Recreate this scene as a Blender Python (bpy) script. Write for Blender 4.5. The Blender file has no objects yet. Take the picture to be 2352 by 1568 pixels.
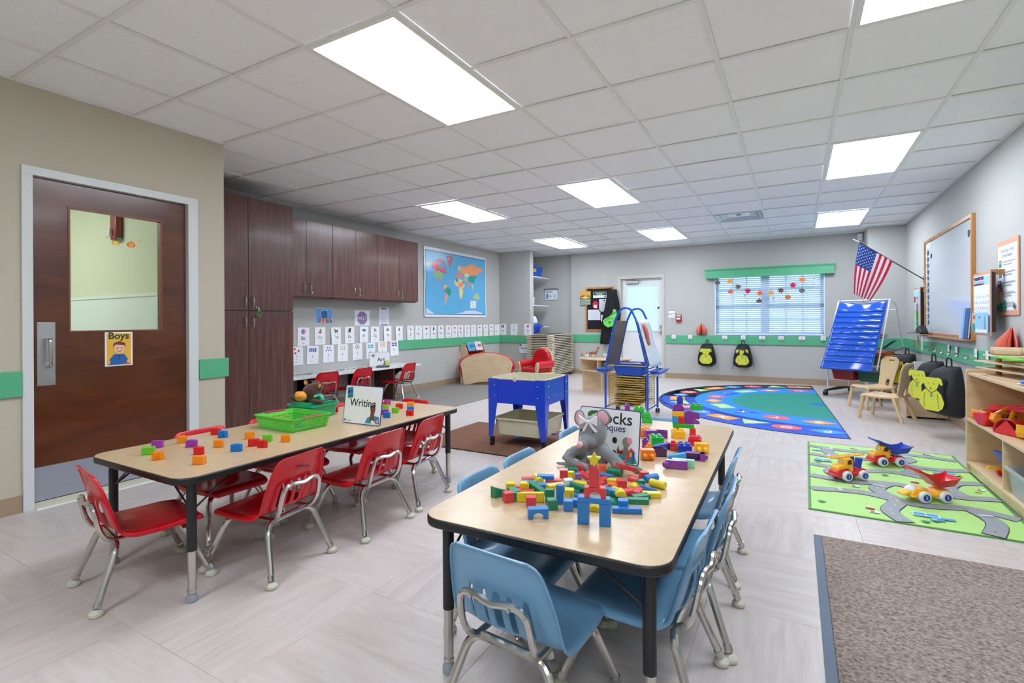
import bpy, math, random
from mathutils import Vector, Matrix, Euler
R = math.radians
PI = math.pi
random.seed(7)
SC = bpy.context.scene
COL = SC.collection

# ------------------------------------------------------------ camera
CAM_H = 1.097
yaw, roll, FPX, CY = 0.5137, -0.0055, 1154.08, 738.2
rv = Vector((math.cos(yaw), math.sin(yaw), 0))
fw = Vector((-math.sin(yaw), math.cos(yaw), 0))
up = Vector((0, 0, 1))
cr, sr = math.cos(roll), math.sin(roll)
ex = rv * cr + up * sr
ey = -rv * sr + up * cr
cam = bpy.data.cameras.new('camera')
camo = bpy.data.objects.new('camera', cam)
COL.objects.link(camo)
m = Matrix((( ex.x, ey.x, -fw.x, 0), (ex.y, ey.y, -fw.y, 0), (ex.z, ey.z, -fw.z, CAM_H), (0, 0, 0, 1)))
camo.matrix_world = m
cam.sensor_fit = 'HORIZONTAL'
cam.sensor_width = 36
cam.lens = 36 * FPX / 2352
cam.shift_y = -(784 - CY) / 2352
cam.clip_start = 0.02
cam.clip_end = 100
SC.camera = camo

# ------------------------------------------------------------ view + world
SC.view_settings.view_transform = 'Standard'
SC.view_settings.look = 'None'
SC.view_settings.exposure = 0.40
SC.view_settings.gamma = 1.0
SC.view_settings.use_curve_mapping = False
w = bpy.data.worlds.new('world')
SC.world = w
w.use_nodes = True
bgn = w.node_tree.nodes['Background']
bgn.inputs[0].default_value = (0.62, 0.80, 1.0, 1)
bgn.inputs[1].default_value = 2.6
LAMP_STRENGTH = 14.0       # emission of the ceiling light diffusers
SC.cycles.max_bounces = 12
SC.cycles.diffuse_bounces = 9
SC.cycles.glossy_bounces = 4
SC.cycles.transmission_bounces = 6
SC.cycles.transparent_max_bounces = 8
SC.cycles.caustics_reflective = False
SC.cycles.caustics_refractive = False
SC.cycles.sample_clamp_indirect = 6.0

# ------------------------------------------------------------ materials
def lin(c):
    if isinstance(c, str):
        c = c.lstrip('#')
        c = [int(c[i:i+2], 16) / 255 for i in (0, 2, 4)]
    return tuple(((x / 12.92) if x <= 0.04045 else ((x + 0.055) / 1.055) ** 2.4) for x in c) + (1,)
MATS = {}
def mat(name, col, rough=0.5, metal=0.0, spec=0.5, trans=0.0, coat=0.0, emit=None, estr=1.0, noise=None, bump=None, alpha=None, sheen=0.0):
    """plain procedural material; noise=(scale, amount) varies the colour, bump=(scale, strength)"""
    if name in MATS: return MATS[name]
    m = bpy.data.materials.new(name)
    m.use_nodes = True
    nt = m.node_tree
    b = nt.nodes['Principled BSDF']
    c = lin(col)
    b.inputs['Base Color'].default_value = c
    b.inputs['Roughness'].default_value = rough
    b.inputs['Metallic'].default_value = metal
    b.inputs['Specular IOR Level'].default_value = spec
    if trans: b.inputs['Transmission Weight'].default_value = trans
    if coat: b.inputs['Coat Weight'].default_value = coat; b.inputs['Coat Roughness'].default_value = 0.08
    if sheen: b.inputs['Sheen Weight'].default_value = sheen
    if alpha is not None: b.inputs['Alpha'].default_value = alpha
    if emit:
        b.inputs['Emission Color'].default_value = lin(emit)
        b.inputs['Emission Strength'].default_value = estr
    if noise or bump:
        tc = nt.nodes.new('ShaderNodeTexCoord')
    if noise:
        n = nt.nodes.new('ShaderNodeTexNoise'); n.inputs['Scale'].default_value = noise[0]; n.inputs['Detail'].default_value = 4
        nt.links.new(tc.outputs['Object'], n.inputs['Vector'])
        mx = nt.nodes.new('ShaderNodeMixRGB'); mx.blend_type = 'MIX'
        a = noise[1]
        mx.inputs[1].default_value = tuple(max(0, x * (1 - a)) for x in c[:3]) + (1,)
        mx.inputs[2].default_value = tuple(min(1, x * (1 + a)) for x in c[:3]) + (1,)
        nt.links.new(n.outputs[0], mx.inputs[0]); nt.links.new(mx.outputs[0], b.inputs['Base Color'])
    if bump:
        n2 = nt.nodes.new('ShaderNodeTexNoise'); n2.inputs['Scale'].default_value = bump[0]; n2.inputs['Detail'].default_value = 3
        nt.links.new(tc.outputs['Object'], n2.inputs['Vector'])
        bp = nt.nodes.new('ShaderNodeBump'); bp.inputs['Strength'].default_value = bump[1]; bp.inputs['Distance'].default_value = 0.01
        nt.links.new(n2.outputs[0], bp.inputs['Height']); nt.links.new(bp.outputs[0], b.inputs['Normal'])
    MATS[name] = m
    return m
def ramp_mat(name, stops, scale=(1, 1, 1), nscale=5.0, detail=5, rough=0.5, coat=0.0, distort=0.0, rnd=False, bump=0.0, wrough=0.6, spec=0.5):
    """noise stretched by scale through a colour ramp (wood grain, streaks, carpet)"""
    if name in MATS: return MATS[name]
    m = bpy.data.materials.new(name); m.use_nodes = True; nt = m.node_tree
    b = nt.nodes['Principled BSDF']; b.inputs['Roughness'].default_value = rough
    b.inputs['Specular IOR Level'].default_value = spec
    if coat: b.inputs['Coat Weight'].default_value = coat; b.inputs['Coat Roughness'].default_value = 0.12
    tc = nt.nodes.new('ShaderNodeTexCoord'); mp = nt.nodes.new('ShaderNodeMapping')
    mp.inputs['Scale'].default_value = scale
    nt.links.new(tc.outputs['Object'], mp.inputs['Vector'])
    if rnd:
        oi = nt.nodes.new('ShaderNodeObjectInfo'); ma = nt.nodes.new('ShaderNodeMath'); ma.operation = 'MULTIPLY'; ma.inputs[1].default_value = 37.0
        nt.links.new(oi.outputs['Random'], ma.inputs[0])
        cb = nt.nodes.new('ShaderNodeCombineXYZ')
        for k in range(3): nt.links.new(ma.outputs[0], cb.inputs[k])
        nt.links.new(cb.outputs[0], mp.inputs['Location'])
    n = nt.nodes.new('ShaderNodeTexNoise'); n.inputs['Scale'].default_value = nscale; n.inputs['Detail'].default_value = detail
    n.inputs['Roughness'].default_value = wrough; n.inputs['Distortion'].default_value = distort
    nt.links.new(mp.outputs[0], n.inputs['Vector'])
    r = nt.nodes.new('ShaderNodeValToRGB')
    els = r.color_ramp.elements
    while len(els) < len(stops): els.new(0.5)
    for e, (p, c) in zip(els, stops): e.position = p; e.color = lin(c)
    nt.links.new(n.outputs[0], r.inputs[0]); nt.links.new(r.outputs[0], b.inputs['Base Color'])
    if bump:
        bp = nt.nodes.new('ShaderNodeBump'); bp.inputs['Strength'].default_value = bump; bp.inputs['Distance'].default_value = 0.004
        nt.links.new(n.outputs[0], bp.inputs['Height']); nt.links.new(bp.outputs[0], b.inputs['Normal'])
    MATS[name] = m
    return m
_pc = {}
def ink(c, rough=0.55):
    """flat printed / painted colour by hex"""
    return mat('ink_' + c.lstrip('#') + ('' if rough == 0.55 else '_%d' % int(rough * 100)), c, rough)

# ------------------------------------------------------------ mesh builder
class MB:
    def __init__(s): s.v = []; s.f = []; s.m = []
    def add(s, vs, fs, m=0):
        o = len(s.v); s.v += [tuple(p) for p in vs]; s.f += [tuple(i + o for i in f) for f in fs]; s.m += [m] * len(fs); return s
    def box(s, x0, x1, y0, y1, z0, z1, m=0):
        return s.add([(x0,y0,z0),(x1,y0,z0),(x1,y1,z0),(x0,y1,z0),(x0,y0,z1),(x1,y0,z1),(x1,y1,z1),(x0,y1,z1)],
                     [(0,3,2,1),(4,5,6,7),(0,1,5,4),(1,2,6,5),(2,3,7,6),(3,0,4,7)], m)
    def cbox(s, c, d, m=0, rot=None):
        vs = [Vector((x*d[0]/2, y*d[1]/2, z*d[2]/2)) for x, y, z in ((-1,-1,-1),(1,-1,-1),(1,1,-1),(-1,1,-1),(-1,-1,1),(1,-1,1),(1,1,1),(-1,1,1))]
        if rot is not None:
            M = Euler(rot).to_matrix() if not isinstance(rot, Matrix) else rot
            vs = [M @ v for v in vs]
        return s.add([v + Vector(c) for v in vs], [(0,3,2,1),(4,5,6,7),(0,1,5,4),(1,2,6,5),(2,3,7,6),(3,0,4,7)], m)
    def tube(s, pts, r, seg=8, m=0, closed=False, flat=None):
        pts = [Vector(p) for p in pts]; n = len(pts)
        rs = r if isinstance(r, (list, tuple)) else [r] * n
        rings = []; prev = None
        for i, p in enumerate(pts):
            if closed: t = (pts[(i+1) % n] - pts[i-1])
            else: t = pts[min(i+1, n-1)] - pts[max(i-1, 0)]
            t.normalize()
            if prev is None:
                a = Vector((0,0,1)) if abs(t.z) < 0.9 else Vector((1,0,0))
                u = t.cross(a).normalized()
            else:
                u = (prev - t * prev.dot(t)).normalized()
            prev = u; w_ = t.cross(u)
            f2 = flat or 1.0
            rings.append([p + u * math.cos(2*PI*k/seg) * rs[i] + w_ * math.sin(2*PI*k/seg) * rs[i] * f2 for k in range(seg)])
        vs = [q for rg in rings for q in rg]; fs = []
        N = n if closed else n - 1
        for i in range(N):
            j = (i + 1) % n
            for k in range(seg):
                k2 = (k+1) % seg
                fs.append((i*seg+k, i*seg+k2, j*seg+k2, j*seg+k))
        if not closed:
            fs.append(tuple(range(seg))[::-1]); fs.append(tuple((n-1)*seg + k for k in range(seg)))
        return s.add(vs, fs, m)
    def cyl(s, p0, p1, r0, r1=None, seg=16, m=0):
        return s.tube([p0, p1], [r0, r0 if r1 is None else r1], seg, m)
    def lathe(s, prof, c=(0,0,0), seg=20, m=0, axis='z'):
        vs = []; n = len(prof)
        for r, z in prof:
            for k in range(seg):
                a = 2*PI*k/seg; x, y = r*math.cos(a), r*math.sin(a)
                q = (x, y, z) if axis == 'z' else ((z, x, y) if axis == 'x' else (y, z, x))
                vs.append((q[0]+c[0], q[1]+c[1], q[2]+c[2]))
        fs = []
        for i in range(n-1):
            for k in range(seg):
                k2 = (k+1) % seg
                fs.append((i*seg+k, i*seg+k2, (i+1)*seg+k2, (i+1)*seg+k))
        fs.append(tuple(range(seg))[::-1]); fs.append(tuple((n-1)*seg+k for k in range(seg)))
        return s.add(vs, fs, m)
    def prism(s, poly, a, b, plane='xy', m=0, M=None):
        """poly in 2D extruded from a to b along the remaining axis"""
        def P(x, y, z):
            q = {'xy': (x, y, z), 'xz': (x, z, y), 'yz': (z, x, y)}[plane]
            return q if M is None else tuple(M @ Vector(q))
        n = len(poly)
        vs = [P(x, y, a) for x, y in poly] + [P(x, y, b) for x, y in poly]
        fs = [tuple(range(n))[::-1], tuple(range(n, 2*n))] + [(i, (i+1) % n, n+(i+1) % n, n+i) for i in range(n)]
        if plane == 'xz': fs = [f[::-1] for f in fs]
        return s.add(vs, fs, m)
    def ell(s, c, r, seg=16, rings=10, m=0, rot=None):
        M = Euler(rot).to_matrix() if rot is not None else None
        vs = []
        for i in range(1, rings):
            t = PI * i / rings
            for k in range(seg):
                a = 2*PI*k/seg
                q = Vector((r[0]*math.sin(t)*math.cos(a), r[1]*math.sin(t)*math.sin(a), r[2]*math.cos(t)))
                if M: q = M @ q
                vs.append(q + Vector(c))
        tp = Vector((0,0,r[2])); bt = -tp
        if M: tp = M @ tp; bt = M @ bt
        T = len(vs); vs.append(tp + Vector(c)); vs.append(bt + Vector(c))
        fs = []
        for i in range(rings-2):
            for k in range(seg):
                k2 = (k+1) % seg
                fs.append((i*seg+k, (i+1)*seg+k, (i+1)*seg+k2, i*seg+k2))
        for k in range(seg):
            k2 = (k+1) % seg
            fs.append((T, k, k2)); fs.append((T+1, (rings-2)*seg+k2, (rings-2)*seg+k))
        return s.add(vs, fs, m)
    def grid(s, fn, nu, nv, m=0, skip=None):
        vs = [fn(i/nu, j/nv) for j in range(nv+1) for i in range(nu+1)]
        fs = [(j*(nu+1)+i, j*(nu+1)+i+1, (j+1)*(nu+1)+i+1, (j+1)*(nu+1)+i) for j in range(nv) for i in range(nu) if not (skip and skip(i, j))]
        return s.add(vs, fs, m)
    def xf(s, M):
        s.v = [tuple(M @ Vector(p)) for p in s.v]; return s
    def mesh(s, name, mats, smooth=35):
        me = bpy.data.meshes.new(name)
        me.from_pydata(s.v, [], s.f)
        for mm in (mats if isinstance(mats, (list, tuple)) else [mats]): me.materials.append(mm)
        me.polygons.foreach_set('material_index', s.m)
        if smooth:
            me.polygons.foreach_set('use_smooth', [True] * len(s.f))
            me.update()
            try: me.set_sharp_from_angle(angle=R(smooth))
            except Exception: pass
        me.update()
        return me
    def build(s, name, mats, parent=None, loc=(0,0,0), rot=(0,0,0), smooth=35, bev=0, solid=0, sub=0, seg=2, remesh=0):
        o = bpy.data.objects.new(name, s.mesh(name, mats, smooth))
        COL.objects.link(o); o.location = loc; o.rotation_euler = rot
        if parent is not None: o.parent = parent
        if solid:
            md = o.modifiers.new('solid', 'SOLIDIFY'); md.thickness = solid; md.offset = 0
        if remesh:
            md = o.modifiers.new('remesh', 'REMESH'); md.mode = 'VOXEL'; md.voxel_size = remesh; md.use_smooth_shade = True
            md = o.modifiers.new('smooth', 'SMOOTH'); md.factor = 0.7; md.iterations = 6
        if sub:
            md = o.modifiers.new('sub', 'SUBSURF'); md.levels = sub; md.render_levels = sub
        if bev:
            md = o.modifiers.new('bevel', 'BEVEL'); md.width = bev; md.segments = seg; md.limit_method = 'ANGLE'; md.angle_limit = R(40)
            md.harden_normals = False
        return o

def tag(o, label, cat, group=None, kind=None):
    o['label'] = label; o['category'] = cat
    if group: o['group'] = group
    if kind: o['kind'] = kind
    return o
def thing(name, label, cat, loc=(0,0,0), rz=0, group=None, rot=None):
    o = bpy.data.objects.new(name, None); COL.objects.link(o)
    o.empty_display_size = 0.05
    o.location = loc; o.rotation_euler = rot if rot is not None else (0, 0, rz)
    return tag(o, label, cat, group)
def struct(o):
    o['kind'] = 'structure'; return o
def kids(o): return [c for c in bpy.data.objects if c.parent == o]
KIDS = {}
def copy_tree(o, parent=None, swap=None):
    c = o.copy(); COL.objects.link(c); c.parent = parent
    if swap and c.data is not None and len(c.data.materials) and c.data.materials[0].name in swap:
        key = (c.data.name, swap[c.data.materials[0].name])
        if key not in KIDS:
            d = c.data.copy(); d.materials[0] = MATS[swap[c.data.materials[0].name]]; KIDS[key] = d
        c.data = KIDS[key]
    for ch in [x for x in o.children]:
        copy_tree(ch, c, swap)
    return c
def place(o, label=None, loc=None, rz=None, group=None, cat=None):
    if label: o['label'] = label
    if cat: o['category'] = cat
    if loc is not None: o.location = loc
    if rz is not None: o.rotation_euler = (0, 0, rz)
    if group: o['group'] = group
    return o

def fillet(pts, r, n=5):
    """round the corners of a 3D polyline"""
    pts = [Vector(p) for p in pts]; out = [pts[0]]
    for i in range(1, len(pts)-1):
        a, b, c = pts[i-1], pts[i], pts[i+1]
        d1 = (a-b); d2 = (c-b); rr = min(r, d1.length*0.49, d2.length*0.49)
        p1 = b + d1.normalized()*rr; p2 = b + d2.normalized()*rr
        for k in range(n+1):
            t = k/n; out.append(p1*(1-t)**2 + b*2*t*(1-t) + p2*t*t)
    out.append(pts[-1]); return out
def rrect(w, h, r, n=6, cx=0, cy=0):
    out = []
    for sx, sy, a0 in ((1,1,0),(-1,1,90),(-1,-1,180),(1,-1,270)):
        for k in range(n+1):
            a = R(a0 + 90*k/n)
            out.append((cx + sx*(w/2-r) + r*math.cos(a), cy + sy*(h/2-r) + r*math.sin(a)))
    return out
def circ(r, n=20, cx=0, cy=0, ry=None):
    return [(cx + r*math.cos(2*PI*k/n), cy + (ry or r)*math.sin(2*PI*k/n)) for k in range(n)]
def star(r1, r2, n, cx=0, cy=0, a0=90):
    return [(cx + (r1 if k % 2 == 0 else r2)*math.cos(R(a0)+PI*k/n), cy + (r1 if k % 2 == 0 else r2)*math.sin(R(a0)+PI*k/n)) for k in range(2*n)]

# ------------------------------------------------------------ lettering + flat print
_tx = {}
def text_geo(txt, bold=0.0):
    key = (txt, bold)
    if key not in _tx:
        cu = bpy.data.curves.new('lettering', 'FONT'); cu.body = txt; cu.size = 1.0; cu.resolution_u = 3
        cu.align_x = 'CENTER'; cu.align_y = 'CENTER'; cu.offset = bold
        o = bpy.data.objects.new('lettering', cu); COL.objects.link(o)
        dg = bpy.context.evaluated_depsgraph_get()
        me = bpy.data.meshes.new_from_object(o.evaluated_get(dg))
        vs = [(v.co.x, v.co.y) for v in me.vertices]; fs = [tuple(p.vertices) for p in me.polygons]
        bpy.data.objects.remove(o); bpy.data.curves.remove(cu); bpy.data.meshes.remove(me)
        if vs:
            xs = [a for a, b in vs]; ys = [b for a, b in vs]
            cx, cy = (min(xs)+max(xs))/2, (min(ys)+max(ys))/2
            vs = [(a-cx, b-cy) for a, b in vs]
        _tx[key] = (vs, fs)
    return _tx[key]
class Card:
    """flat print on a thin sheet; local x right, z up, face towards -y; bend(x,z)->y offset"""
    def __init__(s, w, h, col='#f4f6f8', th=0.0015, r=0.0, nx=1, nz=1, bend=None, mat0=None, origin='c'):
        s.mb = MB(); s.mats = [mat0 or ink(col)]; s.k = 0; s.bend = bend; s.step = 0.00035; s.w, s.h, s.th = w, h, th
        s.mb0 = MB()
        if r: s.mb.prism(rrect(w, h, r), 0, th, 'xz')
        elif bend:
            vs = []; fs = []
            for side in (0, 1):
                for j in range(nz+1):
                    for i in range(nx+1):
                        x = -w/2 + w*i/nx; z = -h/2 + h*j/nz
                        vs.append((x, bend(x, z) + (th if side else 0), z))
            N = (nx+1)*(nz+1)
            for j in range(nz):
                for i in range(nx):
                    a = j*(nx+1)+i
                    fs.append((a, a+1, a+nx+2, a+nx+1)); fs.append((N+a, N+a+nx+1, N+a+nx+2, N+a+1))
            for i in range(nx):
                fs.append((i, N+i, N+i+1, i+1)); a = nz*(nx+1)+i; fs.append((a, a+1, N+a+1, N+a))
            for j in range(nz):
                a = j*(nx+1); fs.append((a, a+nx+1, N+a+nx+1, N+a)); a += nx; fs.append((a, N+a, N+a+nx+1, a+nx+1))
            s.mb.add(vs, fs)
        else: s.mb.box(-w/2, w/2, 0, th, -h/2, h/2)
    def mi(s, c):
        mm = ink(c) if isinstance(c, str) else c
        if mm not in s.mats: s.mats.append(mm)
        return s.mats.index(mm)
    def lay(s):
        s.k += 1
        return -s.step * s.k
    def poly(s, pts, c, same=False):
        y = -s.step*s.k if same else s.lay()
        vs = [(x, y + (s.bend(x, z) if s.bend else 0), z) for x, z in pts]
        s.mb.add(vs, [tuple(range(len(vs)))], s.mi(c)); return s
    def rect(s, x0, z0, x1, z1, c, same=False):
        if s.bend:
            n = 10; y = -s.step*s.k if same else s.lay()
            vs = []; fs = []
            for i in range(n+1):
                for z in (z0, z1):
                    x = x0 + (x1-x0)*i/n; vs.append((x, y + s.bend(x, z), z))
            for i in range(n): fs.append((2*i, 2*i+2, 2*i+3, 2*i+1))
            s.mb.add(vs, fs, s.mi(c)); return s
        return s.poly([(x0,z0),(x1,z0),(x1,z1),(x0,z1)], c, same)
    def ell(s, x, z, rx, rz, c, n=18, same=False): return s.poly(circ(rx, n, x, z, rz), c, same)
    def line(s, pts, wd, c, same=False):
        y = -s.step*s.k if same else s.lay()
        n = len(pts); vs = []
        for i, (x, z) in enumerate(pts):
            a = pts[max(i-1, 0)]; b = pts[min(i+1, n-1)]
            dx, dz = b[0]-a[0], b[1]-a[1]; L = math.hypot(dx, dz) or 1
            nx_, nz_ = -dz/L*wd/2, dx/L*wd/2
            vs += [(x+nx_, z+nz_), (x-nx_, z-nz_)]
        vs = [(x, y + (s.bend(x, z) if s.bend else 0), z) for x, z in vs]
        s.mb.add(vs, [(2*i, 2*i+1, 2*i+3, 2*i+2) for i in range(n-1)], s.mi(c)); return s
    def text(s, txt, x, z, size, c='#222222', bold=0.0, sx=1.0):
        vs, fs = text_geo(txt, bold); y = s.lay()
        s.mb.add([(x + a*size*sx, y + (s.bend(x, z) if s.bend else 0), z + b*size) for a, b in vs], fs, s.mi(c)); return s
    def build(s, name, loc=(0,0,0), rz=0, parent=None, rot=None, smooth=0):
        return s.mb.build(name, s.mats, parent, loc, rot if rot is not None else (0, 0, rz), smooth=smooth)
LW, RW = R(90), R(-90)     # rotation of a card on the left / right wall
# ------------------------------------------------------------ room materials
M_wall = mat('wall_paint', '#b6b7b3', 0.75, noise=(1.2, 0.02), bump=(140, 0.04))
M_wallw = mat('wall_paint_warm', '#c0b9a6', 0.75, noise=(1.2, 0.02))
M_green = mat('green_rail_paint', '#57b184', 0.4, noise=(3, 0.04))
M_base = mat('vinyl_baseboard', '#a18c74', 0.5, noise=(6, 0.05))
M_tile = ramp_mat('ceiling_tile_face', [(0.27, '#d4d5d6'), (0.34, '#f3f4f6'), (1.0, '#f7f8fa')], nscale=110, detail=2, rough=0.9, rnd=True, bump=0.25)
M_tee = mat('ceiling_tee_enamel', '#e9e9e6', 0.45)
M_floor = ramp_mat('floor_tile_vinyl', [(0.2, '#ada09a'), (0.42, '#bdb3ae'), (0.6, '#c6beba'), (0.8, '#cdc8c5')], scale=(1.3, 9, 1), nscale=2.6, detail=10, rough=0.36, rnd=True, distort=0.35, wrough=0.68, spec=0.45)
M_grout = mat('floor_joint', '#9b8f88', 0.8)
M_frame = mat('door_frame_enamel', '#d4d8d8', 0.35)
M_white = mat('white_enamel', '#e9ecee', 0.35)
M_black = mat('black_plastic', '#101214', 0.4)
M_chrome = mat('chrome', '#c9c6c0', 0.16, metal=1.0)
M_steel = mat('brushed_steel', '#b9bbbd', 0.34, metal=1.0)
M_alu = mat('kick_plate_aluminium', '#b4bccb', 0.42, metal=0.75)
M_doorwood = ramp_mat('stained_door_veneer', [(0.25, '#43200f'), (0.5, '#5a2e18'), (0.75, '#6c3a22')], scale=(1, 1.0, 3.5), nscale=1.6, detail=6, rough=0.24, distort=0.6, coat=0.25)
M_walnut = ramp_mat('walnut_laminate', [(0.22, '#3e2520'), (0.45, '#56342c'), (0.62, '#6a4338'), (0.85, '#835a4a')], scale=(14, 14, 0.8), nscale=2.2, detail=7, rough=0.3, distort=0.2, coat=0.15)
M_maple = ramp_mat('maple_laminate', [(0.3, '#b89e79'), (0.55, '#c0a784'), (0.8, '#c7b08e')], scale=(3, 3, 3), nscale=9.0, detail=5, rough=0.3, coat=0.05)
M_birch = ramp_mat('birch_plywood', [(0.3, '#cdb088'), (0.55, '#dac19c'), (0.8, '#e3cfae')], scale=(3, 3, 12), nscale=1.4, detail=5, rough=0.35, coat=0.1)
M_oak = ramp_mat('oak_trim', [(0.3, '#a06a34'), (0.55, '#bb8347'), (0.8, '#cf9d62')], scale=(10, 10, 1.2), nscale=2, detail=5, rough=0.4)
def glass_mat(name, tint='#ffffff'):
    m = bpy.data.materials.new(name); m.use_nodes = True; nt = m.node_tree; nt.nodes.remove(nt.nodes['Principled BSDF'])
    out = nt.nodes['Material Output']
    t = nt.nodes.new('ShaderNodeBsdfTransparent'); t.inputs[0].default_value = lin(tint)
    g = nt.nodes.new('ShaderNodeBsdfGlossy'); g.inputs['Roughness'].default_value = 0.02
    f = nt.nodes.new('ShaderNodeFresnel'); f.inputs['IOR'].default_value = 1.3
    mx = nt.nodes.new('ShaderNodeMixShader')
    nt.links.new(f.outputs[0], mx.inputs[0]); nt.links.new(t.outputs[0], mx.inputs[1]); nt.links.new(g.outputs[0], mx.inputs[2]); nt.links.new(mx.outputs[0], out.inputs[0])
    MATS[name] = m; return m
M_glass = glass_mat('clear_glass', '#f2f7f4')
def trans_mat(name, col, amt=0.6, rough=0.5):
    m = mat(name, col, rough); nt = m.node_tree; out = nt.nodes['Material Output']; b = nt.nodes['Principled BSDF']
    t = nt.nodes.new('ShaderNodeBsdfTranslucent'); t.inputs[0].default_value = lin(col)
    mx = nt.nodes.new('ShaderNodeMixShader'); mx.inputs[0].default_value = amt
    nt.links.new(b.outputs[0], mx.inputs[1]); nt.links.new(t.outputs[0], mx.inputs[2]); nt.links.new(mx.outputs[0], out.inputs[0])
    return m
M_shade = trans_mat('door_lite_shade', '#eef6ff', 0.75)
M_slat = trans_mat('blind_slat', '#dcecf8', 0.35)
M_lamp = mat('lamp_diffuser', '#ffffff', 0.6, emit='#edf4ff', estr=LAMP_STRENGTH)

CZ = 2.509
XL, XR, XW = -5.30, 1.44, -3.935
YB, YN = 9.87, -2.0
T = 0.6096
GX, GY = -2.802, 1.118
# ------------------------------------------------------------ walls
def wall(name, *boxes, mt=None):
    b = MB()
    for q in boxes: b.box(*q)
    return struct(b.build(name, mt or M_wall, smooth=0))
wall('wall_left', (-4.055, XW, YN, 1.19, 0, 2.62), (-4.055, XW, 2.078, 2.345, 0, 2.62), (-4.055, XW, 1.19, 2.078, 1.985, 2.62), mt=M_wallw)
wall('wall_left', (-6.98, -4.055, 2.27, 2.345, 0, 2.62))
wall('wall_left', (XL-0.12, XL, 2.345, 9.95, 0, 2.62))
wall('wall_left', (XL, -4.59, 8.87, 9.02, 0, 2.62))
wall('wall_back', (XL-0.12, -4.13, 9.95, 10.1, 0, 2.62))
wall('wall_back', (-4.13, -3.07, YB, 10.07, 0, 2.62), (-2.21, -1.275, YB, 10.07, 0, 2.62), (0.415, 0.968, YB, 10.07, 0, 2.62),
     (-3.07, -2.21, YB, 10.07, 1.93, 2.62), (-1.275, 0.415, YB, 10.07, 0, 0.845), (-1.275, 0.415, YB, 10.07, 1.96, 2.62))
wall('wall_back', (0.968, XR, 9.365, 10.07, 0, 2.62))
wall('wall_right', (XR, XR+0.12, YN, 10.07, 0, 2.62))
wall('wall_near', (-4.2, XR, YN-0.12, YN, 0, 2.62))
# toilet room behind the glazed door
M_bath = mat('toilet_wall_paint', '#d2d1b6', 0.7)
wall('wall_left', (-7.1, -6.98, -0.2, 2.345, 0, 2.62), (-6.98, -4.055, -0.3, -0.2, 0, 2.62), mt=M_bath)
wall('wall_left', (-6.98, -4.056, 2.262, 2.2695, 1.36, 2.5), mt=M_bath)
bd = MB(); bd.box(-6.98, -4.056, 2.245, 2.2695, 0.0, 1.335); bd.box(-6.98, -4.056, 2.235, 2.2695, 1.335, 1.36)
struct(bd.build('trim_1', mat('wainscot_panel', '#dfe3de', 0.4), smooth=0))
struct(MB().box(-6.98, -4.055, -0.2, 2.27, 2.5, 2.6).build('ceiling', M_white, smooth=0))
struct(MB().box(-6.98, -3.97, -0.2, 2.27, -0.05, -0.001).build('floor', mat('toilet_floor', '#c7c8c4', 0.3), smooth=0))
t = thing('ceiling_light', 'ceiling light panel seen through the glass of the boys toilet door', 'ceiling light', (-6.1, 0.95, 2.49))
MB().box(-0.6, 0.6, -0.3, 0.3, -0.004, 0).build('diffuser', M_lamp, t)
MB().box(-0.62, 0.62, -0.32, 0.32, 0, 0.009).build('frame', M_tee, t)
# baseboards, chair rails
def strip(name, mt, x0, x1, y0, y1, z0, z1, bev=0.0):
    return struct(MB().box(min(x0,x1), max(x0,x1), min(y0,y1), max(y0,y1), z0, z1).build(name, mt, bev=bev, smooth=0))
bt = 0.008
strip('baseboard_left', M_base, XW, XW+bt, YN, 1.145, 0, 0.1)
strip('baseboard_left', M_base, XW, XW+bt, 2.14, 2.345+bt, 0, 0.1)
strip('baseboard_left', M_base, XL, XL+bt, 3.52, 8.87, 0, 0.1)
strip('baseboard_left', M_base, XL, -4.59+bt, 8.87-bt, 8.87, 0, 0.1)
strip('baseboard_back', M_base, XL, -4.13, 9.95-bt, 9.95, 0, 0.1)
strip('baseboard_back', M_base, -4.13, -3.135, YB-bt, YB, 0, 0.1)
strip('baseboard_back', M_base, -2.185, 0.968, YB-bt, YB, 0, 0.1)
strip('baseboard_back', M_base, 0.96, XR, 9.365-bt, 9.365, 0, 0.1)
strip('baseboard_right', M_base, XR-bt, XR, YN, 9.365, 0, 0.1)
gt = 0.02
strip('trim_2', M_green, XW, XW+gt, YN, 1.145, 0.676, 0.824, 0.002)
strip('trim_3', M_green, XW, XW+gt, 2.142, 2.367, 0.676, 0.822, 0.002)
strip('trim_3', M_green, XW-0.3, XW, 2.345, 2.365, 0.676, 0.822, 0.002)
strip('trim_4', M_green, XL, XL+gt, 5.84, 8.85, 0.670, 0.818, 0.002)
strip('trim_5', M_green, XL, -4.57, 8.85, 8.87, 0.668, 0.818, 0.002)
strip('trim_5', M_green, -4.59, -4.57, 8.87, 9.02, 0.668, 0.818, 0.002)
strip('trim_6', M_green, -4.13, -3.135, YB-gt, YB, 0.662, 0.818, 0.002)
strip('trim_6', M_green, -2.165, 0.968, YB-gt, YB, 0.664, 0.818, 0.002)
strip('trim_7', M_green, 0.95, XR, 9.345, 9.365, 0.664, 0.818, 0.002)
strip('trim_8', M_green, XR-gt, XR, YN, 9.345, 0.67, 0.818, 0.002)

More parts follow.
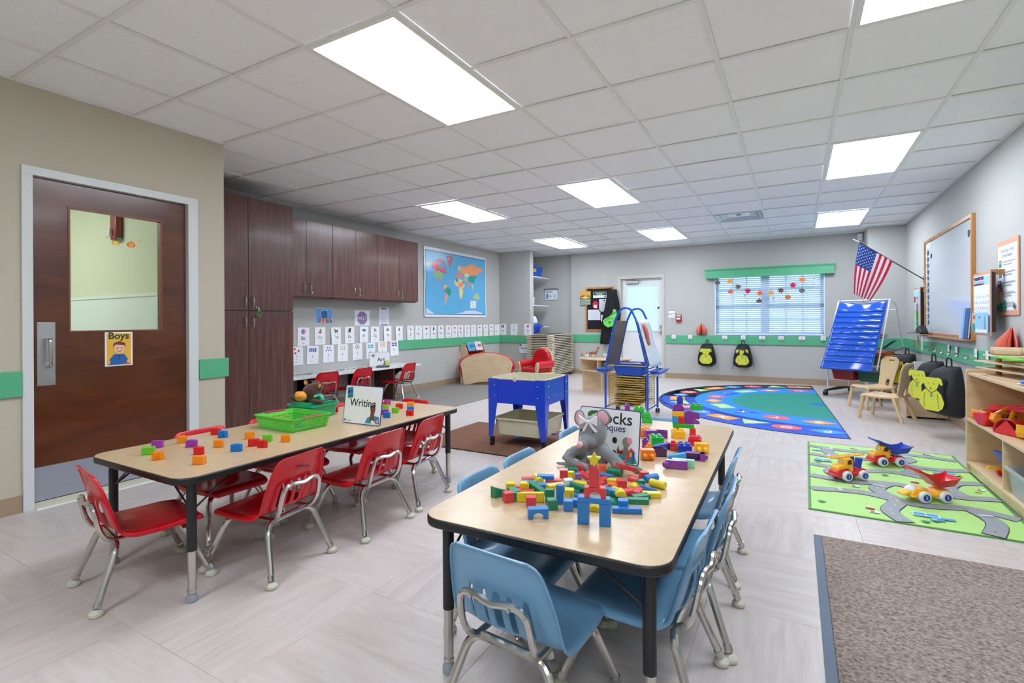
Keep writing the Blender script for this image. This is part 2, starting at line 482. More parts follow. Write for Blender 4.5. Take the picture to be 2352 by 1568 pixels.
# ------------------------------------------------------------ floor of square vinyl tiles with alternating grain
FL = struct(MB().box(-5.42, 1.56, -2.12, 10.1, -0.06, -0.0035).build('floor', M_grout, smooth=0))
FS = 0.595
ftm = {}
def tile_mesh(w_, h_, name, mt, th, cham, down=False):
    key = (round(w_, 3), round(h_, 3), name)
    if key not in ftm:
        b = MB(); a, c = w_/2, h_/2; q = cham
        s = -1 if down else 1
        vs = [(-a,-c,-th*s),(a,-c,-th*s),(a,c,-th*s),(-a,c,-th*s),(-a,-c,-q*s),(a,-c,-q*s),(a,c,-q*s),(-a,c,-q*s),(-a+q,-c+q,0),(a-q,-c+q,0),(a-q,c-q,0),(-a+q,c-q,0)]
        fs = [(8,9,10,11)] + [(i, (i+1) % 4, 4+(i+1) % 4, 4+i) for i in range(4)] + [(4+i, 4+(i+1) % 4, 8+(i+1) % 4, 8+i) for i in range(4)]
        if down: fs = [f[::-1] for f in fs]
        b.add(vs, fs); ftm[key] = b.mesh(name, mt, smooth=0)
    return ftm[key]
x = -1.50 - FS*7; ii = 0
while x < XR:
    y = 0.90 - FS*5; jj = 0
    while y < 9.95:
        x0, x1, y0, y1 = max(x, XL), min(x+FS, XR), max(y, YN), min(y+FS, 9.95)
        if not (x1 <= XW and y1 <= 2.345) and x1-x0 > 0.02 and y1-y0 > 0.02:
            if x0 < XW < x1 and y1 <= 2.345: x0 = XW
            o = None
            g = 0.0008
            turn = (ii + jj) % 2
            w_, h_ = x1-x0-g, y1-y0-g
            me = tile_mesh(h_ if turn else w_, w_ if turn else h_, 'floor_tile', M_floor, 0.003, 0.0007)
            o = bpy.data.objects.new('floor_tile', me); COL.objects.link(o); o.parent = FL
            o.location = ((x0+x1)/2, (y0+y1)/2, 0); o.rotation_euler = (0, 0, R(90) if turn else 0)
        y += FS; jj += 1
    x += FS; ii += 1

# ------------------------------------------------------------ ceiling: tees, tiles, lights
CE = struct(MB().box(-5.42, 1.56, -2.12, 10.1, CZ+0.03, CZ+0.1).build('ceiling', M_white, smooth=0))
lights = [(1, 1, 3), (5, 1, 3), (-2, 6, 8), (1, 6, 8), (5, 6, 8), (-2, 11, 13), (1, 11, 13), (5, 11, 13), (1, -4, -2), (5, -4, -2)]
lit = {(i, j) for i, a, b_ in lights for j in range(a, b_)}
vent = (3, 10)
tb = MB(); tw = 0.012
for i in range(-4, 8):
    X = GX + i*T
    if X < XR: tb.box(X-tw, X+tw, YN if X > XW else 2.345, 9.95, CZ, CZ+0.006)
for j in range(-5, 15):
    Y = GY + j*T
    # a tee stops at a two-tile light fixture and runs on behind it
    segs = []; cur = XL if Y > 2.345 else XW
    for i, a, b_ in lights:
        if a < j < b_: segs.append((GX+i*T, GX+(i+1)*T))
    segs.sort()
    for s0, s1 in segs:
        tb.box(cur, s0, Y-tw, Y+tw, CZ-0.0005, CZ+0.0055); cur = s1
    tb.box(cur, XR, Y-tw, Y+tw, CZ-0.0005, CZ+0.0055)
tb.build('ceiling_grid', M_tee, CE, smooth=0)
# wall angles
ab = MB(); a_ = 0.02
ab.box(XW, XW+a_, YN, 2.36, CZ-0.002, CZ+0.006); ab.box(XL, XL+a_, 2.345, 9.95, CZ-0.002, CZ+0.006); ab.box(XL, XR, YB-a_, YB, CZ-0.002, CZ+0.006)
ab.box(XR-a_, XR, YN, 9.365, CZ-0.002, CZ+0.006); ab.box(0.968, XR, 9.345, 9.365, CZ-0.002, CZ+0.006); ab.box(XL, -4.57, 8.85, 8.87, CZ-0.002, CZ+0.006)
ab.build('wall_angle', M_tee, CE, smooth=0)
for i in range(-5, 7):
    for j in range(-6, 15):
        x0, x1 = max(GX+i*T, XL), min(GX+(i+1)*T, XR)
        y0, y1 = max(GY+j*T, YN), min(GY+(j+1)*T, 9.95)
        if y1 - y0 < 0.03 or x1 - x0 < 0.03 or (i, j) in lit or (i, j) == vent: continue
        if y1 <= 2.4 and x1 <= XW+0.01: continue
        if x0 < XW < x1 and y1 <= 2.4: x0 = XW
        o = bpy.data.objects.new('ceiling_tile', tile_mesh(x1-x0-0.004, y1-y0-0.004, 'ceiling_tile', M_tile, 0.016, 0.004, down=True))
        COL.objects.link(o); o.parent = CE; o.location = ((x0+x1)/2, (y0+y1)/2, CZ+0.0065+0.003*random.random())
lname = ['large ceiling light panel nearest the camera, over the tables', 'ceiling light panel cut by the top edge near the right wall',
         'ceiling light panel beyond the wall cabinets, over the art desk side', 'middle ceiling light panel over the blue easel and sand table',
         'wide ceiling light panel above the road rug, nearest the whiteboard', 'farthest small ceiling light panel, in front of the shelf niche',
         'far ceiling light panel in front of the exit door', 'far ceiling light panel above the flag and pocket chart',
         'ceiling light panel behind the camera over the table side', 'ceiling light panel behind the camera by the right wall']
for n, (i, a, b_) in enumerate(lights):
    X, Y = GX + (i+0.5)*T, GY + (a+b_)/2*T
    t = thing('ceiling_light', lname[n], 'ceiling light', (X, Y, CZ), group='fluorescent ceiling light panels')
    w2, h2 = T/2, T
    MB().box(-w2+0.03, w2-0.03, -h2+0.03, h2-0.03, 0.004, 0.008).build('diffuser', M_lamp, t, smooth=0)
    f = MB()
    for q in ((-w2+0.006, -w2+0.03, -h2+0.006, h2-0.006), (w2-0.03, w2-0.006, -h2+0.006, h2-0.006), (-w2+0.03, w2-0.03, -h2+0.006, -h2+0.03), (-w2+0.03, w2-0.03, h2-0.03, h2-0.006)):
        f.box(q[0], q[1], q[2], q[3], -0.003, 0.012)
    f.build('frame', M_tee, t, smooth=0)
# air vent
t = thing('air_vent', 'square louvred metal air vent in the ceiling before the window', 'air vent', (GX+3.5*T, GY+10.5*T, CZ))
M_vent = mat('vent_metal', '#c9ccce', 0.3, metal=0.6)
for k, (a, z) in enumerate(((0.285, 0.0), (0.22, 0.012), (0.155, 0.024), (0.09, 0.036))):
    f = MB(); p = []
    for (ra, za) in ((a, z-0.004), (a-0.05, z+0.02)):
        p += [(-ra,-ra,za),(ra,-ra,za),(ra,ra,za),(-ra,ra,za)]
    f.add(p, [(i, (i+1) % 4, 4+(i+1) % 4, 4+i) for i in range(4)])
    f.build('louvre', M_vent, t, smooth=0, solid=0.003)
MB().box(-0.03, 0.03, -0.03, 0.03, 0.03, 0.034).build('centre_plate', M_vent, t)
MB().box(-0.29, 0.29, -0.29, 0.29, 0.05, 0.055).build('duct_back', M_black, t)
# sprinkler head + smoke detector at the top left edge
t = thing('sprinkler_head', 'small grey sprinkler head in the ceiling at the upper left corner', 'sprinkler', (-3.62, 0.62, CZ))
MB().lathe([(0.034, 0), (0.034, -0.005), (0.012, -0.008), (0.01, -0.03)], seg=16).build('escutcheon', M_steel, t)
MB().lathe([(0.004, -0.03), (0.02, -0.034), (0.02, -0.037), (0.003, -0.038)], seg=12).build('deflector', M_steel, t)

# ------------------------------------------------------------ door_1: wooden toilet door
d1 = bpy.data.objects.new('door_1', None); COL.objects.link(d1); struct(d1); d1.location = (0, 0, 0)
f = MB(); f.box(-4.055, XW+0.014, 1.147, 1.197, 0, 1.98); f.box(-4.055, XW+0.014, 2.07, 2.139, 0, 1.98); f.box(-4.055, XW+0.014, 1.147, 2.139, 1.98, 2.031)
f.box(-4.01, -3.998, 1.197, 1.212, 0, 1.98); f.box(-4.01, -3.998, 2.055, 2.07, 0, 1.98)
f.build('door_frame', M_frame, d1, bev=0.002, smooth=0)
sx0, sx1 = -3.998, -3.958
f = MB(); f.box(sx0, sx1, 1.201, 1.377, 0.03, 1.976); f.box(sx0, sx1, 1.904, 2.066, 0.03, 1.976); f.box(sx0, sx1, 1.377, 1.904, 0.03, 1.048); f.box(sx0, sx1, 1.377, 1.904, 1.83, 1.976)
f.build('door_leaf', M_doorwood, d1, smooth=0)
f = MB()
for q in ((1.372, 1.384, 1.043, 1.835), (1.897, 1.909, 1.043, 1.835), (1.384, 1.897, 1.043, 1.055), (1.384, 1.897, 1.823, 1.835)):
    f.box(sx0-0.003, sx1+0.004, *q)
f.build('glass_bead', mat('bead_wood', '#7b4326', 0.35), d1, bev=0.0015, smooth=0)
MB().box(-3.980, -3.976, 1.38, 1.90, 1.05, 1.83).build('pane', M_glass, d1, smooth=0)
f = MB().box(sx1, sx1+0.003, 1.207, 2.062, 0.036, 0.238)
for yy in (1.22, 1.42, 1.63, 1.84, 2.05):
    for zz in (0.055, 0.22): f.cyl((sx1+0.003, yy, zz), (sx1+0.005, yy, zz), 0.004, seg=8)
f.build('kick_plate', M_alu, d1, smooth=0)
MB().box(sx1, sx1+0.003, 1.222, 1.308, 0.725, 1.108).build('pull_plate', M_steel, d1, bev=0.001, smooth=0)
MB().tube(fillet([(sx1, 1.268, 1.01), (sx1+0.05, 1.268, 1.01), (sx1+0.05, 1.272, 0.84), (sx1, 1.272, 0.84)], 0.03), 0.009, 10).build('pull_handle', M_chrome, d1)
f = MB(); 
for yy in (1.232, 1.298):
    for zz in (0.735, 0.917, 1.098): f.cyl((sx1+0.003, yy, zz), (sx1+0.005, yy, zz), 0.004, seg=8)
f.build('screw', M_chrome, d1)
f = MB().box(-4.055, -3.90, 1.199, 2.068, 0.0, 0.006); f.prism([(-3.90, 0), (-3.90, 0.006), (-3.885, 0)], 1.199, 2.068, 'xz')
f.build('threshold', mat('threshold_marble', '#dfe0d4', 0.3), d1, smooth=0)
# Boys sign on the door, stickers on the glass, strobe and paper behind
c = Card(0.158, 0.226, '#f4f3ee', 0.001)
c.rect(-0.07, -0.104, 0.07, 0.104, '#e8b43c'); c.text('Boys', 0, 0.082, 0.062, '#20441f', 0.03)
c.poly([(-0.05,-0.104),(-0.055,-0.07),(-0.03,-0.035),(0.03,-0.035),(0.052,-0.07),(0.05,-0.104)], '#1f62a6')
c.rect(-0.062, -0.104, -0.05, -0.075, '#efb08c'); c.rect(0.046, -0.104, 0.058, -0.075, '#efb08c')
c.ell(0.002, 0.005, 0.032, 0.036, '#efb899'); c.poly([(-0.035,0.012),(-0.03,0.04),(0,0.052),(0.035,0.04),(0.038,0.01),(0.028,0.024),(-0.02,0.03)], '#6d3a22')
c.line([(-0.012,-0.012),(0,-0.018),(0.014,-0.012)], 0.003, '#7a3020'); c.ell(-0.01,0.006,0.003,0.004,'#221111'); c.ell(0.013,0.006,0.003,0.004,'#221111')
c.line([(-0.02,-0.036),(0,-0.046),(0.02,-0.036)], 0.004, '#12436f'); c.line([(0,-0.046),(0,-0.08)], 0.002, '#12436f')
c.rect(-0.062,-0.104,-0.0,-0.098,'#2a5fae'); c.rect(0.02,-0.104,0.066,-0.096,'#d8433a')
tag(c.build('boys_sign', (sx1+0.0015, 1.641, 0.928), LW), 'yellow Boys sign with a boy in a blue shirt on the wooden door', 'sign')
def decal(kind, y, z, s, col, lab):
    c = Card(0.001, 0.001, col, 0.0004)
    if kind == 'pumpkin':
        c.ell(0, 0, s, s*0.72, col); c.ell(0, 0, s*0.5, s*0.72, '#f0a040' if col == '#e8761c' else '#f6d254'); c.rect(-s*0.1, s*0.6, s*0.12, s*0.95, '#4a3a1c')
    elif kind == 'leaf': c.poly([(-s,0),(-s*0.3,s*0.4),(s*0.5,s*0.3),(s,0),(s*0.4,-s*0.4),(-s*0.4,-s*0.35)], col)
    else: c.poly(star(s, s*0.5, 5), col)
    tag(c.build('leaf_sticker' if kind != 'pumpkin' else 'pumpkin_sticker', (-3.9745, y, z), LW), lab, 'sticker')
decal('pumpkin', 1.631, 1.638, 0.022, '#e6b923', 'yellow pumpkin sticker on the toilet door glass')
decal('pumpkin', 1.722, 1.638, 0.027, '#e8761c', 'orange pumpkin sticker on the toilet door glass')
decal('leaf', 1.655, 1.672, 0.020, '#1c7a64', 'dark green leaf sticker on the toilet door glass')
decal('leaf', 1.772, 1.672, 0.014, '#dcb62a', 'yellow leaf sticker at the right on the toilet door glass')
decal('star', 1.585, 1.670, 0.009, '#d9c03a', 'tiny yellow star sticker at the left on the toilet door glass')
t = thing('fire_strobe', 'red fire alarm strobe seen through the toilet door glass', 'fire alarm', (-5.42, 2.262, 1.98))
MB().cbox((0, -0.03, 0), (0.13, 0.06, 0.24)).build('housing', mat('alarm_red', '#8e2428', 0.35), t, bev=0.02)
MB().cbox((-0.03, -0.07, -0.05), (0.05, 0.03, 0.07)).build('strobe_lens', mat('strobe_lens', '#e6e6e6', 0.1), t, bev=0.008)
c = Card(0.30, 0.42, '#eef0f0', 0.001)
for k in range(3):
    for q in range(2): c.rect(-0.11+q*0.11, 0.08-k*0.13, -0.05+q*0.11, 0.16-k*0.13, '#5b6068' if (k+q) % 2 else '#9aa0a4')
c.rect(-0.12, -0.01, 0.06, 0.02, '#34433a')
tag(c.build('wash_poster', (-6.62, 2.243, 1.60), 0), 'white hand washing instruction sheet seen through the toilet door', 'poster')

# ------------------------------------------------------------ door_2: exit door with frosted lite
d2 = bpy.data.objects.new('door_2', None); COL.objects.link(d2); struct(d2)
f = MB(); f.box(-3.132, -3.05, YB-0.015, 10.0, 0, 1.93); f.box(-2.245, -2.194, YB-0.015, 10.0, 0, 1.93); f.box(-3.132, -2.194, YB-0.015, 10.0, 1.93, 2.0)
f.box(-3.05, -3.03, YB+0.02, 10.0, 0, 1.93); f.box(-3.05, -2.23, YB+0.02, 10.0, 1.905, 1.93)
f.build('door_frame', mat('frame_beige', '#c3c1b8', 0.45), d2, bev=0.003, smooth=0)
DY = 9.92
M_dl = mat('exit_door_enamel', '#dcdfe0', 0.35)
f = MB(); f.box(-3.03, -2.955, DY, DY+0.045, 0.01, 1.905); f.box(-2.315, -2.245, DY, DY+0.045, 0.01, 1.905); f.box(-2.955, -2.315, DY, DY+0.045, 0.01, 0.905); f.box(-2.955, -2.315, DY, DY+0.045, 1.795, 1.905)
f.build('door_leaf', M_dl, d2, smooth=0)
f = MB()
for q in ((-2.975, -2.945, 0.885, 1.815), (-2.325, -2.295, 0.885, 1.815), (-2.945, -2.325, 0.885, 0.915), (-2.945, -2.325, 1.785, 1.815)): f.box(q[0], q[1], DY-0.012, DY+0.05, q[2], q[3])
f.build('lite_frame', M_dl, d2, bev=0.003, smooth=0)
MB().box(-2.95, -2.32, DY+0.018, DY+0.024, 0.91, 1.79).build('pane', M_glass, d2, smooth=0)
MB().box(-2.944, -2.326, DY-0.004, DY-0.001, 0.916, 1.784).build('shade', M_shade, d2, smooth=0)
f = MB().cbox((-2.82, DY-0.03, 1.865), (0.24, 0.055, 0.06)); f.build('door_closer', M_steel, d2, bev=0.006)
MB().tube([(-2.86, DY-0.03, 1.90), (-2.66, DY-0.09, 1.925), (-2.47, DY-0.01, 1.925)], 0.009, 6, flat=0.5).build('closer_arm', M_steel, d2)
f = MB().cyl((-2.268, DY, 0.875), (-2.268, DY-0.02, 0.875), 0.03); f.tube(fillet([(-2.268, DY-0.01, 0.875), (-2.268, DY-0.055, 0.875), (-2.39, DY-0.055, 0.872)], 0.02), 0.009, 8); f.build('lever_handle', M_steel, d2)
MB().cyl((-2.268, DY, 0.985), (-2.268, DY-0.025, 0.985), 0.027).build('deadbolt', M_steel, d2)
MB().cyl((-2.32, DY, 1.35), (-2.32, DY-0.02, 1.35), 0.02).build('door_viewer', M_black, d2)
MB().box(-3.03, -2.245, YB, 10.0, 0, 0.012).build('threshold', M_steel, d2, smooth=0)

# ------------------------------------------------------------ window_1 with blinds, valance
w1 = bpy.data.objects.new('window_1', None); COL.objects.link(w1); struct(w1)
M_wf = mat('window_vinyl', '#dfe9f2', 0.4)
f = MB()
WX0, WX1, WZ0, WZ1 = -1.275, 0.415, 0.845, 1.96
f.box(WX0, WX0+0.05, 9.93, 9.99, WZ0, WZ1); f.box(WX1-0.05, WX1, 9.93, 9.99, WZ0, WZ1); f.box(WX0, WX1, 9.93, 9.99, WZ0, WZ0+0.05); f.box(WX0, WX1, 9.93, 9.99, WZ1-0.05, WZ1)
f.box(-0.535, -0.40, 9.92, 9.99, WZ0, WZ1); f.box(WX0, WX1, 9.93, 9.985, 1.315, 1.375)
f.build('window_frame', M_wf, w1, bev=0.003, smooth=0)
for (a, b_) in ((WX0+0.05, -0.535), (-0.40, WX1-0.05)):
    for (z0, z1) in ((WZ0+0.05, 1.315), (1.375, WZ1-0.05)):
        MB().box(a, b_, 9.955, 9.959, z0, z1).build('pane', M_glass, w1, smooth=0)
        f = MB()
        for k in (1, 2):
            x = a + (b_-a)*k/3; f.box(x-0.01, x+0.01, 9.948, 9.967, z0, z1)
        zc = (z0+z1)/2; f.box(a, b_, 9.947, 9.968, zc-0.01, zc+0.01)
        f.build('muntin', M_wf, w1, smooth=0)
MB().box(WX0-0.015, WX1+0.015, YB-0.012, YB+0.06, WZ0-0.012, WZ0+0.004).build('window_sill', M_wf, w1, smooth=0)
f = MB()
for q in ((WX0-0.014, WX0+0.002), (WX1-0.002, WX1+0.014)): f.box(q[0], q[1], YB-0.012, YB+0.05, WZ0, WZ1)
f.build('window_casing', M_wf, w1, smooth=0)
bl = thing('window_blind', 'white horizontal slat blind covering the far window', 'blind', (-0.43, YB+0.035, 1.95))
sm = None
for k in range(29):
    z = -0.075 - k*0.0355
    if sm is None:
        b = MB(); n = 4; a = R(34)
        vs = []; wd = 0.046
        for sx in (-0.835, 0.835):
            for q in range(n+1):
                u = (q/n-0.5)*wd; h_ = 0.004*(1-(2*q/n-1)**2)
                vs.append((sx, -u*math.cos(a), u*math.sin(a) + h_))
        b.add(vs, [(q, q+1, n+2+q, n+1+q) for q in range(n)])
        sm = b.mesh('slat', M_slat)
    o = bpy.data.objects.new('slat', sm); COL.objects.link(o); o.parent = bl; o.location = (0, 0, z)
MB().cbox((0, 0, -0.03), (1.67, 0.05, 0.05)).build('headrail', M_slat, bl)
MB().cbox((0, 0, -1.095), (1.67, 0.03, 0.014)).build('bottom_rail', M_slat, bl)
f = MB()
for x in (-0.62, -0.2, 0.2, 0.62):
    for y in (-0.022, 0.022): f.cyl((x, y, -1.09), (x, y, -0.05), 0.0012, seg=5)
f.build('ladder_cord', M_slat, bl)
va = thing('window_valance', 'green painted wooden valance box above the far window', 'valance', (-0.437, YB, 1.862))
f = MB(); f.box(-1.0, 1.0, -0.10, -0.085, 0, 0.15); f.box(-1.0, -0.985, -0.085, 0, 0, 0.15); f.box(0.985, 1.0, -0.085, 0, 0, 0.15); f.build('fascia', M_green, va, bev=0.002, smooth=0)
MB().box(-1.015, 1.015, -0.115, 0, 0.15, 0.168).build('cap', M_green, va, bev=0.004, smooth=0)
MB().box(-1.008, 1.008, -0.108, -0.085, 0.132, 0.15).build('crown_strip', mat('green_dark_edge', '#4a9c73', 0.4), va, bev=0.003, smooth=0)
# ------------------------------------------------------------ cabinets
M_caba = mat('cabinet_interior_dark', '#1c1210', 0.7)
tc_ = thing('storage_cabinet', 'tall walnut laminate storage cabinet with four doors beside the toilet door wall', 'cabinet', (-4.65, 2.36, 0))
MB().box(-0.64, -0.02, 0.0, 1.145, 0.0, 2.33).build('carcass', M_walnut, tc_, smooth=0)
def bow(y, z, h=0.105, x=0.0):
    pts = [(x, y, z-h/2), (x+0.02, y+0.003, z-h/2+0.012), (x+0.028, y+0.004, z), (x+0.02, y+0.003, z+h/2-0.012), (x, y, z+h/2)]
    return MB().tube(fillet(pts, 0.02), 0.0045, 8)
for (y0, y1, z0, z1, hy, hz, lk) in ((0.0, 0.647, 1.222, 2.325, 0.608, 1.302, 0), (0.652, 1.150, 1.222, 2.325, 0.688, 1.305, 1), (0.0, 0.647, 0.09, 1.212, 0.608, 1.104, 0), (0.652, 1.150, 0.09, 1.212, 0.688, 1.10, 1)):
    dd = MB().box(-0.02, 0, y0, y1, z0, z1).build('cabinet_door', M_walnut, tc_, bev=0.0015, smooth=0)
    bow(hy, hz).build('handle', M_steel, dd)
    if lk: MB().cyl((0, 0.728, z0+0.028 if z0 > 1 else z1-0.045), (0.006, 0.728, z0+0.028 if z0 > 1 else z1-0.045), 0.009).build('lock', M_chrome, dd)
kr = thing('key_ring', 'green coiled key ring hanging from the tall cabinet lock', 'key ring', (-4.63, 3.10, 1.235))
MB().tube([(0.012, 0.02*math.cos(a), -0.045+0.026*math.sin(a)) for a in [2*PI*k/16 for k in range(16)]], 0.006, 6, closed=True).build('wrist_coil', ink('#3f9a4a'), kr)
MB().cbox((0.006, 0, 0.0), (0.003, 0.012, 0.035)).build('key', M_steel, kr)
uc = [(3.51, 4.317), (4.317, 5.073), (5.073, 5.927)]
ul = ['walnut wall cabinet pair of doors next to the tall cabinet', 'walnut wall cabinet in the middle of the wall cabinet row', 'walnut wall cabinet at the far end beside the world map']
useam = [3.931, 4.69, 5.505]
for k, (y0, y1) in enumerate(uc):
    t = thing('wall_cabinet', ul[k], 'cabinet', (-4.97, y0, 1.40), group='walnut wall cabinets over the desk')
    L = y1-y0; s = useam[k]-y0
    b = MB().box(-0.33, -0.02, 0.0, L-0.0015, 0.0, 0.895); b.build('carcass', M_walnut, t, smooth=0)
    b = MB().box(-0.32, -0.03, 0.02, L-0.02, -0.012, 0.0); b.build('light_rail', M_walnut, t, smooth=0)
    for q, (a, c) in enumerate(((0.0015, s-0.0015), (s+0.0015, L-0.003))):
        dd = MB().box(-0.02, 0, a, c, 0.004, 0.893).build('cabinet_door', M_walnut, t, bev=0.0015, smooth=0)
        bow((c-0.037) if q == 0 else (a+0.04), 0.105).build('handle', M_steel, dd)
        if q: MB().cyl((0, a+0.075, 0.05), (0.006, a+0.075, 0.05), 0.011).build('lock', M_chrome, dd)
# ------------------------------------------------------------ art desk along the wall
M_lam = mat('white_laminate', '#dcdfe0', 0.3, noise=(5, 0.02))
dk = thing('wall_desk', 'long white wall-mounted desk top on dark brackets under the cabinets', 'desk', (XL, 3.51, 0.455))
MB().box(0.0, 0.46, 0.0, 2.32, 0.0, 0.025).build('desk_top', M_lam, dk, bev=0.004)
for y in (0.55, 1.35, 1.98):
    f = MB().box(0.0, 0.38, y-0.02, y+0.02, -0.06, 0.0); f.prism([(0, -0.06), (0, -0.32), (0.34, -0.06)], y-0.012, y+0.012, 'xz')
    f.build('bracket', M_caba, dk, smooth=0)
MB().box(0.0, 0.36, 1.83, 1.87, -0.445, 0).build('support_panel', M_walnut, dk, smooth=0)
# items on the desk
cc = mat('crayon_cluster', '#8d8f92', 0.5)
for k in range(26):
    y = 3.60 + k*0.043 if k < 14 else 4.55 + (k-14)*0.06; x = -5.14 + 0.03*math.sin(k*2.1) + 0.02*(k % 3)
    o = MB().cyl((0, -0.045, 0.0045), (0, 0.045, 0.0045), 0.004, seg=6)
    o.cyl((0, 0.045, 0.0045), (0, 0.058, 0.0045), 0.004, 0.0008, seg=6)
    o = o.build('pencil', ink(['#7d8084', '#b9bbbe', '#4c4f55', '#a8a6a0'][k % 4]), None, (x, y, 0.48), (0, 0, R(-60+k*37 % 120)))
    tag(o, 'grey pencil lying loose in the scatter along the wall desk', 'pencil', 'pencils scattered on the white desk')
def stand_sign(name, lab, loc, rz, w_, h_, draw, r=0.012, border='#2c3a86', lean=-0.16):
    t = thing(name, lab, 'sign', loc, rz)
    c = Card(w_, h_, border, 0.003, r); c.poly(rrect(w_-0.008, h_-0.008, max(r-0.003, 0.002)), '#e9edef'); draw(c)
    c.build('sign_panel', (0, 0, h_/2*math.cos(lean)+0.002), 0, t, rot=(lean, 0, 0))
    b = MB(); a = R(62)
    b.add([(-w_*0.15, 0.004, 0.004), (w_*0.15, 0.004, 0.004), (w_*0.15, 0.05, 0.0), (-w_*0.15, 0.05, 0.0), (-w_*0.12, -lean*h_*0.55+0.004, h_*0.55), (w_*0.12, -lean*h_*0.55+0.004, h_*0.55)],
          [(0,1,2,3), (3,2,5,4)])
    b.build('stand', mat('clear_stand', '#c9ced1', 0.15, alpha=0.6), t, solid=0.002, smooth=0)
    return t
def dr_art(c):
    c.text('Art', 0.02, 0.0, 0.075, '#1d2326', 0.01)
    for a in (-40, -20, 10, 30):
        c.line([(-0.11, 0.055), (-0.11+0.05*math.cos(R(a)), 0.055+0.04*math.sin(R(a)))], 0.006, '#23303a')
    c.poly([(0.04,-0.09),(0.065,-0.02),(0.12,-0.03),(0.13,-0.09)], '#3a8fbd'); c.poly([(0.075,-0.085),(0.08,-0.02),(0.12,-0.015),(0.14,-0.06),(0.12,-0.09)], '#d7d046'); c.poly([(0.04,-0.095),(0.06,-0.05),(0.07,-0.095)], '#2a56a5')
stand_sign('art_sign', 'small Art sign standing on the white desk by the number cards', (-5.02, 5.16, 0.48), R(50), 0.285, 0.205, dr_art, 0.003)
bk = thing('book_stack', 'two thin dark books lying flat in front of the Art sign', 'books', (-4.93, 5.13, 0.48), R(40))
MB().cbox((0, 0, 0.008), (0.17, 0.11, 0.016)).build('lower_book', ink('#3d3f42'), bk, bev=0.002)
MB().cbox((0.005, 0, 0.023), (0.16, 0.105, 0.012), rot=(0, 0, 0.1)).build('upper_book', ink('#8d8a80'), bk, bev=0.002)

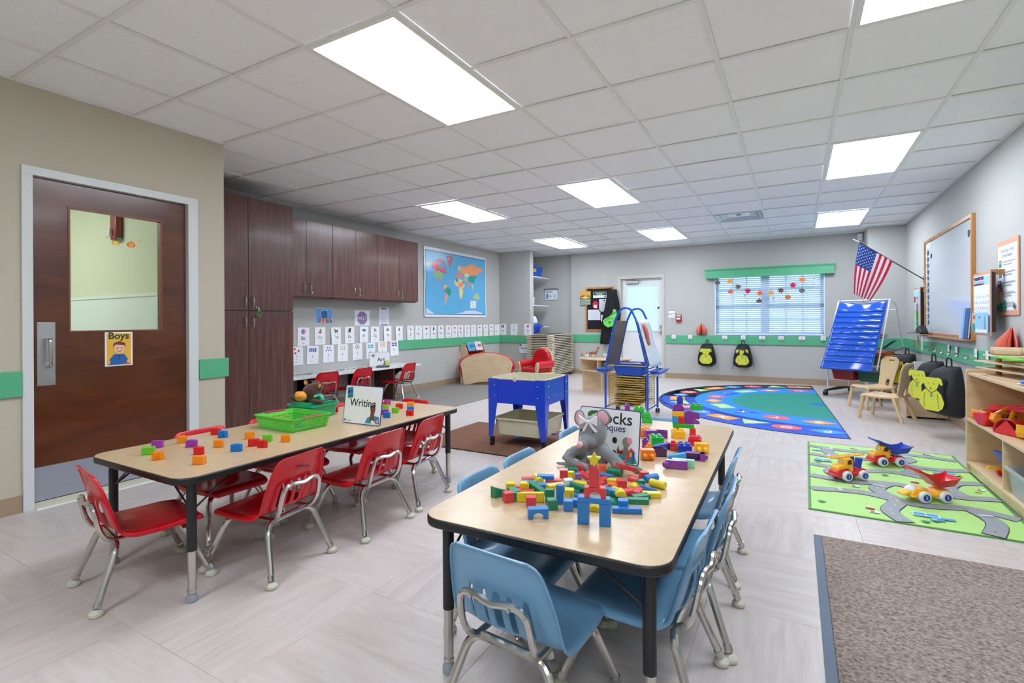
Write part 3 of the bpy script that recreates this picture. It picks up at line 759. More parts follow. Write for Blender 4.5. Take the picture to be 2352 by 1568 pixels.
# ------------------------------------------------------------ school chairs
M_red = mat('red_shell_plastic', '#c80d1e', 0.27, coat=0.3, spec=0.4)
M_blue = mat('blue_shell_plastic', '#6b9bbd', 0.33, coat=0.2, spec=0.4)
M_glide = mat('chair_glide_offwhite', '#c4c1b2', 0.5, noise=(60, 0.25))
def catmull(ps, n):
    out = []
    for i in range(len(ps)-1):
        p0 = ps[max(i-1, 0)]; p1 = ps[i]; p2 = ps[i+1]; p3 = ps[min(i+2, len(ps)-1)]
        for k in range(n):
            t = k/n
            out.append(tuple(0.5*((2*b) + (-a+c)*t + (2*a-5*b+4*c-d)*t*t + (-a+3*b-3*c+d)*t**3) for a, b, c, d in zip(p0, p1, p2, p3)))
    out.append(tuple(ps[-1])); return out
def make_school_chair(name, lab, M_shell):
    t = thing(name, lab, 'chair')
    # profile rows: y, z, half width, dish
    rows = [(0.174, 0.238, 0.120, 0.0), (0.171, 0.254, 0.140, 0.0), (0.155, 0.266, 0.152, 0.002), (0.10, 0.269, 0.164, 0.006), (0.03, 0.264, 0.170, 0.009), (-0.05, 0.262, 0.172, 0.012),
            (-0.10, 0.266, 0.173, 0.016), (-0.138, 0.285, 0.173, 0.022), (-0.158, 0.32, 0.172, 0.028), (-0.172, 0.365, 0.168, 0.03), (-0.186, 0.42, 0.159, 0.028), (-0.197, 0.47, 0.148, 0.022), (-0.203, 0.500, 0.136, 0.012), (-0.207, 0.512, 0.118, 0.006), (-0.2095, 0.5155, 0.108, 0.002), (-0.214, 0.514, 0.103, 0.0)]
    P = catmull(rows, 3); nv = len(P)-1; nu = 30
    def fn(u, v):
        j = round(v*nv); y, z, hw, dish = P[j]; s = u*2-1; q = abs(s)
        e = dish*(q**2.4); back = y < -0.12
        rib = 0.011*(0.5-0.5*math.cos(s*PI*8/1.1)) if (0.29 < z < 0.39 and back and q < 0.55) else 0
        fl = 0.020*max(0, (q-0.92)/0.08)*min(1, max(0.1, min(v/0.16, (1-v)/0.3)))
        x = hw*math.copysign(min(q, 0.95)/0.95, s) if s else 0
        if back: return (x, y + e - rib - fl, z)
        return (x, y, z + e - fl*1.2)
    slots = lambda i, j: (0.295 < P[j][1] < 0.385 and P[j][0] < -0.14 and i in (7, 11, 14, 15, 18, 22))
    b = MB().grid(fn, nu, nv, skip=slots)
    sh = b.build('seat_shell', M_shell, t, solid=0.0055, sub=1, smooth=60)
    # two bolts on the seat
    f = MB()
    for x in (-0.09, 0.09): f.cyl((x, 0.06, 0.2595), (x, 0.06, 0.2625), 0.006, seg=10)
    f.build('bolt', M_black, t)
    rt = 0.0095
    # chrome loop on the back
    lp = [(-0.098, -0.14, 0.243), (-0.106, -0.165, 0.262), (-0.111, -0.183, 0.30), (-0.108, -0.194, 0.35), (-0.101, -0.199, 0.377), (-0.082, -0.201, 0.392), (-0.045, -0.204, 0.394), (0, -0.208, 0.388), (0.045, -0.204, 0.394), (0.082, -0.201, 0.392), (0.101, -0.199, 0.377), (0.108, -0.194, 0.35), (0.111, -0.183, 0.30), (0.106, -0.165, 0.262), (0.098, -0.14, 0.243)]
    MB().tube([Vector(q_) for q_ in catmull(lp, 5)], 0.0098, 8).build('back_frame', M_chrome, t)
    f = MB()
    for x in (-0.06, 0.06): f.cyl((x, -0.205, 0.391), (x, -0.217, 0.391), 0.005, seg=8)
    f.build('rivet', M_steel, t)
    # under-seat rails
    for x in (-0.098, 0.098): MB().tube([(x, -0.14, 0.243), (x, 0.10, 0.243)], 0.009, 8).build('seat_rail', M_chrome, t)
    zt = 0.238
    for sx in (-1, 1):
        for sy, fy, ty in ((-1, -0.205, -0.128), (1, 0.185, 0.095)):
            pts = [(0, ty, zt), (sx*0.125, ty, zt), (sx*0.176, fy, 0.028)]
            lg = MB().tube(fillet(pts, 0.055, 6), 0.0125, 10).build('leg', M_chrome, t)
            g = MB().lathe([(0.006, 0.0), (0.021, 0.001), (0.0245, 0.007), (0.0235, 0.015), (0.016, 0.023), (0.009, 0.027)], (0, 0, 0), 14)
            g.build('foot_glide', M_glide, lg, loc=(sx*0.178, fy*1.015, 0))
            d = Vector((sx*0.051, fy-ty, -0.214)).normalized()
            e = Vector((sx*0.176, fy, 0.028))
            MB().cyl(e - d*0.022, e - d*0.002, 0.0142, seg=10).build('collar', M_chrome, lg)
    return t
CR = make_school_chair('school_chair', 'red chair at the near end of the writing table, back towards the camera', M_red)
def lookat(x, y, rz): return (x, y, 0), R(rz)
def put(x, y, rz, lab, grp, first=None, swap=None):
    o = first if first is not None else copy_tree(CR, None, swap)
    return place(o, lab, (x, y, 0), R(rz), grp)
RG = 'red chairs around the writing table'
put(-2.43, 1.105, -9.5, 'red chair at the near end of the writing table, by the toilet door', RG, CR)
put(-2.12, 1.464, 98, 'red chair with a black scuff on its back, aisle side of the writing table', RG)
put(-2.09, 1.990, 92.5, 'middle red chair on the aisle side of the writing table', RG)
put(-2.14, 2.42, 98, 'farthest red chair on the aisle side of the writing table', RG)
put(-2.645, 1.56, -90, 'red chair nearest the door on the wall side of the writing table, mostly under it', RG)
put(-2.64, 1.97, -92, 'middle red chair pushed under the wall side of the writing table', RG)
put(-2.65, 2.47, -88, 'far red chair pushed under the wall side of the writing table', RG)
put(-2.485, 2.715, 178, 'red chair at the far end of the writing table, its back edge just showing', RG)
AG = 'red chairs at the wall desk'
for q in ((-4.90, 4.03, 84, 'red chair at the wall desk nearest the tall cabinet, behind the horse plush'), (-4.91, 4.57, 90, 'middle red chair at the wall desk, behind the Writing sign'),
          (-4.88, 5.38, 98, 'red chair standing clear at the far end of the wall desk')):
    put(*q, AG).location.z = 0.010
BS = {'red_shell_plastic': 'blue_shell_plastic'}
BG = 'blue chairs around the blocks table'
put(-0.655, 1.28, -5, 'blue chair nearest the camera with its slotted back to us at the blocks table', BG, None, BS)
put(-0.425, 1.55, 88, 'blue chair at the near right corner of the blocks table', BG, None, BS)
put(-0.40, 1.925, 91, 'middle blue chair on the right side of the blocks table', BG, None, BS)
put(-0.43, 2.42, 90, 'farthest blue chair on the right side of the blocks table', BG, None, BS)
put(-0.865, 1.62, -90, 'blue chair on the left side of the blocks table nearest the camera', BG, None, BS)
put(-0.865, 1.95, -90, 'middle blue chair on the left side of the blocks table, top of its back showing', BG, None, BS)
put(-0.865, 2.51, -88, 'blue chair on the left side of the blocks table beside the sand table leg', BG, None, BS)
put(-0.68, 2.84, 181, 'blue chair at the far end of the blocks table, behind the bricks', BG, None, BS)
# black scuff on one chair back
sc_ = MB()
for a_, b_ in (((-0.02, 0.455), (0.045, 0.47)), ((0.0, 0.475), (0.035, 0.452)), ((-0.045, 0.45), (-0.018, 0.456))):
    sc_.add([(-a_[0], -0.1995-(a_[1]-0.45)*0.15-0.0035, a_[1]), (-b_[0], -0.1995-(b_[1]-0.45)*0.15-0.0035, b_[1]), (-b_[0], -0.1995-(b_[1]-0.45)*0.15-0.0035, b_[1]-0.0035), (-a_[0], -0.1995-(a_[1]-0.45)*0.15-0.0035, a_[1]-0.0035)], [(0, 1, 2, 3)])
sc_.build('scuff_mark', M_black, bpy.data.objects['school_chair.001'], smooth=0)

# ------------------------------------------------------------ activity tables
M_legb = mat('table_leg_black', '#16181a', 0.35)
M_foot = mat('table_foot_grey', '#8d979c', 0.45)
def activity_table(lab, cx, cy, rz, W, L, zt):
    t = thing('activity_table', lab, 'table', (cx, cy, 0), R(rz))
    MB().prism(rrect(W, L, 0.075, 8), zt-0.03, zt-0.0008, 'xy').build('edge_band', M_black, t, bev=0.006)
    MB().prism(rrect(W-0.006, L-0.006, 0.073, 8), zt-0.003, zt, 'xy').build('table_top', M_maple, t, smooth=0)
    for sx in (-1, 1):
        for sy in (-1, 1):
            x, y = sx*(W/2-0.062), sy*(L/2-0.075)
            lg = MB().cyl((x, y, zt-0.03), (x, y, 0.20), 0.018, seg=16).build('leg', M_legb, t)
            MB().cyl((x, y, 0.20), (x, y, 0.035), 0.0155, seg=16).build('leg_extension', M_chrome, lg)
            MB().cyl((x, y, 0.048), (x, y, 0.036), 0.0175, seg=16).build('collar', M_chrome, lg)
            MB().lathe([(0.014, 0.0), (0.02, 0.002), (0.0205, 0.018), (0.016, 0.026), (0.012, 0.036)], (x, y, 0), 16).build('foot_glide', M_foot, lg)
            f = MB(); f.cyl((x, y, zt-0.15), (x-sx*0.17, y, zt-0.035), 0.0042, seg=6); f.cyl((x, y, zt-0.15), (x, y-sy*0.17, zt-0.035), 0.0042, seg=6)
            f.build('brace', M_legb, lg)
    return t
activity_table('long maple-topped writing table with black edge, letter blocks and baskets on it', -2.4025, 1.945, 0, 0.765, 1.83, 0.505)
activity_table('long maple-topped table with black edge covered in wooden blocks and plastic bricks', -0.655, 2.115, 1.0, 0.75, 1.82, 0.505)

# ------------------------------------------------------------ floor mats, rugs, carpet
M_carp = ramp_mat('grey_loop_carpet', [(0.3, '#6f6a66'), (0.55, '#8a8580'), (0.8, '#a09b96')], nscale=160, detail=3, rough=1.0, bump=0.6)
M_mat1 = ramp_mat('brown_door_mat', [(0.3, '#54392b'), (0.55, '#80594380'[:7]), (0.8, '#9a735b')], nscale=130, detail=4, rough=1.0, bump=0.6)
M_mat2 = ramp_mat('taupe_floor_mat', [(0.33, '#4d413b'), (0.47, '#86776f'), (0.6, '#a39389'), (0.8, '#b9aba2')], scale=(1, 1.6, 1), nscale=75, detail=5, rough=1.0, bump=0.9, wrough=0.7)
M_rub = mat('rubber_edge_blue_grey', '#5b6a7c', 0.6)
tag(MB().box(XL+0.01, -3.84, 3.6, 8.45, 0, 0.010).build('carpet', M_carp, bev=0.003), 'grey carpet piece under the sofa and desk along the left wall', 'carpet')
def floor_mat(lab, x0, x1, y0, y1, mt, bw, edge):
    t = thing('floor_mat', lab, 'mat', ((x0+x1)/2, (y0+y1)/2, 0)); a, b = (x1-x0)/2, (y1-y0)/2
    MB().box(-a, a, -b, b, 0, 0.003).build('rubber_edge', edge, t, smooth=0)
    MB().box(-a+bw, a-bw, -b+bw*0.35, b-bw*0.35, 0.003, 0.009).build('pile', mt, t, bev=0.003)
floor_mat('brown entrance mat on the floor under the blue sand table', -3.03, -1.50, 3.525, 4.60, M_mat1, 0.02, M_black)
floor_mat('large taupe mat with a blue-grey rubber edge on the floor at the lower right', 0.075, 1.30, 1.16, 2.99, M_mat2, 0.034, M_rub)
FR = (R(-90), 0, 0)
# road rug
rr_ = Card(1.0, 1.86, '#4f8c3f', 0.006)
rr_.step = 0.0002
G1 = '#a9d67c'
rr_.rect(-0.485, -0.915, 0.485, 0.915, G1)
rdc = '#8f959c'
def road(pts, w_=0.085):
    pp = [tuple(p) for p in catmull(pts, 5)]
    rr_.line(pp, w_+0.008, '#3f4a45'); roads.append((pp, w_))
roads = []
random.seed(3)
road([(-0.485, 0.76), (-0.2, 0.70), (0.1, 0.80), (0.485, 0.74)]); road([(-0.485, 0.46), (-0.25, 0.42), (0.0, 0.50), (0.25, 0.38), (0.485, 0.44)])
road([(-0.485, 0.13), (-0.2, 0.08), (0.02, 0.16), (0.3, 0.06), (0.485, 0.12)]); road([(-0.485, -0.2), (-0.25, -0.24), (0.0, -0.16), (0.25, -0.28), (0.485, -0.22)])
road([(-0.485, -0.52), (-0.2, -0.46), (0.05, -0.56), (0.3, -0.5), (0.485, -0.58)]); road([(-0.33, 0.74), (-0.36, 0.6), (-0.28, 0.42)]); road([(0.12, 0.80), (0.18, 0.6), (0.1, 0.46), (0.16, 0.3), (0.08, 0.14)])
road([(-0.3, 0.1), (-0.36, -0.05), (-0.28, -0.22)]); road([(0.34, 0.05), (0.28, -0.1), (0.33, -0.27)]); road([(-0.05, -0.18), (-0.12, -0.35), (-0.04, -0.54), (-0.1, -0.75), (-0.05, -0.915)]); road([(0.3, -0.5), (0.36, -0.7), (0.3, -0.915)])
for pp, w_ in roads: rr_.line(pp, w_, rdc)
for pp, w_ in roads:
    for k in range(2, len(pp)-2, 2):
        a, b = pp[k], pp[k+1]; rr_.line([a, ((a[0]+b[0])/2, (a[1]+b[1])/2)], 0.005, '#d9dc8a', same=True)
rr_.lay()
for k in range(70):
    x, z = random.uniform(-0.45, 0.45), random.uniform(-0.88, 0.88)
    if min(math.hypot(x-p[0], z-p[1]) for pp, w_ in roads for p in pp) < 0.075: continue
    q = k % 7
    if q in (0, 1, 2): rr_.poly([(x+0.022*math.cos(a)*(1+0.25*math.sin(3*a)), z+0.014*math.sin(a)) for a in [2*PI*i/9 for i in range(9)]], '#2f8f5a', same=True); rr_.rect(x-0.002, z-0.022, x+0.002, z-0.012, '#5d4426', same=True)
    elif q == 3: rr_.rect(x-0.03, z-0.016, x+0.03, z+0.016, '#3f8fcf', same=True); rr_.rect(x-0.026, z-0.012, x-0.002, z+0.012, '#8fd0ef')
    elif q == 4: rr_.rect(x-0.022, z-0.014, x+0.022, z+0.012, '#c8423a', same=True); rr_.poly([(x-0.026, z+0.012), (x, z+0.028), (x+0.026, z+0.012)], '#e9e4d8', same=True)
    elif q == 5: rr_.rect(x-0.024, z-0.016, x+0.024, z+0.016, '#e2e6ea', same=True); rr_.rect(x-0.018, z-0.01, x+0.0, z+0.01, '#7d4a3a')
    else: rr_.ell(x, z, 0.02, 0.012, '#e0b040', 10, same=True)
rr_.ell(0.34, 0.27, 0.075, 0.05, '#2c4f3c'); rr_.ell(0.34, 0.27, 0.07, 0.045, G1); rr_.ell(0.335, 0.27, 0.055, 0.037, '#2f9bdc'); rr_.ell(0.335, 0.27, 0.035, 0.02, '#7cc6f0')
for (x, z) in ((0.06, -0.75), (-0.4, 0.26)):
    rr_.rect(x-0.06, z-0.03, x+0.06, z+0.03, '#dff0fb'); rr_.rect(x-0.055, z-0.025, x+0.055, z+0.025, '#3b93d6'); rr_.rect(x-0.002, z-0.025, x+0.002, z+0.025, '#dff0fb'); rr_.rect(x-0.04, z-0.015, x+0.04, z-0.012, '#dff0fb')
for pp, w_ in roads:
    a, b = pp[3], pp[4]; ang = math.atan2(b[1]-a[1], b[0]-a[0])
    for s in (-0.03, -0.018, -0.006, 0.006, 0.018, 0.03):
        cx, cy = a[0]-math.sin(ang)*s, a[1]+math.cos(ang)*s
        rr_.line([(cx-0.012*math.cos(ang), cy-0.012*math.sin(ang)), (cx+0.012*math.cos(ang), cy+0.012*math.sin(ang))], 0.006, '#eef1f2', same=True)
tag(rr_.build('road_rug', (0.575, 4.30, 0.006), 0, None, rot=(R(-90), 0, R(-0.9))), 'green town-map play rug with grey roads beneath the toy trucks', 'rug')
# half-round alphabet rug
Rr = 2.06
hc = Card(0.01, 0.01, '#1546a8', 0.002)
hc.step = 0.0005
def halfd(r, c, th0=90, th1=270, n=40):
    hc.poly([(r*math.cos(R(th0+(th1-th0)*k/n)), r*math.sin(R(th0+(th1-th0)*k/n))) for k in range(n+1)], c)
M_rugb = 1
halfd(Rr, '#10254a'); 
def halfin(r, c, inset=0.0):
    n = 44; hc.poly([(min(r*math.cos(R(90+180*k/n)), -inset), r*math.sin(R(90+180*k/n))*(1)) for k in range(n+1)], c)
halfin(Rr-0.02, '#0a4fd0', 0.012); halfin(Rr-0.48, '#0f82e8', 0.012); halfin(Rr-0.95, '#0b8a7a', 0.012)
hc.ell(-0.10, 0.02, 0.10, 0.06, '#0a4fd0')
L1 = 'ABCDEFGHIJKLMNOP'; L2 = 'QRSTUVWXYZ'
cols_ = ['#f39a2e', '#a8d97c', '#ee5a5e', '#2a9df0']
def shape(kind, x, z, s, ang, c):
    if kind == 0: p = [(-s*1.25, -s*0.72), (s*1.25, -s*0.72), (s*1.25, s*0.72), (-s*1.25, s*0.72)]
    elif kind == 1: p = [(-s*1.2, -s*0.8), (s*1.2, -s*0.8), (0, s)]
    elif kind == 2: p = circ(s*1.05, 20, 0, 0, s*0.85)
    else: p = [(-s*1.3, 0), (0, -s*0.85), (s*1.3, 0), (0, s*0.85)]
    ca, sa = math.cos(ang), math.sin(ang)
    hc.poly([(x+a*ca-b*sa, z+a*sa+b*ca) for a, b in p], c, same=True)
hc.lay()
spots_ = []
for k, ch in enumerate(L1):
    th = R(90 + 180*(k+0.55)/len(L1)); rad = Rr-0.25; spots_.append((rad*math.cos(th), rad*math.sin(th), th-PI/2, ch, k % 4, cols_[k % 4]))
for k, ch in enumerate(L2):
    th = R(90 + 180*(k+0.55)/len(L2)); rad = Rr-0.72; spots_.append((rad*math.cos(th), rad*math.sin(th), th-PI/2, ch, (k+2) % 4, ['#ee5a5e', '#f39a2e', '#a8d97c', '#0a4fd0'][k % 4]))
for x, z, a, ch, kd, c_ in spots_: shape(kd, x, z, 0.135, a, c_)
hc.lay()
for x, z, a, ch, kd, c_ in spots_:
    vs, fs = text_geo(ch, 0.012); s_ = 0.15; ca, sa = math.cos(a), math.sin(a)
    hc.mb.add([(x + (p*ca-q*sa)*s_, -hc.step*hc.k, z + (p*sa+q*ca)*s_) for p, q in vs], fs, hc.mi('#f2f6fa'))
tag(hc.build('alphabet_rug', (0.335, 7.59, 0.004), 0, None, rot=(R(-90), 0, R(2.9))), 'half-round blue and green alphabet rug with coloured letter shapes', 'rug')
o = MB().prism([(Rr*math.cos(R(90+180*k/44)), Rr*math.sin(R(90+180*k/44))) for k in range(45)], 0, 0.005, 'xy').build('rug_backing', ink('#10254a'), bpy.data.objects['alphabet_rug'], rot=(R(90), 0, 0))
o.location = (0, 0.004, 0)
# ------------------------------------------------------------ alphabet cards
def pic(c, k, x, z, s):
    """little picture at the top of a card"""
    P = c.poly
    def at(pts): return [(x+a*s, z+b*s) for a, b in pts]
    if k == 'ball': c.ell(x, z, s, s*1.02, '#2f5fb4'); P(at([(-0.6,-0.8),(-0.25,-0.98),(0.2,0),(-0.25,0.98),(-0.6,0.8),(-0.2,0)]), '#e05aa6'); c.ell(x+s*0.45, z, s*0.42, s*0.8, '#ee74bd')
    elif k == 'cat': P(at([(-0.6,-1),(0.7,-1),(0.8,-0.2),(0.5,0.3),(0.8,1),(0.3,0.8),(-0.05,1),(-0.05,0.3),(-0.5,-0.1)]), '#b06a2c'); P(at([(-1.1,-0.3),(-0.9,-0.4),(-0.5,-0.9),(-0.6,-1)]), '#9a5820')
    elif k == 'dog': P(at([(-1,0.9),(-0.5,1),(-0.4,0.4),(0.6,0.35),(1,0.9),(0.9,0.2),(0.8,-1),(0.5,-1),(0.4,-0.3),(-0.2,-0.3),(-0.3,-1),(-0.6,-1),(-0.6,0.3),(-1.1,0.5)]), '#3a1f1c')
    elif k == 'box': P(at([(-0.8,-0.3),(-0.4,1),(1,1),(0.7,-0.3)]), '#3f4448'); P(at([(-1,-0.9),(-0.8,-0.3),(0.7,-0.3),(0.9,-0.8)]), '#6a6f74')
    elif k == 'fish': c.ell(x+s*0.2, z, s, s*0.65, '#1c7fa0'); P(at([(-0.6,0),(-1.3,0.6),(-1.1,0),(-1.3,-0.6)]), '#1c7fa0'); c.ell(x+s*0.7, z+s*0.15, s*0.08, s*0.1, '#ffffff')
    elif k == 'goat': P(at([(-0.9,1),(-0.5,0.9),(-0.3,0.3),(0.7,0.3),(0.8,-1),(0.5,-1),(0.45,-0.2),(-0.2,-0.2),(-0.2,-1),(-0.5,-1),(-0.6,0.4),(-1,0.6)]), '#4a4f52')
    elif k == 'hat': c.ell(x, z-s*0.3, s*1.1, s*0.25, '#55595b'); P(at([(-0.5,-0.2),(-0.3,0.7),(0.4,0.7),(0.6,-0.2)]), '#7a7d7e')
    elif k == 'drop': P(at([(0,1.1),(0.4,0),(0.3,-0.8),(-0.3,-0.8),(-0.4,0)]), '#1f2a2c')
    elif k == 'dots': c.ell(x-s*0.4, z+s*0.5, s*0.35, s*0.35, '#2d3338'); c.ell(x+s*0.4, z-s*0.3, s*0.45, s*0.4, '#2d3338')
    elif k == 'pale': c.ell(x, z, s*0.6, s*0.9, '#b7bcc0'); c.ell(x, z+0.2*s, s*0.3, s*0.4, '#d6d9db')
    elif k == 'melon': P(at([(-1,0.4),(1,0.4),(0.6,-0.3),(0,-0.5),(-0.6,-0.3)]), '#c23340'); P(at([(-1.05,0.4),(-1,0.55),(1,0.55),(1.05,0.4)]), '#2f6a3a')
    elif k == 'mitten': P(at([(-0.2,1),(0.5,0.9),(0.3,0.4),(0.8,0.5),(0.6,-0.4),(0.9,-0.9),(-0.9,-0.9),(-0.4,-0.3),(-0.5,0.4)]), '#1f2f5e')
    elif k == 'net': P(at([(-0.9,0.8),(-0.6,0.9),(0.2,0.2),(0.9,0.1),(0.3,-0.9),(-0.3,-0.2)]), '#a0613a'); c.line(at([(-1,-0.5),(0.9,0.8)]), s*0.16, '#5a5048')
    elif k == 'crab': P(at([(-0.2,1),(0.4,0.9),(0.5,0.1),(0.1,-1),(-0.6,-0.8),(-0.3,0)]), '#cf4a55')
    elif k == 'pig': P(at([(-1,0.6),(0.9,0.7),(1,0.1),(0.6,0.0),(0.6,-0.8),(0.3,-0.8),(0.2,-0.1),(-0.5,-0.1),(-0.5,-0.8),(-0.8,-0.8),(-0.8,0.1)]), '#d66a78')
    elif k == 'queen': c.ell(x, z+s*0.7, s*0.3, s*0.35, '#23262c'); P(at([(-0.2,0.4),(0.2,0.4),(0.6,-0.9),(-0.6,-0.9)]), '#2a2228'); c.ell(x, z-0.1*s, s*0.18, s*0.2, '#c04a50')
    elif k == 'rabbit': P(at([(-0.6,1),(-0.1,0.1),(0.5,1),(0.3,-0.2),(0.1,-1),(-0.4,-0.8),(-0.3,0)]), '#34383a')
    elif k == 'hill': P(at([(-0.9,-0.3),(-0.4,0.5),(0.2,0.5),(0.9,-0.3)]), '#3a3d40')
    elif k == 'feather': P(at([(0.6,1),(0.7,0.4),(-0.1,-0.6),(-0.5,-0.9),(-0.3,0.1)]), '#2b3a3e')
    elif k == 'van': P(at([(-0.9,0.3),(0.9,0.3),(0.9,-0.3),(-0.9,-0.3)]), '#3a8f8a'); c.ell(x-0.5*s, z-0.4*s, 0.25*s, 0.25*s, '#24333a'); c.ell(x+0.5*s, z-0.4*s, 0.25*s, 0.25*s, '#24333a')
    elif k == 'wave': c.line(at([(0.4,1),(-0.4,0.2),(0.3,-0.3),(-0.4,-0.8)]), s*0.2, '#6a8f9c')
    elif k == 'xray': P(at([(-1.1,-0.8),(1.1,-0.8),(1.1,0.9),(-1.1,0.9)]), '#2b3f4a'); P(at([(-0.7,-0.4),(0.7,-0.4),(0.7,0.5),(-0.7,0.5)]), '#8fa6b2')
    elif k == 'yarn': P(at([(-0.3,1.0),(0.8,0.5),(0.8,0.2),(-0.2,0.5)]), '#3a4248'); c.ell(x-s*0.1, z-s*0.7, s*0.3, s*0.25, '#8a8f92')
    elif k == 'zip': P(at([(-0.9,0.8),(-0.4,0.9),(-0.1,0.2),(0.4,1),(0.9,0.8),(0.5,-0.9),(-0.5,-0.7)]), '#b8323c')
alpha = [('Bb', 4.139, 'ball', 'ball', 'pink and blue ball'), ('Cc', 4.39, 'cat', 'cat', 'brown cat'), ('Dd', 4.645, 'dog', 'dog', 'dark dog'), ('Ee', 4.879, 'box', 'egg', 'grey box'), ('Ff', 5.137, 'fish', 'fish', 'blue fish'),
         ('Gg', 5.356, 'goat', 'goat', 'grey goat'), ('Hh', 5.61, 'hat', 'hat', 'hat'), ('Ii', 5.86, 'drop', 'insect', 'dark insect'), ('Jj', 6.12, 'dots', 'jam', 'dark jar shapes'), ('Kk', 6.319, 'pale', 'kite', 'pale kite'), ('Ll', 6.517, 'melon', 'lime', 'red slice'),
         ('Mm', 6.70, 'mitten', 'mitten', 'navy mitten'), ('Nn', 6.902, 'net', 'net', 'brown net'), ('Oo', 7.125, 'crab', 'octopus', 'red octopus'), ('Pp', 7.306, 'pig', 'pig', 'pink pig'), ('Qq', 7.487, 'queen', 'queen', 'dark queen'),
         ('Rr', 7.695, 'rabbit', 'rabbit', 'black rabbit'), ('Ss', 7.904, 'pale', 'sun', 'pale sun'), ('Tt', 8.122, 'hill', 'tent', 'dark tent'), ('Uu', 8.333, 'feather', 'up', 'dark feather'), ('Vv', 8.543, 'van', 'van', 'teal van'), ('Ww', 8.757, 'wave', 'wave', 'grey wave')]
WHC = '#eceff2'
def alpha_card(le, k, w_):
    b_ = random.choice([0.0, 0.006, 0.01]); s_ = random.choice([-1, 1])
    c = Card(0.165, 0.226, WHC, 0.0012, nx=3, nz=3, bend=lambda x, z: -b_*((x*s_+0.08)/0.16)**2*(1.0 if z < 0 else 0.4))
    pic(c, k, 0, 0.062, 0.031); c.text(le, 0, -0.02, 0.062, '#3a3f45'); c.text(w_, 0, -0.078, 0.024, '#888d93')
    return c
random.seed(11)
for le, y, k, w_, d_ in alpha:
    tag(alpha_card(le, k, w_).build('alphabet_card', (XL+0.004, y, 0.925 + random.uniform(-0.003, 0.003)), LW + 0, rot=(0, R(random.uniform(-2, 2)), LW)), 'white %s alphabet card with a %s on the left wall' % (le, d_), 'card', 'alphabet cards along the wall')
for le, x, k, w_, d_ in (('Xx', -5.222, 'xray', 'x-ray', 'dark x-ray picture'), ('Yy', -4.955, 'yarn', 'yarn', 'yarn picture'), ('Zz', -4.642, 'zip', 'zipper', 'red zipper')):
    tag(alpha_card(le, k, w_).build('alphabet_card', (x, 8.866, 0.938), 0), 'white %s alphabet card with a %s on the short wall' % (le, d_), 'card', 'alphabet cards along the wall')
nums = [(4.042, 3, 'circ', '#c8324a', 'red circles'), (4.272, 4, 'rect', '#2346a6', 'blue bars'), (4.518, 5, 'tri', '#3a3f9c', 'indigo triangles'), (4.753, 6, 'sq', '#c6c93e', 'yellow-green squares'),
        (5.014, 7, 'heart', '#b33a63', 'crimson hearts'), (5.264, 8, 'sq', '#3aa9bd', 'teal squares'), (5.499, 9, 'sq', '#e0974a', 'orange squares'), (5.75, 10, 'sq', '#6a3a86', 'purple squares')]
words = {3: 'three', 4: 'four', 5: 'five', 6: 'six', 7: 'seven', 8: 'eight', 9: 'nine', 10: 'ten'}
for y, n, k, col, d_ in nums:
    c = Card(0.165, 0.228, WHC, 0.0012, nx=3, nz=3, bend=lambda x, z: -0.012*((x+0.08)/0.16)**2)
    pos = {3: [(-0.025, 0.085), (0.025, 0.06), (-0.02, 0.035)], 4: [(-0.04+0.027*i, 0.06) for i in range(4)], 5: [(-0.014, 0.08), (0.018, 0.08), (-0.03, 0.045), (0.002, 0.045), (0.034, 0.045)], 6: [(-0.03+0.03*(i % 3), 0.08-0.035*(i//3)) for i in range(6)],
           7: [(-0.015, 0.09), (0.015, 0.09), (-0.03, 0.065), (0, 0.065), (0.03, 0.065), (-0.015, 0.04), (0.015, 0.04)], 8: [(-0.04+0.026*(i % 4), 0.075-0.028*(i//4)) for i in range(8)], 9: [(-0.03+0.03*(i % 3), 0.09-0.026*(i//3)) for i in range(9)], 10: [(-0.045+0.022*(i % 5), 0.075-0.032*(i//5)) for i in range(10)]}[n]
    c.lay()
    for px_, pz_ in pos:
        if k == 'circ': c.ell(px_, pz_, 0.014, 0.014, col, 12, same=True)
        elif k == 'rect': c.rect(px_-0.009, pz_-0.024, px_+0.009, pz_+0.024, col, same=True)
        elif k == 'tri': c.poly([(px_-0.012, pz_-0.011), (px_+0.012, pz_-0.011), (px_, pz_+0.012)], col, same=True)
        elif k == 'heart': c.poly([(px_, pz_-0.011), (px_+0.011, pz_+0.004), (px_+0.006, pz_+0.01), (px_, pz_+0.005), (px_-0.006, pz_+0.01), (px_-0.011, pz_+0.004)], col, same=True)
        else: c.rect(px_-0.0095, pz_-0.0105, px_+0.0095, pz_+0.0105, col, same=True)
    c.text(str(n), 0, -0.022, 0.06, '#3a3f45'); c.text(words[n], 0, -0.078, 0.024, '#888d93')
    tag(c.build('number_card', (XL+0.004, y, 0.692 + (0.012 if n > 8 else 0)), 0, rot=(0, R(random.uniform(-2, 2)), LW)), 'white number %d card with %s on the wall above the desk' % (n, d_), 'card', 'number cards above the desk')
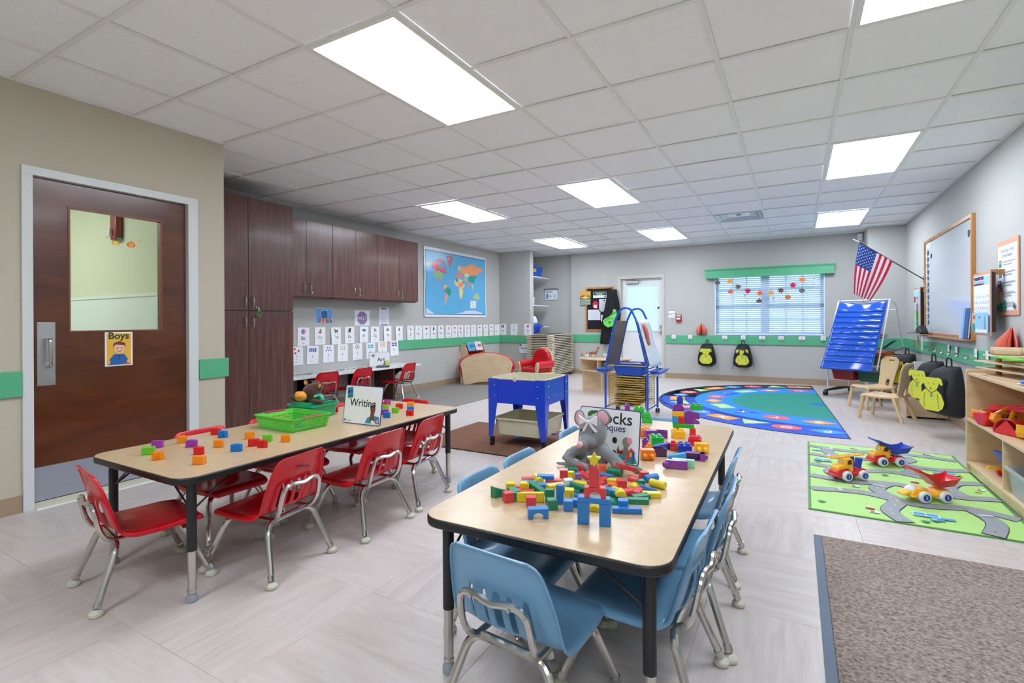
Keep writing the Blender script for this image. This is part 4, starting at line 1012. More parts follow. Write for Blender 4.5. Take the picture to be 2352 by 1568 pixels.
# posters above
c = Card(0.278, 0.205, '#cfe2f2', 0.0012); c.rect(-0.133, -0.097, 0.133, 0.095, '#6ea8e6'); c.rect(-0.055, -0.03, 0.06, 0.07, '#bcd9f4'); c.rect(-0.046, -0.03, 0.052, 0.062, '#1d74a8')
for k in range(12): c.ell(-0.11+k*0.02, 0.088, 0.007, 0.005, ['#e9c7c7', '#c9d4f0', '#f0e2b0'][k % 3], 8)
for k, (x, col) in enumerate(((-0.07, '#d66a9c'), (-0.045, '#e9a0b8'), (-0.02, '#e8703a'), (0.003, '#f2c7a0'), (0.03, '#d9503f'), (0.055, '#2c8fc4'), (0.08, '#7ac8b8'), (0.1, '#8a3a5c'))):
    c.ell(x, -0.052+0.006*(k % 2), 0.013, 0.014, '#e7b796' if k % 2 else '#9a6248'); c.poly([(x-0.017,-0.092),(x+0.017,-0.092),(x+0.009,-0.062),(x-0.009,-0.062)], col)
tag(c.build('classroom_poster', (XL+0.003, 4.457, 1.186), LW), 'small blue poster of children before a board, under the wall cabinets', 'poster')
c = Card(0.28, 0.212, '#e6e8f0', 0.0012); c.poly([(0.0+0.098*math.cos(R(22.5+45*k)), 0.098*math.sin(R(22.5+45*k))) for k in range(8)], '#8d7bab'); c.text('HALT', 0, 0, 0.072, '#e9e4f0', 0.006)
tag(c.build('halt_sign', (XL+0.003, 5.11, 1.158), LW), 'white sheet with a purple HALT octagon under the wall cabinets', 'sign')
c = Card(0.212, 0.27, '#dde1ea', 0.0012, nx=2, nz=4, bend=lambda x, z: -0.01*abs(z)); c.rect(-0.055, 0.105, 0.055, 0.122, '#5b5a72'); c.rect(-0.07, -0.128, 0.075, -0.118, '#4a4560')
for k in range(6): c.rect(-0.07, -0.03-k*0.012, 0.04, -0.026-k*0.012, '#a9b1c0')
tag(c.build('notice_sheet', (XL+0.004, 5.535, 1.183), LW), 'plain white notice sheet right of the HALT sheet', 'paper')
# world map
gl = 0.22
mp = Card(1.89, 1.165, '#e3e8f2', 0.0015, nx=16, nz=10, bend=lambda x, z: -0.010*(0.5+0.5*math.sin(z*8+1))*(max(0, -x)/0.95)**2 - 0.004*(0.5+0.5*math.sin(x*7+z*9)), mat0=ink('#e3e8f2', gl))
def mpoly(col, pts):
    mp.k += 0.12; y = -mp.step*mp.k
    mp.mb.add([(x, y-0.002 + mp.bend(x, z), z) for x, z in pts], [tuple(range(len(pts)))], mp.mi(ink(col, gl)))
def mgrid(x0, x1, z0, z1, col, off):
    n, q = 18, 12
    mp.mb.add([(x0+(x1-x0)*i/n, off + mp.bend(x0+(x1-x0)*i/n, z0+(z1-z0)*j/q), z0+(z1-z0)*j/q) for j in range(q+1) for i in range(n+1)],
              [(j*(n+1)+i, j*(n+1)+i+1, (j+1)*(n+1)+i+1, (j+1)*(n+1)+i) for j in range(q) for i in range(n)], mp.mi(ink(col, gl)))
mgrid(-0.915, 0.915, -0.542, 0.532, '#2a4a6a', -0.001); mgrid(-0.905, 0.905, -0.532, 0.522, '#62b4e2', -0.002)
for col, pts in [
('#5fb0dc',[(-0.496,-0.432),(-0.3,-0.317),(0.181,-0.283),(0.063,-0.43),(-0.301,-0.465)]),
('#d9595e',[(-0.775,0.327),(-0.633,0.367),(-0.533,0.315),(-0.474,0.348),(-0.452,0.277),(-0.416,0.235),(-0.385,0.302),(-0.34,0.251),(-0.318,0.207),(-0.386,0.169),(-0.505,0.191),(-0.692,0.193),(-0.74,0.251)]),
('#c2c96a',[(-0.884,0.316),(-0.781,0.339),(-0.782,0.282),(-0.83,0.26),(-0.885,0.272)]),
('#9ac47c',[(-0.692,0.193),(-0.49,0.19),(-0.386,0.164),(-0.417,0.107),(-0.491,0.07),(-0.571,0.073),(-0.664,0.107)]),
('#d98a86',[(-0.664,0.107),(-0.571,0.073),(-0.536,0.017),(-0.433,0.002),(-0.492,-0.011),(-0.565,0.016),(-0.608,0.062)]),
('#c0626e',[(-0.353,0.47),(-0.231,0.502),(-0.153,0.473),(-0.17,0.378),(-0.248,0.287),(-0.294,0.365),(-0.324,0.427)]),
('#c9717c',[(-0.633,0.385),(-0.503,0.426),(-0.384,0.375),(-0.347,0.305),(-0.415,0.326),(-0.474,0.366),(-0.576,0.355)]),
('#1a9f96',[(-0.389,-0.092),(-0.297,-0.059),(-0.205,-0.096),(-0.214,-0.175),(-0.284,-0.234),(-0.314,-0.18),(-0.374,-0.127)]),
('#eeb07a',[(-0.426,-0.048),(-0.358,-0.017),(-0.297,-0.05),(-0.374,-0.091),(-0.419,-0.102)]),
('#cf6a78',[(-0.434,-0.094),(-0.389,-0.119),(-0.329,-0.18),(-0.374,-0.164),(-0.426,-0.121)]),
('#f0a27a',[(-0.359,-0.172),(-0.299,-0.193),(-0.315,-0.262),(-0.369,-0.356),(-0.398,-0.32),(-0.382,-0.238)]),
('#e9d49a',[(-0.11,0.055),(-0.013,0.109),(0.085,0.097),(0.168,0.093),(0.217,0.029),(0.183,-0.051),(0.15,-0.033),(-0.014,-0.033),(-0.094,0.0)]),
('#1a9f8e',[(-0.07,0.077),(-0.013,0.123),(0.011,0.054),(-0.022,0.033)]),
('#1a9f8e',[(0.151,0.101),(0.209,0.033),(0.167,0.016),(0.142,0.062)]),
('#ef9c76',[(-0.014,0.005),(0.084,0.058),(0.167,0.025),(0.15,-0.033),(0.034,-0.05)]),
('#e8dc98',[(0.034,-0.05),(0.166,-0.037),(0.166,-0.119),(0.123,-0.237),(0.065,-0.248),(0.041,-0.154)]),
('#1a9f8e',[(0.133,-0.073),(0.166,-0.061),(0.157,-0.12),(0.129,-0.14)]),
('#f2a26a',[(0.103,0.328),(0.254,0.342),(0.445,0.424),(0.534,0.388),(0.846,0.345),(0.789,0.284),(0.659,0.268),(0.622,0.215),(0.426,0.2),(0.339,0.232),(0.185,0.21),(0.086,0.231)]),
('#e9dc9a',[(0.202,0.211),(0.305,0.239),(0.373,0.196),(0.33,0.153),(0.219,0.159)]),
('#1aa596',[(0.33,0.153),(0.391,0.187),(0.514,0.177),(0.577,0.226),(0.613,0.184),(0.549,0.129),(0.54,0.059),(0.442,0.062),(0.338,0.095)]),
('#ee8a70',[(0.294,0.082),(0.398,0.06),(0.328,-0.033),(0.302,0.014)]),
('#c97a80',[(0.399,0.193),(0.532,0.208),(0.514,0.177),(0.425,0.175)]),
('#e88a80',[(-0.069,0.152),(-0.044,0.201),(0.053,0.228),(0.135,0.206),(0.152,0.159),(0.052,0.114),(-0.029,0.136)]),
('#d9cf9e',[(-0.012,0.27),(0.022,0.34),(0.087,0.355),(0.095,0.289),(0.037,0.246)]),
('#c9c08a',[(0.168,0.132),(0.252,0.147),(0.303,0.083),(0.235,0.078)]),
('#b9cf8c',[(0.474,-0.223),(0.528,-0.161),(0.619,-0.122),(0.71,-0.184),(0.691,-0.261),(0.564,-0.23)]),
('#b6cf9a',[(0.424,0.041),(0.495,0.036),(0.511,-0.073),(0.441,-0.017)]),
('#d6dcee',[(-0.115,-0.525),(0.162,-0.495),(0.23,-0.465),(0.561,-0.46),(0.781,-0.498),(0.809,-0.523)]),
('#bfe0f2',[(-0.9,-0.432),(-0.795,-0.482),(-0.67,-0.53),(-0.9,-0.53)]),
('#e6eff4',[(0.395,-0.276),(0.581,-0.269),(0.58,-0.41),(0.393,-0.414)])]: mpoly(col, pts)
mp.k += 4
mp.text('World', 0.485, -0.31, 0.045, '#44525c')
mp.text('Map', 0.485, -0.365, 0.045, '#44525c')
tag(mp.build('world_map', (XL+0.010, 7.395, 1.765), LW), 'large laminated world map poster on the left wall', 'map')
# outlet
t = thing('wall_outlet', 'white electrical outlet low on the left wall near the sofa', 'outlet', (XL, 7.475, 0.487))
MB().cbox((0.003, 0, 0), (0.006, 0.075, 0.118)).build('cover_plate', M_white, t, bev=0.002)
for z in (-0.025, 0.025): MB().cyl((0.006, 0, z), (0.0075, 0, z), 0.016).build('socket', mat('socket_white', '#d9dbdc', 0.4), t)
# reading sign
c = Card(0.284, 0.205, '#3d4a8a', 0.0015); c.rect(-0.136, -0.097, 0.136, 0.097, '#e4eaf2'); c.text('Reading', 0.0, 0.0, 0.062, '#1f2a30', 0.008); c.ell(-0.11, 0.07, 0.02, 0.018, '#35302e'); c.ell(-0.085, 0.055, 0.016, 0.014, '#5f8f4a'); c.poly([(0.09,-0.09),(0.135,-0.09),(0.13,-0.03),(0.105,-0.04)], '#5a3a6c')
tag(c.build('reading_sign', (-4.704, 8.866, 0.56), 0), 'white Reading sign on the short wall behind the armchair', 'sign')

# ------------------------------------------------------------ back wall items
t = thing('exit_sign', 'small white EXIT plate beside the exit door', 'sign', (-2.06, YB-0.002, 1.215))
c = Card(0.147, 0.147, '#4a4f52', 0.003); c.rect(-0.068, -0.068, 0.068, 0.068, '#eef0ef'); c.text('EXIT', 0, 0.005, 0.062, '#2b2f32', 0.0); c.rect(-0.05, -0.05, 0.05, -0.044, '#9a9da0'); c.build('plate', (0, 0, 0), 0, t)
t = thing('fire_alarm_pull', 'red fire alarm pull station below the EXIT plate', 'fire alarm', (-1.927, YB-0.002, 1.146))
M_alr = mat('alarm_red2', '#b3202c', 0.35)
MB().cbox((0, -0.02, 0), (0.10, 0.04, 0.145)).build('housing', M_alr, t, bev=0.006)
MB().cbox((0, -0.047, -0.01), (0.07, 0.012, 0.035)).build('pull_bar', M_white, t, bev=0.003)
c = Card(0.075, 0.03, '#e8e4e4', 0.001); c.text('FIRE', 0, 0, 0.024, '#b3202c', 0.01); c.build('lettering', (0, -0.0415, 0.045), 0, t)
t = thing('motion_sensor', 'small white box on the wall in the upper corner above the flag', 'sensor', (0.915, YB, 2.43))
MB().cbox((0, -0.03, 0), (0.065, 0.06, 0.11)).build('housing', M_white, t, bev=0.01)
MB().cbox((0, -0.062, -0.02), (0.045, 0.006, 0.04)).build('lens', mat('sensor_lens', '#c9cbd0', 0.3), t, bev=0.002)
# coat hooks + name tags
def make_hook(lab, loc, rz, tagged, grp):
    t = thing('coat_hook', lab, 'hook', loc, rz, grp)
    f = MB(); f.cbox((0, -0.003, 0), (0.03, 0.006, 0.05)); f.build('back_plate', mat('hook_brass', '#c7bfae', 0.3, metal=0.9), t, bev=0.002)
    MB().tube(fillet([(0, -0.004, 0.008), (0, -0.045, 0.004), (0, -0.055, 0.035)], 0.012), 0.0045, 6).build('upper_hook', MATS['hook_brass'], t)
    MB().tube(fillet([(0, -0.004, -0.012), (0, -0.03, -0.03), (0, -0.035, -0.008)], 0.01), 0.004, 6).build('lower_hook', MATS['hook_brass'], t)
    if tagged:
        kinds = {1: rrect(0.085, 0.065, 0.02), 2: rrect(0.075, 0.075, 0.008), 3: rrect(0.095, 0.06, 0.006), 4: star(0.05, 0.038, 7)}
        c = Card(0.01, 0.01, '#e6eaec', 0.0008); c.poly(kinds[tagged], '#e8edf0'); c.rect(-0.025, -0.004, 0.025, 0.002, '#a9b4bb'); c.rect(-0.02, -0.014, 0.02, -0.010, '#c1c9ce')
        c.build('name_tag', (0, -0.012, 0.045), 0, t)
    return t
for k, (x, tg) in enumerate(((-2.02, 4), (-1.72, 2), (-1.415, 0), (-1.12, 1), (-0.815, 2), (-0.512, 3), (-0.218, 1), (0.094, 3), (0.40, 2))):
    d_ = ['first coat hook right of the exit door, round white tag', 'second coat hook from the exit door, white tag', 'coat hook holding the dog backpack with the full face', 'coat hook between the two dog backpacks, round tag',
          'coat hook holding the dog backpack with loose straps', 'coat hook below the left half of the window, wide tag', 'coat hook below the middle of the window', 'coat hook below the right half of the window', 'coat hook at the right corner of the window by the pocket chart'][k]
    make_hook(d_, (x, YB-gt, 0.745), 0, tg, 'coat hooks on the far green rail')
dr = ['farthest hook on the right wall rail, above the black bag', 'second hook on the right wall rail', 'third hook on the right wall rail', 'fourth hook on the right wall rail with a small tag', 'hook holding the nearer-middle dog backpack on the right wall', 'bare hook between the two right wall dog backpacks', 'hook holding the dog backpack beside the shelf', 'hook on the right wall rail behind the wooden shelf']
for k, y in enumerate((7.83, 7.497, 7.195, 6.901, 6.601, 6.272, 5.979, 5.67)):
    make_hook(dr[k], (XR-gt, y, 0.745), RW, [0, 0, 0, 2, 3, 0, 2, 2][k], 'coat hooks on the right wall rail')
# honeycomb paper pumpkins
M_peach = trans_mat('peach_paper', '#f08f78', 0.3)
def fan(lab, loc, rz, s):
    t = thing('paper_pumpkin', lab, 'decoration', loc, rz)
    for k in range(7):
        a = R(-90+30*k)
        pr = [(0.0, 0.0), (0.42, 0.08), (0.5, 0.32), (0.42, 0.62), (0.16, 0.9), (0.02, 1.05)]
        b = MB(); vs = []
        for r_, z in pr: vs += [(0.0, 0.0, z*s), (r_*s*math.sin(a)*0.95, -r_*s*math.cos(a)*0.9-0.001, z*s)]
        b.add(vs, [(2*i, 2*i+1, 2*i+3, 2*i+2) for i in range(len(pr)-1)])
        b.build('paper_leaf', M_peach, t, solid=0.0015, smooth=60)
    return t
fan('folded peach paper pumpkin on the far green rail left of the window', (-1.522, YB-0.012, 0.825), 0, 0.21)
fan('big folded peach paper pumpkin on the right wall above the shelf', (XR-0.03, 5.10, 0.79), RW, 0.235)
# backpacks with dog faces
M_bag = mat('backpack_black', '#15171b', 0.7, bump=(40, 0.2)); M_dogy = mat('dog_yellow_vinyl', '#ccd040', 0.4)
def backpack(lab, loc, rz, straps=0, face='full', yl=True, group=None, sc=1.0, roty=0):
    t = thing('dog_backpack' if yl else 'black_backpack', lab, 'backpack', loc, rz, group, rot=(0, R(roty), rz))
    t.scale = (sc, sc, sc)
    # rounded body: half-ellipse profile
    def fn(u, v):
        z = -0.075 - 0.435*v
        hw = 0.095 + 0.07*math.sin(min(1, v*1.25)*PI*0.5)
        if v > 0.82: hw *= math.sqrt(max(0, 1-((v-0.82)/0.18)**2*0.75))
        if v < 0.08: hw *= 0.75+0.25*v/0.08
        dp = 0.055 + 0.05*math.sin(v*PI*0.9)
        if v in (0, 1): dp *= 0.3
        a = 2*PI*u; ca, sa = math.cos(a), math.sin(a)
        return (hw*math.copysign(abs(ca)**0.7, ca), -dp + dp*math.copysign(abs(sa)**0.75, sa), z + 0.004*math.sin(u*17+v*9))
    b = MB().grid(fn, 28, 14); n = 29
    b.f.append(tuple(range(28))[::-1]); b.m.append(0); b.f.append(tuple(14*n+k for k in range(28))); b.m.append(0)
    b.build('bag_body', M_bag, t, smooth=50)
    MB().tube(fillet([(-0.025, -0.05, -0.08), (-0.02, -0.05, 0.0), (0.02, -0.05, 0.0), (0.025, -0.05, -0.08)], 0.02), 0.006, 6).build('loop_handle', M_bag, t)
    for s_ in ((-1, 1) if straps else ()):
        MB().tube([(s_*0.155, -0.03, -0.30), (s_*0.175, -0.03, -0.45), (s_*0.185, -0.025, -0.56)], 0.008, 6, flat=0.5).build('strap', M_bag, t)
    if yl:
        c = Card(0.002, 0.002, '#ccd040', 0.001, bend=None); c.mats[0] = M_dogy; Y_ = M_dogy; D = '#2a2c14'
        c.poly([(-0.11,-0.40),(-0.115,-0.36),(-0.09,-0.30),(-0.06,-0.27),(0.05,-0.27),(0.085,-0.30),(0.115,-0.37),(0.10,-0.42),(0.06,-0.45),(-0.06,-0.45)], Y_)
        c.line([(-0.06,-0.30),(-0.07,-0.36),(-0.065,-0.43)], 0.004, D); c.line([(0.055,-0.30),(0.06,-0.37),(0.065,-0.43)], 0.004, D)
        if face == 'full': c.poly([(-0.065,-0.165),(0.06,-0.165),(0.068,-0.22),(0.045,-0.27),(0,-0.29),(-0.045,-0.27),(-0.07,-0.22)], Y_)
        else: c.poly([(-0.04,-0.165),(0.01,-0.19),(0.035,-0.17),(0.03,-0.22),(-0.005,-0.29),(-0.035,-0.28),(-0.045,-0.23)], Y_)
        c.poly([(-0.06,-0.16),(-0.1,-0.17),(-0.11,-0.22),(-0.085,-0.235),(-0.06,-0.20)], Y_); c.poly([(0.055,-0.16),(0.09,-0.17),(0.105,-0.22),(0.085,-0.225),(0.055,-0.19)], Y_)
        c.line([(-0.05,-0.26),(0,-0.30),(0.05,-0.265)], 0.005, D); c.ell(-0.003,-0.258,0.008,0.006,D); c.ell(-0.025,-0.215,0.004,0.004,D); c.ell(0.025,-0.215,0.004,0.004,D)
        c.poly([(0.0,-0.295),(0.01,-0.32),(0.0,-0.335),(-0.01,-0.32)], '#2a8fa0')
        c.build('dog_face', (0, -0.222, 0), 0, t)
        # pad behind the face so that it is part of the bag front
        MB().prism(rrect(0.20, 0.27, 0.05, 6, 0, -0.30), -0.2205, -0.12, 'xz').build('front_pocket', M_bag, t, bev=0.01)
    return t
BPG = 'black backpacks with yellow dogs'
backpack('black backpack with the whole yellow dog face hanging on the far wall', (-1.415, YB-gt-0.005, 0.742), 0, 0, 'full', group=BPG, sc=0.95)
backpack('black backpack with loose straps and creased yellow dog face on the far wall', (-0.815, YB-gt-0.005, 0.742), 0, 1, 'half', group=BPG, sc=0.95)
backpack('black backpack at the far end of the right wall, behind the bird toy', (XR-0.20, 7.85, 0.742), R(-50), 0, 'full', yl=True, sc=0.95)
backpack('black backpack with a yellow dog hanging on the right wall over the wooden box', (XR-0.17, 6.60, 0.742), R(-60), 0, 'full', group=BPG, sc=1.0)
backpack('black backpack with a yellow dog hanging right beside the wooden toy shelf', (XR-0.18, 5.98, 0.742), R(-54), 0, 'full', group=BPG, sc=1.05)
# garland on the window
gy = YB-0.105+0.02
leaf = [(0,1),(0.18,0.5),(0.55,0.75),(0.42,0.35),(1,0.25),(0.55,-0.1),(0.7,-0.6),(0.25,-0.4),(0.05,-0.95),(-0.2,-0.4),(-0.65,-0.65),(-0.5,-0.1),(-1,0.2),(-0.42,0.32),(-0.5,0.8),(-0.16,0.5)]
gl_ = [(-1.231,1.788,'p','#5b5554','dark brown pumpkin at the left end of'), (-1.032,1.793,'l','#ef9d2f','yellow-orange leaf, first leaf of'), (-0.889,1.692,'l','#665449','brown leaf, second leaf of'), (-0.733,1.613,'l','#c31a3c','red leaf on the left side of'),
       (-0.545,1.568,'l','#ef6a2c','orange leaf near the lowest point of'), (-0.368,1.567,'l','#e3a03a','golden leaf right of the lowest point of'), (-0.216,1.603,'l','#6f4d3c','brown leaf on the right side of'), (-0.035,1.687,'l','#c4173c','red leaf on the right side of'),
       (0.101,1.776,'l','#f0803a','orange leaf at the right end of'), (-1.013,1.614,'p','#d86e26','orange pumpkin hanging left in'), (-0.78,1.507,'p','#cfdcea','white pumpkin hanging left in'), (-0.553,1.437,'p','#5a5556','lowest dark pumpkin of'),
       (-0.328,1.444,'p','#cfd8ea','white pumpkin hanging right of the lowest in'), (-0.111,1.492,'p','#d9701f','orange pumpkin hanging right in'), (0.097,1.596,'p','#6a6462','grey pumpkin hanging right in'), (0.272,1.744,'p','#c8d6e4','white pumpkin at the right end of')]
for x, z, k, col, d_ in gl_:
    c = Card(0.003, 0.003, col, 0.002)
    if k == 'l': a_ = random.uniform(-0.4, 0.4); c.poly([(0.062*(p*math.cos(a_)-q*math.sin(a_)), 0.062*(p*math.sin(a_)+q*math.cos(a_))) for p, q in leaf], col)
    else: c.poly(circ(0.048, 14, 0, -0.005, 0.034), col); c.poly([(-0.006, 0.025), (0.006, 0.025), (0.010, 0.055), (0.002, 0.055)], '#33302c'); c.line([(0,-0.037),(0,0.026)], 0.003, '#8a6a5a' if col[1] in 'cd' else '#4a4644')
    tag(c.build('felt_leaf' if k == 'l' else 'felt_pumpkin', (x, gy, z), 0), d_ + ' the window garland', 'garland piece', 'felt leaves and pumpkins of the window garland')
MB().tube([(g[0], gy+0.003, g[1]+0.03) for g in sorted([q for q in gl_ if q[2] == 'l'] + [gl_[0], gl_[15]])], 0.0015, 5).build('garland_cord', ink('#8a8377'))
tag(bpy.data.objects['garland_cord'], 'thin cord of the leaf garland across the window', 'cord')
# bulletin board + things on it
t = thing('bulletin_board', 'black pin board in an oak frame left of the exit door', 'board', (-3.5, YB, 1.342))
f = MB(); W2, H2 = 0.30, 0.452
for q in ((-W2, W2, H2-0.035, H2), (-W2, W2, -H2, -H2+0.035), (-W2, -W2+0.035, -H2+0.035, H2-0.035), (W2-0.035, W2, -H2+0.035, H2-0.035)):
    MB().box(q[0], q[1], -0.025, 0, q[2], q[3]).build('frame_rail', M_oak, t, bev=0.003)
MB().box(-W2+0.03, W2-0.03, -0.014, -0.002, -H2+0.03, H2-0.03).build('felt_panel', mat('black_felt', '#16181c', 0.95), t, smooth=0)
by = YB-0.018
c = Card(0.235, 0.285, '#3f4d36', 0.001); c.rect(-0.117, -0.01, 0.117, 0.142, '#d9a544'); c.poly([(-0.117,-0.01),(-0.117,0.03),(-0.04,0.07),(0.02,0.04),(0.08,0.06),(0.117,0.02),(0.117,-0.01)], '#8f6a2c'); c.poly([(-0.1,0.0),(0,0.04),(0.1,0.0),(0,-0.01)], '#f0cf7a')
for k in range(3): c.rect(-0.11, -0.05-k*0.04, 0.11, -0.032-k*0.04, '#cfd8cf')
tag(c.build('picture_calendar', (-3.80, by-0.01, 1.575), 0), 'small golden picture calendar hanging over the left edge of the pin board', 'calendar')
c = Card(0.285, 0.125, '#e2e9e6', 0.001); c.rect(-0.14, -0.01, 0.14, 0.06, '#1f5a37'); c.text('Safe School', 0, 0.036, 0.04, '#e9f0ea', 0.01); c.text('Center', 0, 0.006, 0.035, '#e9f0ea', 0.01); c.ell(0.11, -0.035, 0.016, 0.014, '#3a3f40')
tag(c.build('green_notice', (-3.49, by, 1.635), 0), 'green and white Safe School Center notice on the pin board', 'notice')
c = Card(0.004, 0.004, '#c8173a', 0.0015); c.poly(circ(0.062, 20, 0, 0, 0.08), '#c8173a'); c.rect(-0.04, -0.04, 0.03, 0.0, '#f2e6ea'); c.rect(-0.03, -0.06, 0.035, -0.045, '#f2e6ea')
tag(c.build('red_paper_tag', (-3.585, by, 1.43), 0), 'crimson oval paper tag on the pin board', 'tag')
c = Card(0.22, 0.255, '#cdd3db', 0.001); c.ell(0.0, 0.095, 0.018, 0.016, '#30353a')
for k in range(8): c.rect(-0.085, 0.05-k*0.02, 0.085, 0.053-k*0.02, '#b0b7c0')
tag(c.build('letter_sheet', (-3.395, by, 1.42), 0), 'grey-white letter pinned at the right of the pin board', 'paper')
c = Card(0.27, 0.215, '#d7dce4', 0.001)
for k in range(6): c.rect(-0.1, 0.06-k*0.024, 0.1, 0.064-k*0.024, '#b9c0c9')
tag(c.build('lined_sheet', (-3.615, by, 1.225), 0), 'white sheet pinned at the lower left of the pin board', 'paper')
c = Card(0.085, 0.135, '#e2dfe6', 0.001); c.rect(-0.006, -0.05, 0.008, 0.05, '#7a2f4a'); c.rect(0.018, -0.05, 0.026, 0.05, '#3a3f4c')
tag(c.build('small_card', (-3.425, by, 1.155), 0), 'small white card with a purple stripe on the pin board', 'card')
# coat and fanny pack
ct = thing('black_coat', 'long black coat hanging beside the exit door over the pin board edge', 'coat', (-3.20, YB, 1.73))
prof = [(0, 0.04, 0.045, 0.03), (-0.04, 0.0, 0.085, 0.05), (-0.2, -0.015, 0.115, 0.06), (-0.4, -0.03, 0.14, 0.07), (-0.6, -0.045, 0.165, 0.075), (-0.75, -0.06, 0.155, 0.07), (-0.9, -0.115, 0.125, 0.065), (-1.08, -0.14, 0.115, 0.06), (-1.10, -0.14, 0.105, 0.05)]
PP = catmull(prof, 3); nP = len(PP)-1
def cf(u, v):
    z, cx_, hw, dp = PP[round(v*nP)]; a = 2*PI*u; k = 1+0.07*math.sin(u*2*PI*5+v*3)
    return (cx_ + hw*math.cos(a)*k, -0.035-dp + dp*math.sin(a)*k*0.9, z)
b = MB().grid(cf, 30, nP); b.f.append(tuple(range(30))[::-1]); b.m.append(0); b.f.append(tuple(nP*31+k for k in range(30))); b.m.append(0)
b.build('coat_body', mat('coat_black', '#0e0f12', 0.85), ct, smooth=60)
MB().tube([(0.045, -0.09, -0.03), (0.10, -0.1, -0.25), (0.135, -0.1, -0.5), (0.11, -0.09, -0.72)], [0.03, 0.04, 0.04, 0.032], 10).build('sleeve', MATS['coat_black'], ct)
fp = thing('fanny_pack', 'lime green fanny pack hanging in front of the black coat', 'bag', (-3.20, YB-0.20, 1.12))
M_lime = mat('lime_fabric', '#6fd05c', 0.6)
sh = [(-0.155,-0.02),(-0.13,-0.10),(-0.05,-0.155),(0.05,-0.125),(0.11,-0.04),(0.125,0.10),(0.11,0.20),(0.06,0.21),(0.045,0.13),(-0.04,0.07),(-0.12,0.03)]
MB().prism(sh, -0.045, 0.02, 'xz').build('pouch', M_lime, fp, bev=0.012, seg=3)
f = MB().tube([(-0.14, -0.047, 0.01), (0.0, -0.047, 0.085), (0.115, -0.047, 0.15)], 0.006, 5); f.tube([(-0.12, -0.047, -0.03), (-0.02, -0.047, 0.03), (0.06, -0.047, 0.04), (0.08, -0.047, -0.06)], 0.004, 5)
f.build('zip', M_black, fp)
MB().cyl((-0.01, -0.045, -0.05), (-0.01, -0.05, -0.05), 0.022).build('emblem', mat('emblem_dark', '#2f5a2c', 0.5), fp)
# niche: shelves, bins, file pocket
for k, z in enumerate((2.02, 1.43, 0.995)):
    t = thing('niche_shelf', ['top shelf in the niche holding the blue bin', 'middle shelf in the niche, partly hidden by the short wall', 'lowest shelf in the niche with the white and blue bags'][k], 'shelf', (-4.98, 9.42, z), group='white shelves in the niche')
    L_ = [0.63, 0.63, 0.60][k]
    MB().box(-0.31, 0.36, -0.38, 0.38, -0.02, 0).build('board', M_white, t, bev=0.002, smooth=0)
    for y in (-0.25, 0.25): MB().prism([(-0.31, -0.02), (-0.31, -0.16), (0.12, -0.02)], y-0.01, y+0.01, 'xz').build('bracket', mat('bracket_grey', '#9fa2a4', 0.4), t, smooth=0)
M_bbin = mat('blue_bin_plastic', '#0d4fc0', 0.35)
def tub(b, w_, d_, h_, th, flare=0.9, m=0, rim=0.008):
    """open tub centred, base at z=0"""
    r0 = rrect(w_*flare, d_*flare, min(w_, d_)*0.12, 4); r1 = rrect(w_, d_, min(w_, d_)*0.12, 4); n = len(r0)
    ri1 = rrect(w_-2*th, d_-2*th, min(w_, d_)*0.1, 4); ri0 = rrect(w_*flare-2*th, d_*flare-2*th, min(w_, d_)*0.1, 4); rr1 = rrect(w_+2*rim, d_+2*rim, min(w_, d_)*0.13, 4)
    vs = [(x, y, 0) for x, y in r0] + [(x, y, h_-rim) for x, y in r1] + [(x, y, h_-rim) for x, y in rr1] + [(x, y, h_) for x, y in rr1] + [(x, y, h_) for x, y in ri1] + [(x, y, th) for x, y in ri0]
    fs = []
    for k in range(5):
        for i in range(n):
            j = (i+1) % n; fs.append((k*n+i, k*n+j, (k+1)*n+j, (k+1)*n+i))
    fs.append(tuple(range(n))[::-1]); fs.append(tuple(5*n+i for i in range(n)))
    return b.add(vs, fs, m)
t = thing('blue_storage_bin', 'blue plastic bin with a yellow label on the top niche shelf', 'bin', (-4.73, 9.32, 2.02))
tub(MB(), 0.26, 0.34, 0.20, 0.004, 0.82).build('bin_shell', M_bbin, t)
MB().cbox((0.112, -0.176, 0.12), (0.06, 0.002, 0.07)).build('label_sticker', ink('#f0c23a'), t)
MB().cbox((-0.02, -0.160, 0.12), (0.06, 0.012, 0.07), rot=(0.13, 0, 0)).build('front_label', ink('#f0c23a'), t)
t = thing('plastic_tumbler', 'stack of green and clear cups on the middle niche shelf', 'cups', (-4.70, 9.16, 1.43))
MB().lathe([(0.05, 0), (0.06, 0.16)], seg=14).build('clear_cup', mat('frosted_cup', '#d5dde0', 0.3), t); MB().lathe([(0.045, 0.163), (0.055, 0.25)], seg=14).build('green_cup', ink('#2f9a86'), t); MB().lathe([(0.06, 0.252), (0.03, 0.34), (0.05, 0.40)], seg=14).build('grey_cup', ink('#7c8784'), t)
t = thing('white_bag', 'white bundled cloth bag on the lowest niche shelf', 'bag', (-4.73, 9.2, 0.995))
b = MB(); b.ell((0, 0, 0.095), (0.13, 0.13, 0.09)); b.ell((0.03, -0.02, 0.15), (0.09, 0.1, 0.075)); b.ell((-0.08, 0.02, 0.11), (0.09, 0.1, 0.08)); b.build('bundle', mat('white_cloth', '#dfe4ea', 0.8, bump=(12, 0.8)), t, remesh=0.012)
t = thing('blue_bag', 'blue cloth bag drooping over the front of the lowest niche shelf', 'bag', (-4.60, 9.07, 0.997))
def bf(u, v):
    x = -0.17 + 0.34*u; d = v*0.30
    return (x + 0.02*math.sin(v*6), 0.09 - min(d, 0.14) - 0.02*math.sin(u*7), 0.035*math.sin(u*PI) - (max(0, d-0.12))*(0.5+0.5*math.sin(u*PI)))
